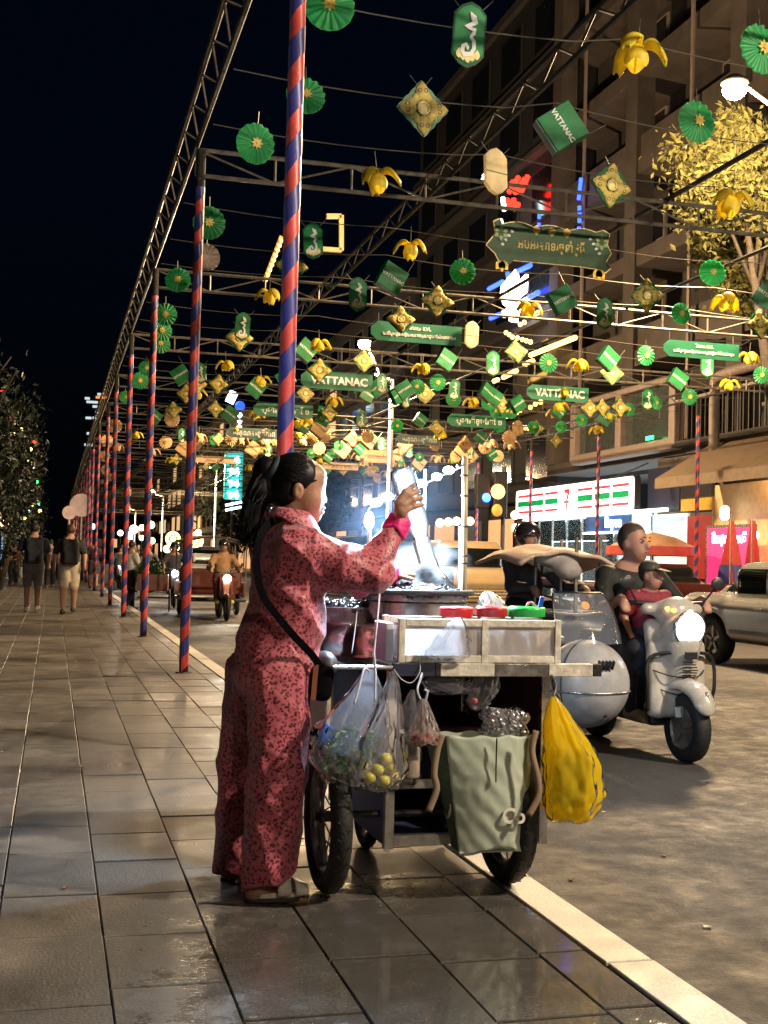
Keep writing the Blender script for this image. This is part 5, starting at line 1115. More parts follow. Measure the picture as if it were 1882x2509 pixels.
    obj('trousers' if not short else 'shorts', blob(bs, .04, h, fold(.006, 3)), bm, t, smooth=True)
    if helmet:
        obj('helmet', blob([('e', hp(0, .015, .035), (.115, .135, .12)), ('b-', hp(0, -.14, -.06), (.2, .1, .07), .02), ('b-', hp(0, 0, -.14), (.3, .3, .07), 0)], .02, min(h, .016)), M('helmet %.2f' % helmet[0], helmet, .2, coat=.5), t, smooth=True)
    elif not bald or cap:
        hs = [('e', hp(0, .022, .035), (.089*hs_, .098*hs_, .103*hs_)), ('b-', hp(0, -.12, -.02), (.2, .07*hs_, .085*hs_), .02), ('b-', hp(0, .0, -.16), (.3, .06, .12), 0)]
        if long_hair: hs.append(('c', hp(0, .06, 0), hp(0, .09, -.25), .075, .04))
        obj('hair', blob(hs, .02, min(h, .016)), hm, t, smooth=True)
    if cap: obj('cap', join(blob([('e', hp(0, .015, .055), (.096*hs_, .106*hs_, .085*hs_)), ('b-', hp(0, 0, -.07), (.3, .3, .11*hs_), 0)], .02, .014), xf(ball((0, 0, 0), (.075*hs_, .09*hs_, .01), 12, 6), T(hp(0, -.11, .055), (.2, 0, look)))), M('cap', cap, .7), t, smooth=True)
    sm = M('shoe %.2f' % shoe[0], shoe, .6)
    for i in (0, 1): obj('shoe', blob([('c', (ft[i][0], ft[i][1]+.04, ft[i][2]-.012), (ft[i][0], ft[i][1]-.14, ft[i][2]-.028), .056, .044), ('b-', (ft[i][0], ft[i][1], ft[i][2]-.12), (.2, .3, .055), 0)], .02, min(h, .018)), sm, t, smooth=True)
    return t
def backpack(p, col, label, h=.018):
    r = p.matrix_basis; t = thing('backpack', label, 'backpack', p.location, p.rotation_euler); t.scale = p.scale
    mt = M('backpack %.3f' % col[0], col, .7, var=.2, bump=.3)
    obj('main_pack', blob([('b', (0, .21, 1.19), (.165, .095, .25), .07), ('b', (0, .29, 1.08), (.12, .05, .12), .04)], .03, h), mt, t, smooth=True)
    for s in (-1, 1): obj('strap', tube(catm([(s*.11, .14, 1.43), (s*.12, .0, 1.485), (s*.13, -.11, 1.38), (s*.15, -.10, 1.2), (s*.15, .1, 1.02)]), .02, 6), mt, t, smooth=True)
    obj('zip', tube(catm([(-.12, .315, 1.25), (-.08, .322, 1.36), (0, .325, 1.4), (.08, .322, 1.36), (.12, .315, 1.25)]), .006, 5), DARKST, t); return t
p = atZ(78, 1500, 0); m1 = figure('man in navy tee and grey shorts walking away, left of the pair', (p.x, p.y, 0), math.pi, 'walk', 1.78, (.025, .03, .06), (.22, .22, .26), shoe=(.6, .6, .58), fat=1.05, skin=(.42, .25, .18)); backpack(m1, (.012, .016, .03), 'dark navy backpack on the man with grey shorts')
p = atZ(166, 1504, 0); m2 = figure('man in cream shorts with dark red-brown hair walking away, right of the pair', (p.x, p.y, 0), math.pi, 'walk', 1.76, (.015, .014, .016), (.52, .45, .34), hair=(.06, .02, .012), shoe=(.05, .05, .05), fat=1.05, skin=(.42, .25, .18), ph=-1); backpack(m2, (.010, .010, .012), 'black backpack on the man with cream shorts')
WK = [((32, 1436), 'woman in salmon top and black trousers walking at the far left', (.5, .2, .13), (.01, .01, .012), False, 1.6), ((121, 1440), 'person in dark clothes half hidden between the two backpackers', (.10, .08, .10), (.01, .01, .012), False, 1.66), ((228, 1442), 'person in a dark top and shorts beyond the striped poles', (.03, .015, .03), (.06, .05, .06), True, 1.68), ((205, 1424), 'far pedestrian in dark red by the poles', (.18, .03, .03), (.02, .02, .03), False, 1.66), ((146, 1420), 'distant pedestrian between the backpackers, pale top', (.3, .26, .24), (.03, .03, .04), False, 1.7), ((52, 1412), 'distant pedestrian in white at the far left', (.45, .42, .4), (.04, .04, .05), False, 1.65)]
for (q, lb, tp_, bt, sh_, H) in WK:
    p = atZ(*q, 0); figure(lb, (p.x, p.y, 0), math.pi, 'walk', H, tp_, bt, sh_, h=.03, shoe=(.1, .08, .07), ph=rr.choice((-1, 1)), group='pedestrians far along the pavement')

def lit(name, col, e): 
    m_ = M(name, col, emit=e, ecol=col); m_.cycles.emission_sampling = 'NONE'; return m_
HEADL = lit('headlight glow', (1., .97, .9), 30.); HEADW = lit('warm headlight glow', (1., .75, .4), 26.); TAIL = lit('red tail glow', (1., .06, .02), 6.); INDI = lit('amber glow', (1., .3, .05), 8.)
CREAM = M('cream paint', (.50, .46, .40), .28, coat=.5, var=.18, scale=7, rvar=.12); GREYP = M('grey paint', (.34, .33, .33), .42, coat=.12, var=.22, scale=7, rvar=.12); DKPL = M('dark plastic', (.015, .015, .016), .45)
def tyre(parent, c, r, w_, name='wheel'):
    o = obj(name, xf(lathe([(r*.62, -w_*.5), (r*.85, -w_*.55), (r*.97, -w_*.38), (r, -w_*.1), (r, w_*.1), (r*.97, w_*.38), (r*.85, w_*.55), (r*.62, w_*.5)], 30, 'X'), T(c)), RUB, parent, smooth=True)
    obj('rim', join(xf(lathe([(r*.62, -w_*.42), (r*.56, -w_*.3), (r*.2, -w_*.22), (.001, -w_*.24)], 24, 'X'), T(c)), xf(lathe([(.001, w_*.24), (r*.2, w_*.22), (r*.56, w_*.3), (r*.62, w_*.42)], 24, 'X'), T(c)), *[xf(box((0, 0, r*.36), (w_*.8, r*.13, r*.5)), T(c) @ Matrix.Rotation(a*1.2566, 4, 'X')) for a in range(5)]), RIM, o); return o
# --- cream scooter, facing local -Y
p = atZ(1690, 1868, ROADZ)
p.x -= .06
s1 = thing('motor_scooter', 'cream retro scooter with a big round headlight, carrying a man and child', 'scooter', (p.x, p.y+.62, ROADZ), (0, 0, .06))
tyre(s1, (0, -.62, .235), .235, .105, 'front_wheel'); tyre(s1, (0, .62, .235), .235, .11, 'rear_wheel')
obj('front_fender', blob([('c', (0, -.80, .38), (0, -.52, .50), .085, .10), ('e', (0, -.66, .44), (.10, .20, .12)), ('e-', (0, -.62, .235), (.30, .26, .265))], .04, .014), CREAM, s1, smooth=True)
obj('leg_shield', blob([('b', (0, -.44, .62), (.20, .05, .34), .05, (-.22, 0, 0)), ('e', (0, -.52, .82), (.15, .13, .20)), ('e', (0, -.50, .60), (.11, .11, .24)), ('b', (.17, -.47, .55), (.05, .03, .25), .03), ('b', (-.17, -.47, .55), (.05, .03, .25), .03)], .06, .014), CREAM, s1, smooth=True)
obj('floorboard', blob([('b', (0, -.08, .27), (.17, .36, .05), .03)], .02, .016), DKPL, s1, smooth=True)
obj('rear_body', blob([('e', (0, .48, .50), (.20, .42, .22)), ('b', (0, .35, .62), (.14, .35, .10), .06)], .06, .018), CREAM, s1, smooth=True)
obj('seat', blob([('b', (0, .36, .77), (.14, .36, .05), .04)], .02, .016), DKPL, s1, smooth=True)
obj('head_cowl', blob([('e', (0, -.46, 1.00), (.15, .12, .11)), ('c', (-.2, -.40, 1.02), (.2, -.40, 1.02), .04, .04)], .05, .013), CREAM, s1, smooth=True)
hl = obj('headlight', xf(lathe([(.001, -.03), (.07, -.026), (.105, -.01), (.108, .0)], 28, 'Y'), T((0, -.635, .90), (.12, 0, 0))), HEADL, s1, smooth=True)
obj('chrome_ring', xf(torus(.112, .014, 32, 8, 'Y'), T((0, -.63, .90), (.12, 0, 0))), ALU, hl, smooth=True)
obj('headlight_bowl', xf(lathe([(.11, 0), (.105, .05), (.08, .1), (.03, .13)], 24, 'Y'), T((0, -.63, .90))), CREAM, s1, smooth=True)
obj('handlebar', tube(catm([(-.36, -.30, 1.06), (-.22, -.38, 1.06), (0, -.42, 1.05), (.22, -.38, 1.06), (.36, -.30, 1.06)]), .016, 8), DKPL, s1, smooth=True)
for s in (-1, 1):
    m_ = obj('mirror', blob([('e', (s*.36, -.42, 1.20), (.06, .016, .05))], .02, .01), DKPL, s1, smooth=True); obj('mirror_stalk', rod((s*.26, -.38, 1.06), (s*.35, -.41, 1.18), .007, 6), DKPL, m_)
    obj('footrest', box((s*.27, .0, .28), (.16, .05, .03)), DKPL, s1, bevel=.006)
obj('crash_bar', tube(catm([(-.24, -.50, .34), (-.26, -.54, .50), (-.235, -.53, .70), (0, -.60, .735), (.235, -.53, .70), (.26, -.54, .50), (.24, -.50, .34)]), .013, 8), DKPL, s1, smooth=True)
obj('turn_signal', join(*[ball((-.13+k*.05, -.56, 1.03-.012*k), (.02, .012, .014), 10, 6) for k in range(3)]), INDI, s1, smooth=True)
for z_, w_ in ((.46, .17), (.58, .2)): obj('panel_seam', tube(catm([(-w_, -.50, z_+.03), (-w_*.6, -.585, z_), (0, -.625, z_-.01), (w_*.6, -.585, z_), (w_, -.50, z_+.03)]), .004, 5), DKPL, s1)
obj('horn_grille', join(*[box((0, -.648+.006*abs(k), .62+k*.018), (.12-.01*abs(k), .008, .007)) for k in range(-3, 4)]), DKPL, s1)
obj('fender_emblem', ball((0, -.845, .47), (.012, .02, .03), 8, 6), ALU, s1, smooth=True)
obj('number_plate', box((.0, -.60, .335), (.16, .008, .07), (-.2, 0, 0)), WHT, s1, bevel=.004)
obj('badge', box((0, -.655, .72), (.10, .008, .05)), DKPL, s1, bevel=.01)
lamp('headlight_beam', 'SPOT', (0, -.70, .90), 20, (1., .95, .85), s1, .07, (0.0, -5, 0.), 75)
figure('bald man in a dark tee steering the cream scooter', (p.x-.02, p.y+.62+.10, ROADZ-.05), .06, 'ride', 1.80, (.006, .007, .006), (.012, .014, .03), False, hair=(.05, .032, .026), h=.013, fat=1.06, skin=(.40, .20, .14), shoe=(.35, .3, .25), look=.4, hs_=1.12, hands=(.31, -.38, 1.09))
figure('child in a dark red shirt and cap standing before the scooter rider', (p.x-.05, p.y+.62-.20, ROADZ+.29), .06, 'stand', 1.02, (.20, .012, .03), (.016, .016, .03), True, cap=(.04, .035, .02), h=.012, fat=1.2, skin=(.36, .18, .13), look=.55, hs_=1.35)
# --- grey scooter with clear windshield, ridden close behind the cart
p2 = atY(1438, 1690, 7.35)
s2 = thing('motor_scooter', 'grey round-bodied scooter with clear windshield behind the cart', 'scooter', (p2.x, 7.35+.5, ROADZ), (0, 0, .04))
tyre(s2, (0, .95, .22), .22, .1, 'rear_wheel'); tyre(s2, (-.12, -.25, .2), .2, .1, 'front_wheel')
obj('round_fairing', blob([('e', (0, -.45, .54), (.285, .26, .285)), ('e', (0, .1, .52), (.22, .5, .22))], .1, .016), GREYP, s2, smooth=True)
obj('rear_body', blob([('b', (0, .6, .55), (.18, .45, .16), .08)], .05, .02), DKPL, s2, smooth=True)
obj('seat', blob([('b', (0, .55, .76), (.16, .4, .05), .04)], .02, .018), DKPL, s2, smooth=True)
def ws_(u, v): a = (u-.5)*2.3; r = .25*(1-.25*v*v); return (math.sin(a)*r, -.42-math.cos(a)*.16+.20*v, .80+.33*math.sin(v*1.4))
o = obj('windshield', sheet(ws_, 20, 12), film('windshield film', (.6, .66, .8), .8, .05, .4, crk=3.), s2, smooth=True)
obj('windshield_rim', tube([ws_(0, v/10) for v in range(11)]+[ws_(u/10, 1) for u in range(1, 11)]+[ws_(1, 1-v/10) for v in range(1, 11)], .008, 5), DKPL, s2)
obj('sticker', xf(lathe([(.001, 0), (.03, 0), (.031, .003)], 14, 'Y'), T((-.08, -.575, 1.05), (-.5, 0, 0))), M('orange sticker', (.6, .22, .03), .5), s2)
obj('seam_ring', xf(torus(.286, .004, 40, 5, 'Y'), T((0, -.45, .54), (0, 0, .5))), DKPL, s2); obj('belt_trim', xf(torus(.287, .006, 40, 5, 'Z'), T((0, -.45, .50), (0, 0, 0), (1, .92, 1))), ALU, s2, smooth=True)
obj('front_vent', join(*[box((-.05+.025*k, -.715, .68), (.012, .02, .06), (.5, 0, 0)) for k in range(5)]), DKPL, s2); obj('tow_eye', xf(torus(.02, .006, 12, 5, 'X'), T((.02, -.69, .34))), DKPL, s2)
obj('handlebar', tube(catm([(-.34, -.14, .96), (-.2, -.24, .98), (0, -.28, .97), (.2, -.24, .98), (.34, -.14, .96)]), .016, 8), DKPL, s2, smooth=True)
obj('step_plate', box((0, .1, .24), (.34, .7, .04)), DKPL, s2, bevel=.01)
# --- covered motor trike behind it
p3 = atY(1352, 1380, 10.2)
s3 = thing('covered_trike', 'dark motor trike with a pinkish beige fabric canopy on two posts', 'trike', (p3.x, 10.2, ROADZ), (0, 0, .1))
def can(u, v): x = -.55+1.1*u; y = -.45+.9*v; return (x, y, 1.40+.10*math.sin(u*math.pi)-.10*u-.05*math.cos(v*math.pi*2)*.5+.012*math.sin(u*20+v*3)-.10*max(0, .15-u)*4)
o = obj('canopy', sheet(can, 24, 16), M('pinkish canvas', (.58, .42, .32), .6, var=.15, bump=.3), s3, smooth=True); o.modifiers.new('thick', 'SOLIDIFY').thickness = .03
for x_, y_ in ((.05, -.35), (.32, -.3), (.05, .4), (.32, .4)): obj('canopy_post', rod((x_, y_, .7), (x_, y_, 1.55), .018, 8), STEEL, s3)
obj('hanging_cover', blob([('e', (-.12, -.3, 1.36), (.20, .12, .09)), ('e', (-.02, -.34, 1.26), (.12, .1, .09))], .06, .02, fold(.012)), M('grey canvas', (.38, .34, .32), .7), s3, smooth=True)
obj('trike_body', blob([('b', (.15, .1, .55), (.42, .6, .35), .12), ('e', (.3, -.35, .6), (.3, .25, .3))], .08, .025), M('dark vinyl', (.012, .015, .022), .4), s3, smooth=True)
for x_, y_ in ((-.3, .5), (.55, .5), (.1, -.62)): tyre(s3, (x_, y_, .25), .25, .1)
figure('rider in a dark helmet and grey jacket sitting above the beige canopy', (p3.x+.05, 10.9, ROADZ+.08), .3, 'ride', 1.75, (.05, .05, .06), (.01, .01, .012), False, .95, helmet=(.02, .02, .025), h=.02, shoe=(.05, .05, .05))
figure('passenger with long brown hair behind the beige canopy', (p3.x+.3, 11.6, ROADZ+.1), .9, 'ride', 1.78, (.05, .03, .04), (.01, .01, .012), False, .95, hair=(.05, .018, .01), long_hair=True, h=.02, shoe=(.05, .05, .05))

# --- cars
GLASSD = M('dark car glass', (.01, .012, .012), .06, spec=.8)
def car(label, loc, rz, paint, L_=4.5, W_=1.76, kind='sedan', front='dark'):
    t = thing('parked_car' if 0 else 'car', label, 'car', loc, (0, 0, rz)); w2 = W_/2
    if kind == 'sedan':
        pr_ = [('b', (0, 0, .62), (w2, L_/2, .30), .16), ('b', (0, -1.45, .70), (w2*.93, .75, .18), .14), ('b', (0, 1.6, .78), (w2*.93, .55, .18), .12), ('b', (0, .30, 1.10), (w2*.78, .85, .32), .22), ('c', (-w2*.6, -.75, .95), (w2*.6, -.75, .95), .12, .12), ('c', (-w2*.62, 1.3, .98), (w2*.62, 1.3, .98), .14, .14)]
        wins = lambda c: (abs(c[0]) > w2*.60 and -.75 < c[1] < 1.25 and 1.0 < c[2] < 1.32 and abs(c[1]-.28) > .035) or (abs(c[0]) < w2*.70 and 1.0 < c[2] < 1.33 and (c[1] < -.55 or c[1] > 1.1))
        wy_ = (-1.35, 1.33)
    else:
        pr_ = [('b', (0, 0, .78), (w2, L_/2, .40), .16), ('b', (0, .35, 1.42), (w2*.90, L_/2-.55, .42), .20), ('b', (0, -L_/2+.5, .98), (w2*.95, .6, .2), .12)]
        wins = lambda c: 1.22 < c[2] < 1.66 and (abs(c[0]) > w2*.8 or c[1] < -1.1 or c[1] > 2.)
        wy_ = (-1.4, 1.35)
    for y_ in wy_:
        for s in (-1, 1): pr_.append(('c-', (s*w2*1.1, y_, .33), (s*w2*.72, y_, .33), .37, .37))
    g = blob(pr_, .12, .035); body, win = splitf(g, wins)
    obj('body_shell', body, paint, t, smooth=True); obj('window', win, GLASSD, t, smooth=True)
    for y_ in wy_:
        for s in (-1, 1): tyre(t, (s*(w2-.11), y_, .33), .33, .2)
    for s in (-1, 1):
        obj('headlight', blob([('e', (s*w2*.74, -L_/2+.06, .72), (.2, .08, .08))], .02, .025), lit('car headlight', (1., .95, .85), 3. if front == 'lit' else .25), t, smooth=True)
        obj('tail_light', blob([('e', (s*w2*.80, L_/2-.05, .82), (.15, .08, .09))], .02, .025), M('tail lens', (.35, .01, .01), .2, emit=.5, ecol=(1, .05, .02)), t, smooth=True)
        obj('mirror', blob([('e', (s*(w2+.08), -.62, 1.0), (.11, .06, .07))], .02, .025), paint if kind != 'sedan' else DKPL, t, smooth=True)
        obj('door_handle', box((s*(w2+.002), .2, .80), (.02, .16, .03)), paint, t, bevel=.006)
        obj('side_trim', box((s*(w2+.0), 0, .48), (.02, 1.7, .05)), M('trim', (.12, .12, .12), .4), t, bevel=.005)
    obj('grille', join(*[box((0, -L_/2+.01, .52+.07*k), (W_*.6, .06, .03)) for k in range(4)]), DKPL if kind == 'sedan' else ALU, t); obj('number_plate', box((0, -L_/2-.02, .38), (.5, .02, .12)), WHT, t)
    return t
SILV = M('silver paint', (.33, .33, .33), .25, .55, coat=.5, var=.05)
car('silver saloon car cut off by the right edge', (9.78, 14.0, ROADZ), math.pi*.0+.02, SILV)
car('cream off-road car facing the camera behind the bamboo mast', (atY(1158, 1400, 27.)[0], 29., ROADZ), .12, M('cream car paint', (.55, .40, .22), .3, coat=.5, var=.05), 4.6, 1.95, 'suv', 'lit')
car('dark saloon car just left of the cream off-road car', (atY(985, 1400, 24.)[0], 26., ROADZ), .1, M('black car paint', (.012, .012, .014), .15, coat=.6), 4.4, 1.8, 'suv')
car('red-lit saloon driving off between riders and shops', (14.2, 27.5, ROADZ), math.pi, M('dark red paint', (.06, .012, .01), .3, coat=.4), front='dark')
car('white saloon among the distant traffic', (6.2, 52, ROADZ), .0, M('white paint', (.6, .58, .55), .3, coat=.4), front='lit')
car('grey van far down the road among the headlights', (8.2, 66, ROADZ), .0, M('grey van paint', (.25, .24, .24), .3, coat=.4), 4.8, 1.9, 'suv', 'lit')

# --- motorbikes with riders
def motorbike(label, loc, rz, glow, power=0, fcol=(.3, .04, .03)):
    t = thing('motorbike', label, 'motorbike', loc, (0, 0, rz), 'oncoming motorbikes'); mt = M('bike paint %.2f' % fcol[0], fcol, .25, coat=.5)
    tyre(t, (0, -.62, .28), .28, .075, 'front_wheel'); tyre(t, (0, .62, .28), .28, .09, 'rear_wheel')
    obj('frame', blob([('e', (0, .3, .55), (.14, .45, .16)), ('c', (0, -.2, .4), (0, .2, .5), .10, .12), ('b', (0, -.42, .70), (.15, .07, .22), .06, (-.2, 0, 0))], .06, .03), mt, t, smooth=True)
    obj('seat', blob([('b', (0, .32, .77), (.12, .4, .05), .04)], .02, .03), DKPL, t, smooth=True)
    obj('fork', join(*[rod((s*.07, -.62, .28), (s*.08, -.42, .95), .022, 6) for s in (-1, 1)]), DKPL, t)
    obj('fender', blob([('e', (0, -.66, .50), (.06, .2, .07))], .02, .025), mt, t, smooth=True)
    obj('handlebar', tube([(-.34, -.30, 1.0), (-.15, -.4, .98), (.15, -.4, .98), (.34, -.30, 1.0)], .016, 6), DKPL, t)
    obj('headlight', ball((0, -.56, .86), (.085, .05, .085), 14, 8), glow, t, smooth=True)
    for s in (-1, 1): obj('mirror', rod((s*.28, -.36, 1.0), (s*.34, -.36, 1.18), .012, 5, .03), DKPL, t)
    if power: lamp('headlight_beam', 'SPOT', (0, -.64, .86), power, (1., .9, .72) if glow is HEADW else (1., .96, .9), t, .06, (0, -9., 0), 70)
    return t
MB = [((3.0, 31.5), HEADL, 90, 'motorbike with a white headlight between the striped pole and the covered tuk-tuk', (.03, .03, .05)), ((2.75, 37), HEADW, 90, 'motorbike with a warm headlight behind the green load', (.3, .04, .03)), ((2.45, 47), HEADL, 70, 'motorbike with a small white headlight just right of the fourth pole', (.1, .1, .12)), ((4.0, 43), HEADL, 70, 'motorbike with a white headlight in the second lane', (.04, .05, .12)), ((2.9, 56), HEADW, 0, 'far motorbike with a warm headlight near the poles', (.2, .03, .03)), ((3.8, 60), HEADL, 0, 'far motorbike in the middle of the lane', (.05, .05, .06)), ((4.6, 70), HEADL, 0, 'farthest motorbike in the lane', (.05, .05, .06))]
for k, ((x, y), gl, pw, lb, fc) in enumerate(MB):
    motorbike(lb, (x, y, ROADZ), rr.uniform(-.08, .08), gl, pw, fc)
    figure('rider on the '+lb, (x, y+.12, ROADZ+.06), 0, 'ride', 1.72, rr.choice([(.25, .24, .28), (.05, .05, .06), (.3, .2, .1)]), (.02, .02, .03), False, .95, helmet=rr.choice([(.02, .02, .02), (.3, .03, .03), (.4, .4, .4)]), h=.032, shoe=(.05, .05, .05), group='riders of oncoming motorbikes')
# --- tuk-tuk
p = atZ(556, 1522, ROADZ); TP = (p.x, p.y+.7, ROADZ)
motorbike('reddish motorbike pulling the covered tuk-tuk, warm headlight glaring', TP, 0, HEADW, 170, (.22, .05, .04))
figure('tuk-tuk driver in a tan jacket and dark helmet with yellow-green shoes', (TP[0], TP[1]+.12, ROADZ+.06), 0, 'ride', 1.74, (.30, .17, .08), (.10, .03, .025), False, .95, helmet=(.02, .02, .02), h=.024, shoe=(.62, .6, .05))
tk = thing('tuk_tuk', 'covered tuk-tuk carriage with curved dark roof behind the tan-jacketed driver', 'tuk-tuk', (TP[0]-.05, TP[1]+1.9, ROADZ)); tk.scale = (.86, .86, .86)
def roof(u, v): x = -.85+1.7*u; return (x, -1.1+2.2*v, 1.92+.16*math.sin(u*math.pi)-.05*(1-v))
o = obj('roof', sheet(roof, 16, 8), M('dark canvas', (.05, .035, .028), .6), tk, smooth=True); o.modifiers.new('thick', 'SOLIDIFY').thickness = .04
for x_ in (-.78, .78):
    for y_ in (-1.0, 1.0): obj('roof_post', rod((x_, y_, .5), (x_, y_, 1.95), .022, 6), STEEL, tk)
    tyre(tk, (x_*.95, .2, .28), .28, .1)
    obj('side_panel', blob([('b', (x_, .1, .68), (.04, .9, .2), .03)], .02, .03), M('maroon panel', (.16, .03, .025), .35, coat=.4), tk, smooth=True)
obj('carriage_floor', box((0, 0, .42), (1.6, 2.1, .08)), DKPL, tk, bevel=.02)
for y_ in (.75, -.6): obj('bench', blob([('b', (0, y_, .68), (.7, .22, .12), .05), ('b', (0, y_+(.22 if y_ > 0 else -.22), .95), (.7, .06, .25), .05)], .03, .035), M('seat vinyl', (.12, .03, .02), .4), tk, smooth=True)
obj('tow_bar', rod((0.05, -2.0, .45), (0.05, -.9, .45), .03, 6), DKPL, tk)
# --- pink trike cart with a green load
p = atZ(372, 1498, ROADZ); pc = thing('cargo_trike', 'pink box cargo trike with two thin wheels beside the third pole', 'cart', (p.x, p.y, ROADZ), (0, 0, -.12)); pc.scale = (.7, .7, .8)
obj('cargo_box', join(box((0, 0, .62), (1.0, .75, .05)), *[box((s*.49, 0, .85), (.03, .75, .45)) for s in (-1, 1)], box((0, -.37, .85), (.95, .03, .45)), box((0, .37, .85), (.95, .03, .45))), M('faded pink paint', (.50, .19, .13), .5, var=.2), pc, bevel=.01)
for x_ in (-.36, .56): tyre(pc, (x_, .05, .33), .33, .05)
obj('frame', join(rod((-.5, .1, .4), (.6, .1, .4), .025, 6), rod((-.5, .1, .55), (-1.3, .4, .9), .025, 6)), DKPL, pc)
lv = []
for k in range(900):
    d = Vector((rl.gauss(0, 1), rl.gauss(0, 1), abs(rl.gauss(0, 1)))).normalized()*rl.uniform(.75, 1.); c = Vector((-.12+d.x*.5, d.y*.36, .98+d.z*.52)); l = .06
    lv.append(xf(vf([(-.02, 0, 0), (0, 0, -l), (.02, .01, 0), (0, 0, l)], [(0, 1, 2, 3)]), T(c, (rl.uniform(0, 6), rl.uniform(0, 6), rl.uniform(0, 6)))))
ll = obj('produce_pile', join(ball((-.12, 0, .98), (.44, .3, .45), 16, 10), *lv), M('leafy green', (.04, .14, .02), .5, var=.4, scale=8), label='round pile of green leafy produce on the pink trike', cat='produce', kind='stuff'); ll.location = pc.location; ll.scale = pc.scale
pp = atZ(318, 1496, ROADZ); figure('person in white shirt pushing the pink trike', (pp.x, pp.y+.2, ROADZ), 2.2, 'walk', 1.62, (.45, .44, .44), (.015, .015, .02), False, h=.026, shoe=(.08, .06, .05))

# ================================================================== BUILDINGS ON THE RIGHT
FX = 19.0
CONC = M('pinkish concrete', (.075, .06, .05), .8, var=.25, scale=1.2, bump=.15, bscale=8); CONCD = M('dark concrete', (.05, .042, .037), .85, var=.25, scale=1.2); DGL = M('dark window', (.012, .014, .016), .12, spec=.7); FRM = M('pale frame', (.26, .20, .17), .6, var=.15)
bA_ = thing('apartment_tower', 'tall pinkish concrete tower with stepped balcony slabs at the right', 'building', (FX, 40, 0))
Y0, Y1 = 21., 45.
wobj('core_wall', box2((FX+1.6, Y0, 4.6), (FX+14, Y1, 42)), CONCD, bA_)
zs = [4.75, 8.0, 11.4, 14.6, 18., 21.4, 24.8, 28.2, 31.6]
for i, z in enumerate(zs):
    wobj('floor_slab', box2((FX-.25, Y0, z), (FX+1.6, Y1, z+(.55 if i else .4))), CONC, bA_)
    if i in (1, 3):
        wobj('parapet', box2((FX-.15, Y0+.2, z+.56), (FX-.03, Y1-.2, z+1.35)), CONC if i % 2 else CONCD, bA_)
for k, y in enumerate([21.4, 26.2, 31.2, 38., 44.6]):
    wobj('column', box2((FX-.32, y-.42, 5.15), (FX+.35, y+.42, 36)), CONC, bA_)
    if k < 4:
        for z in (5.3, 8.7, 12., 15.4, 18.8):
            w_ = wobj('window', box2((FX+1.52, y+1.0, z+.9), (FX+1.62, y+4.0, z+2.3)), FRM, bA_)
            wobj_ = obj('pane', (box2((FX+1.50, y+1.1, z+1.0), (FX+1.515, y+3.9, z+2.2))[0]-np.array(bA_.location), box((0, 0, 0), (1, 1, 1))[1]), DGL, w_)
wobj('vent_shaft', box2((FX-.45, 33.6, 5.2), (FX-.38, 33.75, 36)), FRM, bA_); wobj('vent_shaft', box2((FX-.45, 41.6, 5.2), (FX-.38, 41.75, 30)), FRM, bA_)
ac = thing('air_conditioner', 'first air conditioner box on the tower wall, lowest row', 'air conditioner', (FX+1.2, 24.2, 5.9), group='air conditioners on the tower')
obj('casing', box((0, 0, 0), (.5, .85, .6)), M('ac casing', (.4, .39, .36), .6, var=.2), ac, bevel=.02); obj('fan_grille', xf(join(torus(.2, .012, 18, 5, 'X'), torus(.12, .01, 16, 5, 'X'), torus(.05, .01, 12, 5, 'X')), T((-.26, 0, 0))), DARKST, ac); obj('bracket', join(box((0, -.3, -.33), (.5, .04, .05)), box((0, .3, -.33), (.5, .04, .05))), DARKST, ac)
for k, (y_, z_) in enumerate([(28.9, 5.9), (35.4, 9.2), (25, 9.2), (42.2, 9.2), (29.4, 12.6), (40., 12.6), (34., 15.9), (24.6, 15.9), (42.6, 15.9)]): dup(ac, (FX+1.2, y_, z_), (0, 0, 0), '%s air conditioner box on the tower wall, %s row' % (ORD[k+1], {5.9: 'lowest', 9.2: 'second', 12.6: 'third', 15.9: 'fourth'}[z_]))
for k, (y_, z_) in enumerate([(22., 7.8), (30., 7.6), (36., 4.6)]): obj('facade_cable', tube(sag((FX-.5, y_, z_), (FX-.5, y_+11, z_+.3), .5), .03, 5), RUB, label='%s black cable sagging along the tower front' % ORD[k], cat='cable')
# bay window over the lit shop
a, b_ = atX(1410, 1040, FX-.6), atX(1652, 1150, FX-.6)
bw_ = thing('bay_window', 'wide pale-framed upper window above the lit shop sign', 'window', (FX, 45, 5)); ylo, yhi = b_.y, a.y; zlo, zhi = 4.9, 7.2
for (p0, p1) in (((ylo, zlo), (yhi, zlo+.35)), ((ylo, zhi-.2), (yhi, zhi))): wobj('frame_bar', box2((FX-.75, p0[0], p0[1]), (FX-.3, p1[0], p1[1])), FRM, bw_, bevel=.05)
for y in (ylo, (ylo+yhi)/2, yhi): wobj('frame_bar', box2((FX-.74, y-.2, zlo+.1), (FX-.31, y+.2, zhi-.05)), FRM, bw_, bevel=.05)
for (y0_, y1_) in ((ylo+.2, (ylo+yhi)/2-.2), ((ylo+yhi)/2+.2, yhi-.2)): wobj('pane', box2((FX-.5, y0_, zlo+.35), (FX-.46, y1_, zhi-.2)), M('grey green glass', (.05, .06, .055), .15, spec=.7), bw_)
wobj('green_glint', box(atX(1592, 1073, FX-.8), (.03, .5, .12)), lit('green lamp', (.02, 1., .25), 5.), bw_)
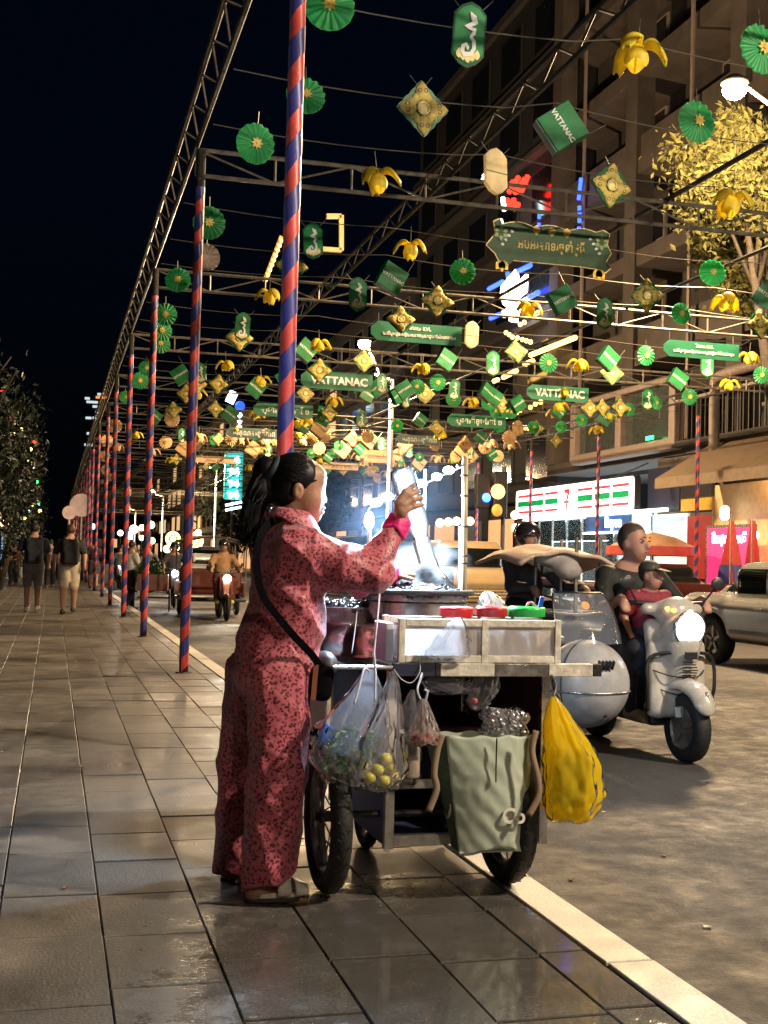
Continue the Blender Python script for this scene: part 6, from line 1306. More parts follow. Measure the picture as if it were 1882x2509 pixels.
# balconies nearer the camera
for (x0, x1, y0p, y1p, lb) in [(1655, 1760, 1045, 1140, 'dark balcony railing above the shop right of the bay window'), (1770, 1900, 1030, 1130, 'balcony with a rounded pale frame at the right edge')]:
    a, b_ = atX(x0, y0p, FX-.5), atX(x1, y1p, FX-.5); t = thing('balcony', lb, 'balcony', (FX, (a.y+b_.y)/2, 5)); ya_, yb_ = min(a.y, b_.y), max(a.y, b_.y)
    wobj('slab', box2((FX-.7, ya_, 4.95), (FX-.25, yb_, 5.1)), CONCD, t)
    n_ = max(6, int((yb_-ya_)/.25))
    for k in range(n_+1): wobj('baluster', box2((FX-.66, ya_+(yb_-ya_)*k/n_-.02, 5.1), (FX-.62, ya_+(yb_-ya_)*k/n_+.02, 6.3)), DARKST, t)
    wobj('handrail', box2((FX-.70, ya_-.05, 6.3), (FX-.58, yb_+.05, 6.38)), FRM, t)
    if x0 > 1700: wobj('pale_frame', tube(catm([(FX-.75, yb_, 4.6), (FX-.75, yb_, 6.3), (FX-.75, yb_-.3, 6.75), (FX-.75, ya_, 6.8)], 5), .16, 8), FRM, t, smooth=True)
# --- lit convenience store
a, b_ = atX(1268, 1205, FX-.75), atX(1556, 1165, FX-.75); YS0, YS1 = b_.y, a.y; zt = (a.z+b_.z)/2; hgt = 1.12
st_ = thing('shop_sign', 'long white lit shop sign with red and green stripes and a red numeral', 'sign', (FX-.8, (YS0+YS1)/2, zt-hgt)); SW = YS1-YS0
def rrect(w_, h_, r, n_=5):
    P = []
    for (cx, cz, a0) in ((w_/2-r, h_/2-r, 0), (-w_/2+r, h_/2-r, 1), (-w_/2+r, -h_/2+r, 2), (w_/2-r, -h_/2+r, 3)):
        for k in range(n_+1): a_ = (a0+k/n_)*math.pi/2; P.append((cx+math.cos(a_)*r, cz+math.sin(a_)*r))
    return P
SROT = Matrix.Rotation(-math.pi/2, 4, 'Z')     # local X -> -Y (reads left to right from the street)
def sg(g, y=0.): return xf(g, Matrix.Translation((0, 0, hgt/2)) @ SROT)
obj('light_box', sg(prism(rrect(SW, hgt, .14)[::-1], .2, .0)), lit('sign white', (1., 1., .97), 3.2), st_)
obj('sign_case', sg(prism(rrect(SW+.12, hgt+.12, .18)[::-1], .2, .03)), DARKST, st_)
SR, SG_ = lit('sign red', (.75, .05, .06), .9), lit('sign green', (0., .28, .07), .9)
for k in range(6):
    u0 = -SW/2+.25+(k*(SW*.135)) + (SW*.155 if k > 2 else 0); w_ = SW*.118
    for z_, h_, mt in ((.31, .10, SR), (.0, .22, SG_), (-.33, .10, SR)): obj('stripe', sg(box((u0+w_/2, -.012, z_), (w_, .012, h_))), mt, st_)
u7 = -SW/2+.25+SW*.135*3+SW*.065
obj('numeral', sg(prism([(u7-.28, .40), (u7+.22, .40), (u7+.22, .28), (u7+.02, -.05), (u7-.02, -.42), (u7-.14, -.42), (u7-.10, -.02), (u7+.02, .24), (u7-.28, .26)][::-1], .012, -.016)), SR, st_)
obj('word_mark', sg(box((u7-.02, -.022, -.08), (.5, .006, .11))), M('sign grey', (.3, .4, .36), .5, emit=.5, ecol=(.3, .42, .38)), st_)
sf = thing('convenience_store', 'brightly lit glass shop front under the striped sign', 'shop', (FX, (YS0+YS1)/2, 0)); SH_ = lit('shop interior glow', (.82, .96, 1.), 1.5)
wobj('back_wall', box2((FX+3.0, YS0-.6, 0), (FX+3.1, YS1, 3.0)), SH_, sf); wobj('ceiling', box2((FX-.5, YS0-.6, 3.0), (FX+3, YS1, 3.1)), lit('shop ceiling', (.85, .97, 1.), 2.2), sf); wobj('floor', box2((FX-.4, YS0-.6, .03), (FX+3, YS1, .06)), M('shop floor', (.6, .6, .6), .3), sf)
rs2 = random.Random(6)
for k in range(7):
    y = YS0+.3+k*(SW-.6)/7
    s_ = wobj('shelf_unit', box2((FX+1.2, y, .05), (FX+1.7, y+.75, 1.5)), M('shelf white', (.6, .6, .62), .4), sf)
    for q_ in range(4):
        for e in range(5): obj('product', (box2((FX+1.12, y+.02+e*.145, .12+q_*.36), (FX+1.19, y+.13+e*.145, .36+q_*.36))[0]-np.array(sf.location), box((0, 0, 0), (1, 1, 1))[1]), M('product %d' % ((k+q_*3+e) % 6), [(.5, .08, .05), (.1, .3, .5), (.5, .45, .1), (.1, .4, .15), (.55, .5, .5), (.4, .15, .4)][(k+q_*3+e) % 6], .4), s_)
for k in range(9): wobj('mullion', box2((FX-.42, YS0-.55+k*(SW+.4)/8-.05, .05), (FX-.34, YS0-.55+k*(SW+.4)/8+.05, 3.0)), ALU, sf)
wobj('awning_tube', box2((FX-1.0, YS0-2.6, 2.95), (FX-.92, YS1-2., 3.06)), lit('tube light', (.85, 1., 1.), 5.), sf)
wobj('glazing', box2((FX-.385, YS0-.5, .05), (FX-.375, YS1-.1, 2.95)), film('shop glass', (.6, .7, .7), .94, .02, fres=.1, crk=.15), sf)
a = atX(1500, 1283, FX-.9); nb = thing('shop_sign', 'small blue lit sign with white letters below the striped sign', 'sign', a)
wobj('board', box2((FX-.95, a.y-1.6, a.z-.24), (FX-.85, a.y+2.0, a.z+.3)), lit('blue board', (.01, .05, .22), .6), nb)
obj('lettering', xf(textmesh('Bayon', .5, .01, .012), Matrix.Translation((-.07, -.2, 0)) @ SROT), lit('letter white', (1, 1, 1), 5.), nb)
obj('frame_tube', join(*[(lambda g: (g[0], g[1]))(box((-.08, .2, z_), (.05, 3.8, .07))) for z_ in (.36, -.3)], box((-.08, -1.72, .03), (.05, .07, .66))), lit('tube light', (.85, 1., 1.), 5.), nb)
# --- shops towards the camera
def fbox(x0, y0, x1, y1, X, th=.2):
    a, b_ = atX(x0, y0, X), atX(x1, y1, X); return box2((X, min(a.y, b_.y), min(a.z, b_.z)), (X+th, max(a.y, b_.y), max(a.z, b_.z)))
WL = M('shop wall', (.35, .3, .27), .7, var=.2)
sh2 = thing('shop_row', 'row of small shops right of the lit store, with dark sign panels and red pillar', 'shop', (FX, 33, 0))
wobj('wall', box2((FX-.3, 24., 0.02), (FX+1.5, YS0-.7, 4.7)), M('shop upper wall', (.10, .085, .075), .8, var=.2), sh2)
for (q, mt, n_) in [((1588, 1150, 1664, 1248), M('navy sign panel', (.02, .025, .06), .4), 'sign_panel'), ((1668, 1140, 1752, 1218), M('black sign panel', (.012, .012, .014), .4), 'sign_panel'), ((1668, 1220, 1752, 1248), lit('yellow strip', (.5, .28, .02), .35), 'yellow_fascia'), ((1684, 1265, 1742, 1420), M('red pillar', (.30, .02, .015), .5), 'red_pillar'), ((1600, 1262, 1682, 1400), lit('pale lit doorway', (.7, .85, .8), .7), 'lit_doorway'), ((1745, 1190, 1880, 1420), lit('warm lit wall', (.8, .55, .25), .07), 'lit_wall')]:
    wobj(n_, fbox(*q, FX-.42, .1), mt, sh2, bevel=.01)
obj('lettering', xf(textmesh('A  CAFE', .35, .005, .004), Matrix.Translation(atX(1710, 1170, FX-.44)-sh2.location) @ SROT), M('pale letters', (.5, .5, .45), .5), sh2)
a = atX(1742, 1195, FX-.5); aw = thing('awning', 'sloping beige awning lit from below at the right edge', 'awning', a)
wobj('canvas', vf([(FX-.4, a.y+.2, a.z+1.3), (FX-.4, a.y-7, a.z+1.3), (FX-2.2, a.y-7, a.z+.2), (FX-2.2, a.y+.2, a.z+.2), (FX-.4, a.y+.2, a.z+1.25), (FX-.4, a.y-7, a.z+1.25), (FX-2.2, a.y-7, a.z+.15), (FX-2.2, a.y+.2, a.z+.15)], [(0, 1, 2, 3), (7, 6, 5, 4), (3, 2, 6, 7), (0, 3, 7, 4), (2, 1, 5, 6)]), M('beige awning', (.2, .14, .085), .7, var=.15), aw)
wobj('valance', box2((FX-2.21, a.y-7, a.z-.1), (FX-2.19, a.y+.2, a.z+.15)), M('beige awning', (.38, .26, .15), .7), aw)
lamp('awning_light', 'POINT', Vector((FX-1.1, a.y-3., a.z+.1))-aw.location, 25, (1., .66, .3), aw, .1)
lamp('shop_glow', 'AREA', Vector((FX-.5, (YS0+YS1)/2, 2.4))-sf.location, 500, (.86, .97, 1.), sf, target=Vector((FX-6, (YS0+YS1)/2, 0))-sf.location+Vector((FX-.5, 0, 0))*0).data.size = 5.
for (x_, y_, lb) in [(1776, 1250, 'upper of two white globe lamps over the pink poster'), (1776, 1264, 'lower of two white globe lamps over the pink poster'), (1848, 1312, 'white globe lamp right of the pink poster')]:
    obj('globe_lamp', ball(atX(x_, y_, FX-1.0), .13), lit('white globe', (.9, 1., 1.), 8.), smooth=True, label=lb, cat='lamp', group='globe lamps at the shops')
a = atX(1788, 1375, FX-1.4); pb = thing('poster_board', 'bright pink lit poster board with white lettering beside the silver car', 'poster', a)
hh_ = .9; ww = 1.5
obj('board', xf(box((0, 0, 0), (ww*1.5, .08, hh_*2)), SROT), lit('pink poster', (.85, .05, .24), .7), pb); obj('frame', xf(join(box((0, .01, hh_+.04), (ww*1.5+.16, .1, .08)), box((0, .01, -hh_-.04), (ww*1.5+.16, .1, .08)), *[box((s*(ww*.75+.04), .01, 0), (.08, .1, hh_*2)) for s in (-1, 1)]), SROT), ALU, pb)
obj('lettering', xf(textmesh('ទឹកផ្លែឈើ', .34, .004, .004), Matrix.Translation((-.05, 0, .6)) @ SROT), lit('letter white', (1, 1, 1), 5.), pb)
obj('cup_print', xf(prism([(-.3, -.8), (.1, -.8), (.25, .3), (-.25, .3)][::-1], .01, -.055), SROT), lit('poster white', (1., .9, .9), 1.6), pb)
for (x_, lb) in [(1790, 'drooping red flag in front of the pink poster'), (1842, 'narrow red flag right of the pink poster')]:
    a = atX(x_, 1300, FX-2.0); t = thing('flag', lb, 'flag', (a.x, a.y, 0)); 
    obj('pole', rod((0, 0, .02), (0, 0, a.z+.3), .02, 6), STEEL, t); 
    o = obj('cloth', sheet(lambda u, v: (.08*math.sin(u*9+v*3)*v, -.05+(.12+.55*v*(1 if x_ < 1800 else .5))*(u-.5)*2, a.z+.25-1.9*v), 14, 14), M('red flag', (.45, .02, .02), .6), t, smooth=True)
    obj('blue_band', sheet(lambda u, v: (.08*math.sin(u*9+(.7+.3*v)*3)*(.7+.3*v)-.012, -.05+(.12+.55*(.6+.25*v)*(1 if x_ < 1800 else .5))*(u-.5)*2, a.z+.25-1.9*(.6+.25*v)), 14, 5), M('flag blue', (.03, .03, .2), .6), t, smooth=True)
# parked bikes and stall shapes before the shops
for (x_, y_, lb, c_) in [(1700, 1452, 'dark parked motorbike before the red pillar', (.02, .02, .025)), (1660, 1462, 'parked motorbike with pinkish body behind the riders', (.4, .12, .12)), (1560, 1452, 'parked motorbike in front of the lit shop', (.05, .05, .06))]:
    a = atZ(x_, y_, ROADZ); 
    if a.y < 60: motorbike(lb, (min(a.x, 16.6), a.y, ROADZ), 1.2, GLASSD, 0, c_)['group'] = 'motorbikes parked at the shops'
ub = atX(1600, 1335, 16.); t = thing('market_umbrella', 'tan and red striped market umbrella behind the bald rider', 'umbrella', (16., ub.y, .0))
obj('canopy', lathe([(.001, ub.z+.35), (.6, ub.z+.22), (1.25, ub.z-.08), (1.27, ub.z-.16)], 16), M('tan umbrella', (.55, .32, .18), .6), t, smooth=True); obj('valance', lathe([(1.28, ub.z-.05), (1.29, ub.z-.3)], 16), M('red valance', (.45, .05, .04), .6), t); obj('pole', rod((0, 0, 0), (0, 0, ub.z+.3), .025, 8), STEEL, t)
# --- further buildings on the right
def block(label, x0, y0, y1, h, mt, floors, bays, litp, seed, depth=12, wc=DGL, wl=None, frm=FRM):
    t = thing('building', label, 'building', (x0, (y0+y1)/2, 0), group='buildings along the far side'); rb = random.Random(seed)
    wobj('wall', box2((x0, y0, 0), (x0+depth, y1, h)), mt, t); wobj('cornice', box2((x0-.25, y0-.1, h), (x0+depth, y1+.1, h+.4)), CONCD, t)
    fh = (h-4)/floors
    for f_ in range(floors):
        wobj('ledge', box2((x0-.4, y0+.05, 4+f_*fh-.12), (x0-.002, y1-.05, 4+f_*fh+.1)), CONCD, t)
        for k in range(bays):
            yy = y0+(y1-y0)*(k+.18)/bays; w_ = wobj('window', box2((x0-.06, yy, 4+f_*fh+.7), (x0-.003, yy+(y1-y0)/bays*.62, 4+f_*fh+fh*.8)), frm, t)
            g = box2((x0-.075, yy+.1, 4+f_*fh+.8), (x0-.062, yy+(y1-y0)/bays*.62-.1, 4+f_*fh+fh*.8-.1)); obj('pane', (g[0]-np.array(t.location), g[1]), (wl or lit('window warm', (1., .62, .28), .8)) if rb.random() < litp else wc, w_)
    for k in range(bays):
        yy = y0+(y1-y0)*(k+.12)/bays; wobj('shop_opening', box2((x0-.05, yy, .1), (x0-.003, yy+(y1-y0)/bays*.76, 3.2)), lit('shopfront warm', (1., .55, .25), .7) if rb.random() < .5 else M('roller shutter', (.12, .12, .13), .5), t)
    return t
block('dark tall block above the lit store, carrying the neon signs', FX+.35, 45.4, 66, 26, M('near black wall', (.022, .02, .022), .7, var=.2, scale=.6), 6, 5, .0, 7, frm=M('dark frame', (.03, .028, .028), .6))
block('dark mid-rise block with lit tubes beyond the convenience store', FX+.3, 66.5, 92, 17, M('blue grey wall', (.05, .06, .085), .8, var=.2, scale=.6), 5, 7, .12, 1)
block('low dark block behind the far striped poles', FX, 93, 130, 14, M('brown wall', (.10, .08, .07), .8, var=.2, scale=.6), 3, 8, .25, 2)
block('pale-cornered building with the cyan vertical sign', FX-1., 131, 170, 17, M('cream wall', (.32, .28, .2), .8, var=.2, scale=.6), 4, 8, .2, 3)
block('distant block closing the street on the right', FX-2, 171, 260, 15, M('grey wall', (.12, .12, .12), .8, var=.2, scale=.6), 3, 12, .3, 4)
e_ = thing('end_building', 'wide dark building closing the far end of the street', 'building', (12, 330, 0))
wobj('wall', box2((3.5, 330, 0), (60, 340, 22)), M('dusk wall', (.05, .055, .06), .9), e_)
for k in range(40):
    x_ = 5+(k % 10)*3.2; z_ = 3+(k//10)*4.6; wobj('window', box2((x_, 329.9, z_), (x_+1.6, 329.97, z_+2.2)), lit('window warm', (1., .62, .28), .8) if rs2.random() < .3 else DGL, e_)
# --- neon
NB, NW, NR, NC, NY = lit('blue neon', (.02, .06, 1.), 7.), lit('white neon', (1., .96, .9), 9.), lit('red neon', (1., .02, .01), 6.), lit('cyan neon', (.05, .85, .9), 5.), lit('amber tube', (1., .55, .12), 6.)
def neon(name, label, segs, mt, X=FX-.9, r=.07, extra=None):
    t = thing(name, label, 'neon sign', atX(*segs[0][0], X))
    for s_ in segs: wobj('tube', tube([atX(x_, y_, X) for x_, y_ in s_], r, 6), mt, t)
    if extra: extra(t)
    return t
def logo(t):
    for (poly) in ([(1228, 700), (1262, 660), (1268, 690), (1288, 672), (1286, 715), (1240, 752), (1232, 745), (1225, 720)], [(1230, 762), (1290, 728), (1292, 738), (1268, 760), (1262, 790), (1248, 788), (1245, 772), (1232, 778)]):
        V = [atX(x_, y_, FX-1.0) for x_, y_ in poly]; V2 = [v+Vector((.12, 0, 0)) for v in V]; n_ = len(V)
        wobj('lit_logo', vf(V+V2, [tuple(range(n_)), tuple(range(2*n_-1, n_-1, -1))]+[(i, i+n_, (i+1) % n_+n_, (i+1) % n_) for i in range(n_)]), NW, t)
neon('neon_sign', 'white lit logo framed by slanting blue neon bars below the ornate banner', [[(1198, 708), (1232, 690)], [(1262, 668), (1300, 650)], [(1268, 745), (1320, 716)], [(1202, 780), (1225, 770)], [(1230, 768), (1252, 756)], [(1244, 668), (1246, 680)]], NB, r=.10, extra=logo)
neon('neon_sign', 'tall vertical blue neon line high on the tower', [[(1424, 436), (1418, 490)], [(1420, 505), (1420, 545)], [(1419, 556), (1418, 572)]], NB, FX-.6, .07)
neon('neon_sign', 'short vertical blue neon line above the ornate banner', [[(1322, 520), (1321, 536)], [(1321, 546), (1320, 556)]], NB, FX-.6, .07)
neon('neon_sign', 'red neon letters slanting beside the blank plaque', [[(1248, 470), (1270, 435)], [(1262, 472), (1285, 440)], [(1278, 468), (1293, 432)], [(1256, 445), (1268, 470)], [(1243, 490), (1250, 508)], [(1258, 488), (1262, 512), (1270, 500)], [(1285, 460), (1287, 450)]], NR, FX-.6, .12)
neon('neon_sign', 'cold white light tubes beside the blank plaque', [[(1186, 430), (1190, 440)], [(1232, 485), (1236, 515)], [(1227, 540), (1230, 552)], [(1180, 445), (1190, 432)]], lit('cold tube', (.7, 1., 1.), 7.), FX-.6, .10)
neon('neon_sign', 'row of slanting amber tubes on the dark block', [[(1300, 870), (1410, 827)], [(1286, 893), (1306, 884)], [(1233, 925), (1266, 908)], [(1210, 934), (1220, 930)]], NY, FX-.4, .10)
bs_ = thing('bulb_garland', 'zigzag garland of small amber bulbs on the dark block facade', 'lights', atX(1260, 900, FX-.4))
for k, (x_, y_) in enumerate([(1242, 1020), (1250, 1017), (1258, 1013), (1266, 1011), (1275, 1005), (1262, 1040), (1270, 1044), (1279, 1046), (1288, 1048), (1297, 1050), (1240, 815), (1248, 820), (1256, 826), (1268, 828), (1280, 832), (1290, 835), (1300, 838), (1275, 795), (1285, 790), (1312, 770), (1318, 766), (1325, 985), (1312, 990), (1300, 998)]): wobj('bulb', ball(atX(x_, y_, FX-.4), .10, 8, 6), NY, bs_)
# cyan vertical sign and blue ball sign down the street
a = atY(572, 1165, 76.); cs = thing('neon_sign', 'tall cyan vertical sign glowing left of the vendor\'s hair', 'neon sign', a)
obj('board', box((0, 0, 0), (1.15, .3, 3.0)), lit('cyan board', (.02, .42, .42), 1.2), cs, bevel=.1)
for k in range(4): obj('lit_glyph', xf(join(box((-.1, -.2, 1.7-k*1.15), (1.0, .1, .22)), box((.15, -.2, 1.4-k*1.15), (.8, .1, .2)), box((-.3, -.2, 1.45-k*1.15), (.2, .1, .7)), box((.35, -.2, 1.5-k*1.15), (.2, .1, .8))), T(sc=(.62, 1, .62))), lit('cyan white', (.7, 1., 1.), 8.), cs)
obj('post', rod((0, .1, -1.4), (0, .1, -6.5), .07, 6), DARKST, cs)
for y_ in (1236, 1248): obj('underline', rod(Vector(atY(553, y_+2, 76.))-a, Vector(atY(592, y_-6, 76.))-a, .08, 6), lit('cyan white', (.7, 1., 1.), 8.), cs)
a = atY(588, 995, 100.); bb = thing('neon_sign', 'blue ball sign over small white lights left of the nearest pole', 'neon sign', a)
obj('ball', ball((0, 0, 0), .42), lit('blue ball', (.02, .08, .8), 2.5), bb, smooth=True); obj('post', rod((0, .1, -.4), (0, .1, -12.), .08, 6), DARKST, bb)
for k in range(5): obj('small_light', ball((.0, -.1, -.75-.5*k), .2, 8, 6), lit('cold tube', (.7, 1., 1.), 7.), bb)
obj('white_plate', box((-.7, 0, .7), (.7, .1, 1.0), (0, .4, 0)), lit('cyan white', (.7, 1., 1.), 8.), bb)
# upper timber frame sign near the first pole
a = atY(700, 600, 24.); fr_ = thing('timber_frame', 'small lit timber frame hanging behind the plaque by the nearest pole', 'frame', a)
for (q0, q1) in (((800, 530), (836, 530)), ((836, 528), (836, 614)), ((836, 614), (780, 610)), ((690, 580), (648, 690))): wobj('bar', bar(atY(*q0, 24.), atY(*q1, 24.), .09, .09), M('lit timber', (.5, .28, .1), .6, emit=.15, ecol=(1., .5, .15)), fr_)
wobj('bulb_row', join(*[ball(atY(690-38*k/8, 590+95*k/8, 23.9), .04, 8, 6) for k in range(9)]), NY, fr_)
# --- traffic light and lamps behind the mast
a = atY(1210, 1205, 40.); tl = thing('traffic_light', 'traffic light with a glowing orange-red lens and blue lamp behind the cart mast', 'traffic light', (a.x, 40., ROADZ))
obj('post', rod((.4, .1, 0), (.4, .1, a.z+1), .08, 8), DARKST, tl); obj('housing', box((.2, 0, a.z), (.5, .35, 1.6)), DKPL, tl, bevel=.04)
obj('lens', ball((.08, -.2, a.z+.1), (.26, .08, .26)), lit('orange red lens', (1., .25, .06), 9.), tl, smooth=True); obj('lens', ball((.06, -.2, a.z-.55), (.2, .08, .22)), lit('dim amber lens', (.7, .3, .05), .6), tl, smooth=True); obj('blue_lamp', ball((-.3, -.1, a.z-.12), (.16, .1, .16)), lit('blue lamp', (.03, .12, 1.), 9.), tl, smooth=True)
obj('second_housing', box((-.42, .05, a.z+.1), (.5, .3, 1.2)), DKPL, tl, bevel=.05)
for k, (x_, y_, Y_) in enumerate([(1078, 1281, 44), (1099, 1279, 44), (1119, 1277, 44), (1152, 1277, 44), (1263, 1294, 42), (1262, 1262, 42), (760, 1292, 55), (772, 1300, 55), (1290, 1280, 42)]):
    obj('globe_lamp', ball(atY(x_, y_, Y_), .16, 12, 8), lit('warm globe', (1., .68, .35), 7.), smooth=True, label=['first warm globe lamp in the row left of the mast', 'second warm globe lamp in the row left of the mast', 'third warm globe lamp just left of the mast', 'warm globe lamp just right of the mast', 'warm globe lamp under the lit shop sign corner', 'small dim globe lamp above it by the shop corner', 'left of two warm lamps beside the woman\'s chin', 'right of two warm lamps beside the woman\'s chin', 'globe lamp behind the helmeted rider'][k], cat='lamp')
# globe lamp posts far down the street and lit kiosks
for k, (x_, y_) in enumerate([(328, 1297), (348, 1293), (370, 1286), (348, 1318), (372, 1325), (320, 1312), (486, 1304), (425, 1322), (228, 1290), (432, 1342), (410, 1345), (295, 1306)]):
    Y_ = 95+(k*37) % 60; a = atY(x_, y_, Y_); t = thing('globe_post', 'far globe lamp post among the distant street lights', 'lamp', (a.x, Y_, ROADZ), group='far globe lamp posts'); obj('globe', ball((0, 0, a.z-ROADZ), .34, 10, 8), lit('warm globe', (1., .68, .35), 7.), t, smooth=True); obj('post', rod((0, 0, 0), (0, 0, a.z-ROADZ), .06, 5), DARKST, t)
for (x_, y_, lb, w_) in [(477, 1325, 'round glowing yellow sign far down the street', 1.2), (424, 1320, 'glowing oval yellow sign left of the round one', 1.0)]:
    a = atY(x_, y_, 100.); t = thing('shop_sign', lb, 'sign', a); obj('disc', xf(lathe([(.001, 0), (w_*.6, 0), (w_*.6, .15)], 24, 'Y'), T()), lit('yellow sign', (1., .78, .25), 5.), t); obj('emblem', xf(torus(w_*.3, .07, 20, 6, 'Y'), T((0, -.05, 0))), lit('green sign', (.1, .5, .1), 1.), t); obj('post', rod((0, .1, -.4), (0, .1, -2.4), .06, 6), DARKST, t)
# ================================================================== TREES
def leafcloud(n_, R, seed, l=.11, clumps=26, hang=0.):
    rb = np.random.default_rng(seed); C_ = rb.normal(size=(clumps, 3)); C_ /= np.linalg.norm(C_, axis=1)[:, None]; C_ *= rb.uniform(.25, 1., (clumps, 1)); C_ = C_*np.array(R)
    V, F = [], []
    idx = rb.integers(0, clumps, n_); P = C_[idx]+rb.normal(size=(n_, 3))*np.array(R)*.17
    P[:, 2] -= hang*np.abs(rb.normal(size=n_))
    A = rb.normal(size=(n_, 3)); A /= np.linalg.norm(A, axis=1)[:, None]; B = np.cross(A, rb.normal(size=(n_, 3))); B /= np.linalg.norm(B, axis=1)[:, None]
    s = l*rb.uniform(.4, 1.5, (n_, 1)); N = np.cross(A, B)*s*.15
    V = np.stack([P-A*s, P+B*s*.45+N, P+A*s, P-B*s*.45+N], 1).reshape(-1, 3)
    return (V, (np.arange(n_*4).reshape(-1, 4)).tolist())
BARK = M('bark', (.045, .035, .026), .9, var=.3, bump=.6, bscale=20)
LF1 = film('leaf olive', (.11, .105, .035), .0, .4, .45, fres=.03); LF2 = M('leaf dark', (.009, .017, .007), .55, var=.4, scale=3)
def tree(label, base, top, R, seed, mt, n_=4200, l=.11, group=None, hang=0.):
    t = thing('tree', label, 'tree', base, group=group); tp_ = Vector(top)-Vector(base); rb = random.Random(seed)
    br = [tube([(0, 0, 0), tp_*.4+Vector((rb.uniform(-.15, .15), rb.uniform(-.15, .15), 0)), tp_*.95], [.16, .12, .05], 8)]
    for k in range(9):
        s_ = tp_*rb.uniform(.5, .9); e = tp_+Vector((rb.uniform(-1, 1)*R[0], rb.uniform(-1, 1)*R[1], rb.uniform(-.5, .7)*R[2]))*.85; br.append(tube([s_, s_.lerp(e, .5)+Vector((0, 0, .12)), e], [.05, .03, .01], 5))
    obj('trunk', join(*br), BARK, t, smooth=True)
    g = leafcloud(n_, R, seed, l, 30, hang); obj('crown', (g[0]+np.array(tp_), g[1]), mt, t, kind='stuff'); return t
tc_ = atY(1815, 455, 20.4)
tree('leafy tree lit yellow by the street lamp at the upper right', (tc_.x+2.6, 21.8, ROADZ), tc_, (1.4, 1.0, 1.3), 3, LF1, 9000, .075)
tree('second leafy tree at the right edge below the lamp', (tc_.x+3.9, 23.5, ROADZ), tc_+Vector((1.7, 2., -.6)), (1.3, 1.2, 1.5), 5, LF1, 6000, .08)
tree('bushy street tree in front of the pale building far down the street', (13.5, 84, 0), (12.5, 84, 6.5), (3., 3., 3.4), 8, LF2, 3000, .3)
tree('dark tree beyond the cyan sign', (16.5, 100, 0), (15.6, 100, 5.), (2.4, 2.4, 2.8), 9, LF2, 3000, .3)
tree('dark tree behind the cart lights', (13.5, 60, 0), (12.9, 60, 4.6), (1.6, 1.6, 1.8), 10, LF2, 2500, .2)
BUL = {'r': lit('red bulb', (1., .03, .01), 7.), 'y': lit('amber bulb', (1., .6, .15), 7.), 'g': lit('green bulb', (.03, 1., .25), 5.), 'w': lit('pale bulb', (.7, .9, 1.), 5.)}
LT = [((-15, 1010), 26., .8, 1.3, 'nearest dark tree with coloured bulbs at the left edge'), ((20, 1080), 32., .8, 1.6, 'second dark tree with coloured bulbs at the left'), ((45, 1160), 40., .8, 1.7, 'third dark tree with coloured bulbs at the left'), ((70, 1225), 52., .7, 1.3, 'farthest dark tree with coloured bulbs at the left'), ((-60, 960), 22., .8, 1.2, 'dark tree cut by the left edge')]
for k, ((x_, y_), Y_, rx, rz_, lb) in enumerate(LT):
    c = atY(x_, y_, Y_); tree(lb, (c.x-.5, Y_, 0), c, (rx, 1.2, rz_), 20+k, LF2, 3200, .075, 'trees along the park edge', .8)
bl_ = [((6, 960), 'r'), ((28, 1020), 'r'), ((40, 1040), 'y'), ((52, 1052), 'y'), ((16, 1046), 'g'), ((33, 1063), 'y'), ((85, 1082), 'r'), ((75, 1101), 'y'), ((72, 1128), 'y'), ((4, 1050), 'r'), ((5, 1130), 'y'), ((80, 1148), 'w'), ((90, 1172), 'y'), ((90, 1181), 'g'), ((57, 1158), 'r'), ((60, 1205), 'y'), ((84, 1220), 'y'), ((97, 1234), 'g'), ((82, 1238), 'y'), ((74, 1252), 'w'), ((98, 1252), 'y'), ((48, 1270), 'g'), ((60, 1270), 'y'), ((0, 1108), 'r')]
tg = {}
for (q, c_) in bl_:
    Y_ = 26. if q[1] < 1030 else 31. if q[1] < 1110 else 39. if q[1] < 1200 else 50.
    if Y_ not in tg: tg[Y_] = thing('bulb_garland', {26.: 'highest coloured bulbs on the nearest left tree', 31.: 'coloured bulbs on the second left tree', 39.: 'coloured bulbs on the third left tree', 50.: 'lowest coloured bulbs on the farthest left tree'}[Y_], 'lights', atY(*q, Y_-2.3))
    wobj('bulb', ball(atY(*q, Y_-2.3), .0013*Y_, 8, 6), BUL[c_], tg[Y_])
for k, (x_, y0_, y1_) in enumerate([(62, 1130, 1290), (75, 1150, 1290), (88, 1180, 1290), (20, 1150, 1300)]):
    a, b_ = atY(x_, y0_, 60.), atY(x_, y1_, 60.); obj('white_pole', rod((a.x, 60., 0), a, .10, 8), M('white pole', (.5, .52, .58), .5), label=['first white flagpole beyond the park trees', 'second white flagpole beyond the park trees', 'third white flagpole nearest the backpackers', 'white flagpole at the left edge'][k], cat='pole', group='white poles by the park')
for k, (x_, y_) in enumerate([(10, 1268), (25, 1284), (44, 1290), (56, 1300), (40, 1300), (8, 1284)]):
    a = atY(x_, y_, 70.); obj('globe_lamp', ball(a, .22, 10, 8), lit('warm globe', (1., .68, .35), 7.), smooth=True, label='warm globe light hanging in a row at the park edge', cat='lamp', group='park globe lights')
kk = thing('kiosk', 'pale blue lit kiosk board behind the salmon-topped woman', 'kiosk', atY(38, 1340, 75.)); obj('board', box((0, 0, 0), (1.6, .3, 1.6)), lit('pale blue board', (.25, .5, .85), .8), kk, bevel=.03); obj('emblem', xf(torus(.3, .08, 16, 6, 'Y'), T((0, -.17, .2))), M('teal emblem', (.02, .15, .2), .5), kk); obj('posts', join(rod((-.7, 0, -.8), (-.7, 0, -2.), .05), rod((.7, 0, -.8), (.7, 0, -2.), .05)), DARKST, kk)
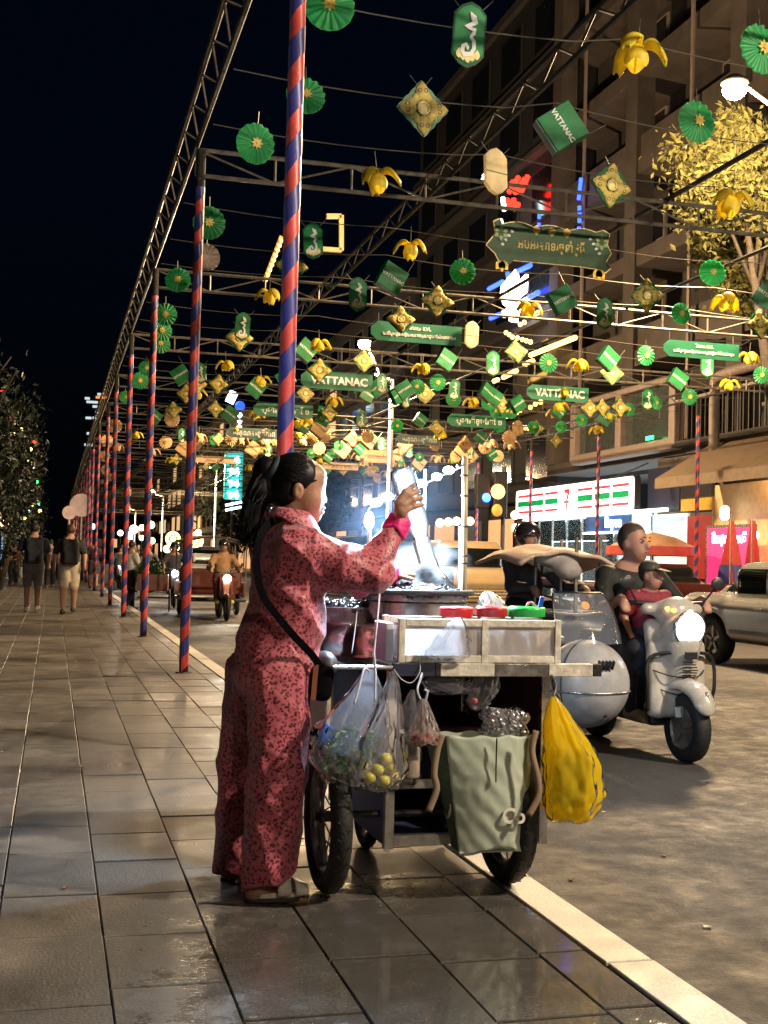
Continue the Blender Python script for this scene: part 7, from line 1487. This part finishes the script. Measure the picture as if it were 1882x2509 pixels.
# round signs on posts beyond the backpackers
for (x_, y_, r_, Y_, lb) in [(200, 1238, 27, 52., 'large pale round sign on a post beside the row of poles'), (170, 1256, 16, 46., 'smaller round white sign left of the large one')]:
    a = atY(x_, y_, Y_); R__ = r_*Y_/FPX*1.02; t = thing('round_sign', lb, 'sign', (a.x, Y_, 0)); obj('disc', xf(lathe([(.001, 0), (R__, 0), (R__, .05), (.001, .05)], 30, 'Y'), T((0, 0, a.z))), M('pale sign', (.5, .36, .32), .5, var=.3, scale=2, emit=.12, ecol=(1., .7, .6)), t); obj('post', rod((0, .08, 0), (0, .08, a.z), .05, 8), STEEL, t)
# far tower with lit windows and a spire
a = atY(236, 968, 520.); ft_ = thing('far_tower', 'distant dark tower with a few lit windows against the night sky', 'building', (a.x, 520, 0)); wobj('wall', box2((a.x-4.6, 520, 0), (a.x+4.6, 530, a.z)), M('tower wall', (.012, .018, .026), .7), ft_)
for (x_, y_, w_, c_) in [(246, 966, 2.4, 'w'), (250, 974, 5., 'o'), (226, 985, 4.6, 'w'), (233, 996, 2., 'w'), (238, 1010, 1.4, 'w'), (217, 1024, 2.4, 'w'), (232, 1024, 1.6, 'w'), (217, 1062, 1.4, 'w'), (217, 1090, 3.4, 'w'), (214, 976, 2., 'w')]:
    p = atY(x_, y_, 519.6); wobj('window', box((p.x, 519.7, p.z), (w_, .2, 1.0)), lit('tower orange', (1., .35, .12), 1.2) if c_ == 'o' else lit('tower white', (.75, .9, .95), .9), ft_)
a = atY(152, 1205, 300.); sp_ = thing('temple_spire', 'faint temple spire on the horizon left of the poles', 'spire', (a.x, 300, 0)); obj('spire', lathe([(4., 0), (3.6, a.z-17), (1.8, a.z-14), (1.4, a.z-10), (.5, a.z-6), (.25, a.z-2), (.02, a.z+4)], 12), M('spire stone', (.05, .06, .07), .9), sp_); obj('hall', box((4, 0, (a.z-16)/2), (30, 12, a.z-16)), M('spire stone', (.05, .06, .07), .9), sp_)
# litter on the road and pavement
li = random.Random(9)
for k in range(14):
    x_, y_ = (li.uniform(1.95, 3.6), li.uniform(3.6, 7.5)) if k < 9 else (li.uniform(-.3, 1.6), li.uniform(4.5, 12)); z_ = ROADZ if x_ > 1.8 else .002
    g = vf([(-.02, -.012, 0), (.018, -.015, .006), (.022, .013, .002), (-.015, .017, .008)], [(0, 1, 2, 3)])
    o = obj('litter_scrap', xf(g, T((0, 0, 0), (0, 0, li.uniform(0, 6)), (li.uniform(.35, .8),)*3)), M('paper scrap', (.6, .57, .5), .7) if k % 3 else M('dry leaf', (.16, .09, .04), .8), label='small scrap of litter lying on the '+('road by the kerb' if x_ > 1.8 else 'paving slabs'), cat='litter', group='litter on the ground'); o.location = (x_, y_, z_+.005); o.modifiers.new('thick', 'SOLIDIFY').thickness = .0015
# steam over the basin, then a haze added as glow round the bulbs
sv = bpy.data.materials.new('steam'); sv.use_nodes = True; n = sv.node_tree.nodes; n.remove(n['Principled BSDF']); pv_ = n.new('ShaderNodeVolumePrincipled'); pv_.inputs['Color'].default_value = (.95, .97, 1, 1)
tcn = n.new('ShaderNodeTexCoord'); nz = n.new('ShaderNodeTexNoise'); nz.inputs['Scale'].default_value = 3.2; nz.inputs['Detail'].default_value = 3
gr = n.new('ShaderNodeTexGradient'); gr.gradient_type = 'SPHERICAL'; mpn = n.new('ShaderNodeMapping'); mpn.inputs['Location'].default_value = (-1, -1, -1); mpn.inputs['Scale'].default_value = (2, 2, 2)
Lk = sv.node_tree.links.new; Lk(tcn.outputs['Generated'], mpn.inputs[0]); Lk(mpn.outputs[0], gr.inputs[0]); Lk(tcn.outputs['Generated'], nz.inputs['Vector'])
mr_ = n.new('ShaderNodeMapRange'); mr_.inputs[1].default_value = .42; mr_.inputs[2].default_value = .7; mr_.inputs[3].default_value = 0; mr_.inputs[4].default_value = 9.; Lk(nz.outputs['Fac'], mr_.inputs[0])
mm_ = n.new('ShaderNodeMath'); mm_.operation = 'MULTIPLY'; Lk(mr_.outputs[0], mm_.inputs[0]); Lk(gr.outputs['Fac'], mm_.inputs[1]); Lk(mm_.outputs[0], pv_.inputs['Density']); Lk(pv_.outputs[0], n['Material Output'].inputs['Volume'])
sv2 = bpy.data.materials.new('bulb glow haze'); sv2.use_nodes = True; n2_ = sv2.node_tree.nodes; n2_.remove(n2_['Principled BSDF']); pv2 = n2_.new('ShaderNodeVolumePrincipled'); pv2.inputs['Color'].default_value = (.45, .68, 1, 1); pv2.inputs['Anisotropy'].default_value = .2  # blue-tinted haze added to imitate the glow round the bulbs
tc2 = n2_.new('ShaderNodeTexCoord'); g2_ = n2_.new('ShaderNodeTexGradient'); g2_.gradient_type = 'SPHERICAL'; m2_ = n2_.new('ShaderNodeMapping'); m2_.inputs['Location'].default_value = (-1, -1, -1); m2_.inputs['Scale'].default_value = (2, 2, 2); k2_ = n2_.new('ShaderNodeMath'); k2_.operation = 'MULTIPLY'; k2_.inputs[1].default_value = .085
for a__, b__ in ((tc2.outputs['Generated'], m2_.inputs[0]), (m2_.outputs[0], g2_.inputs[0]), (g2_.outputs['Fac'], k2_.inputs[0]), (k2_.outputs[0], pv2.inputs['Density']), (pv2.outputs[0], n2_['Material Output'].inputs['Volume'])): sv2.node_tree.links.new(a__, b__)
obj('steam', ball(J(960, 1275, 4.98), (.42, .3, .38), 24, 14), sv2, smooth=True, label='thin added haze standing in for the glow round the cold white bulbs', cat='steam', kind='stuff')
obj('steam', ball(J(1050, 1385, 4.84), (.2, .14, .11), 20, 12), sv, smooth=True, label='white steam rising from the large basin', cat='steam', kind='stuff')
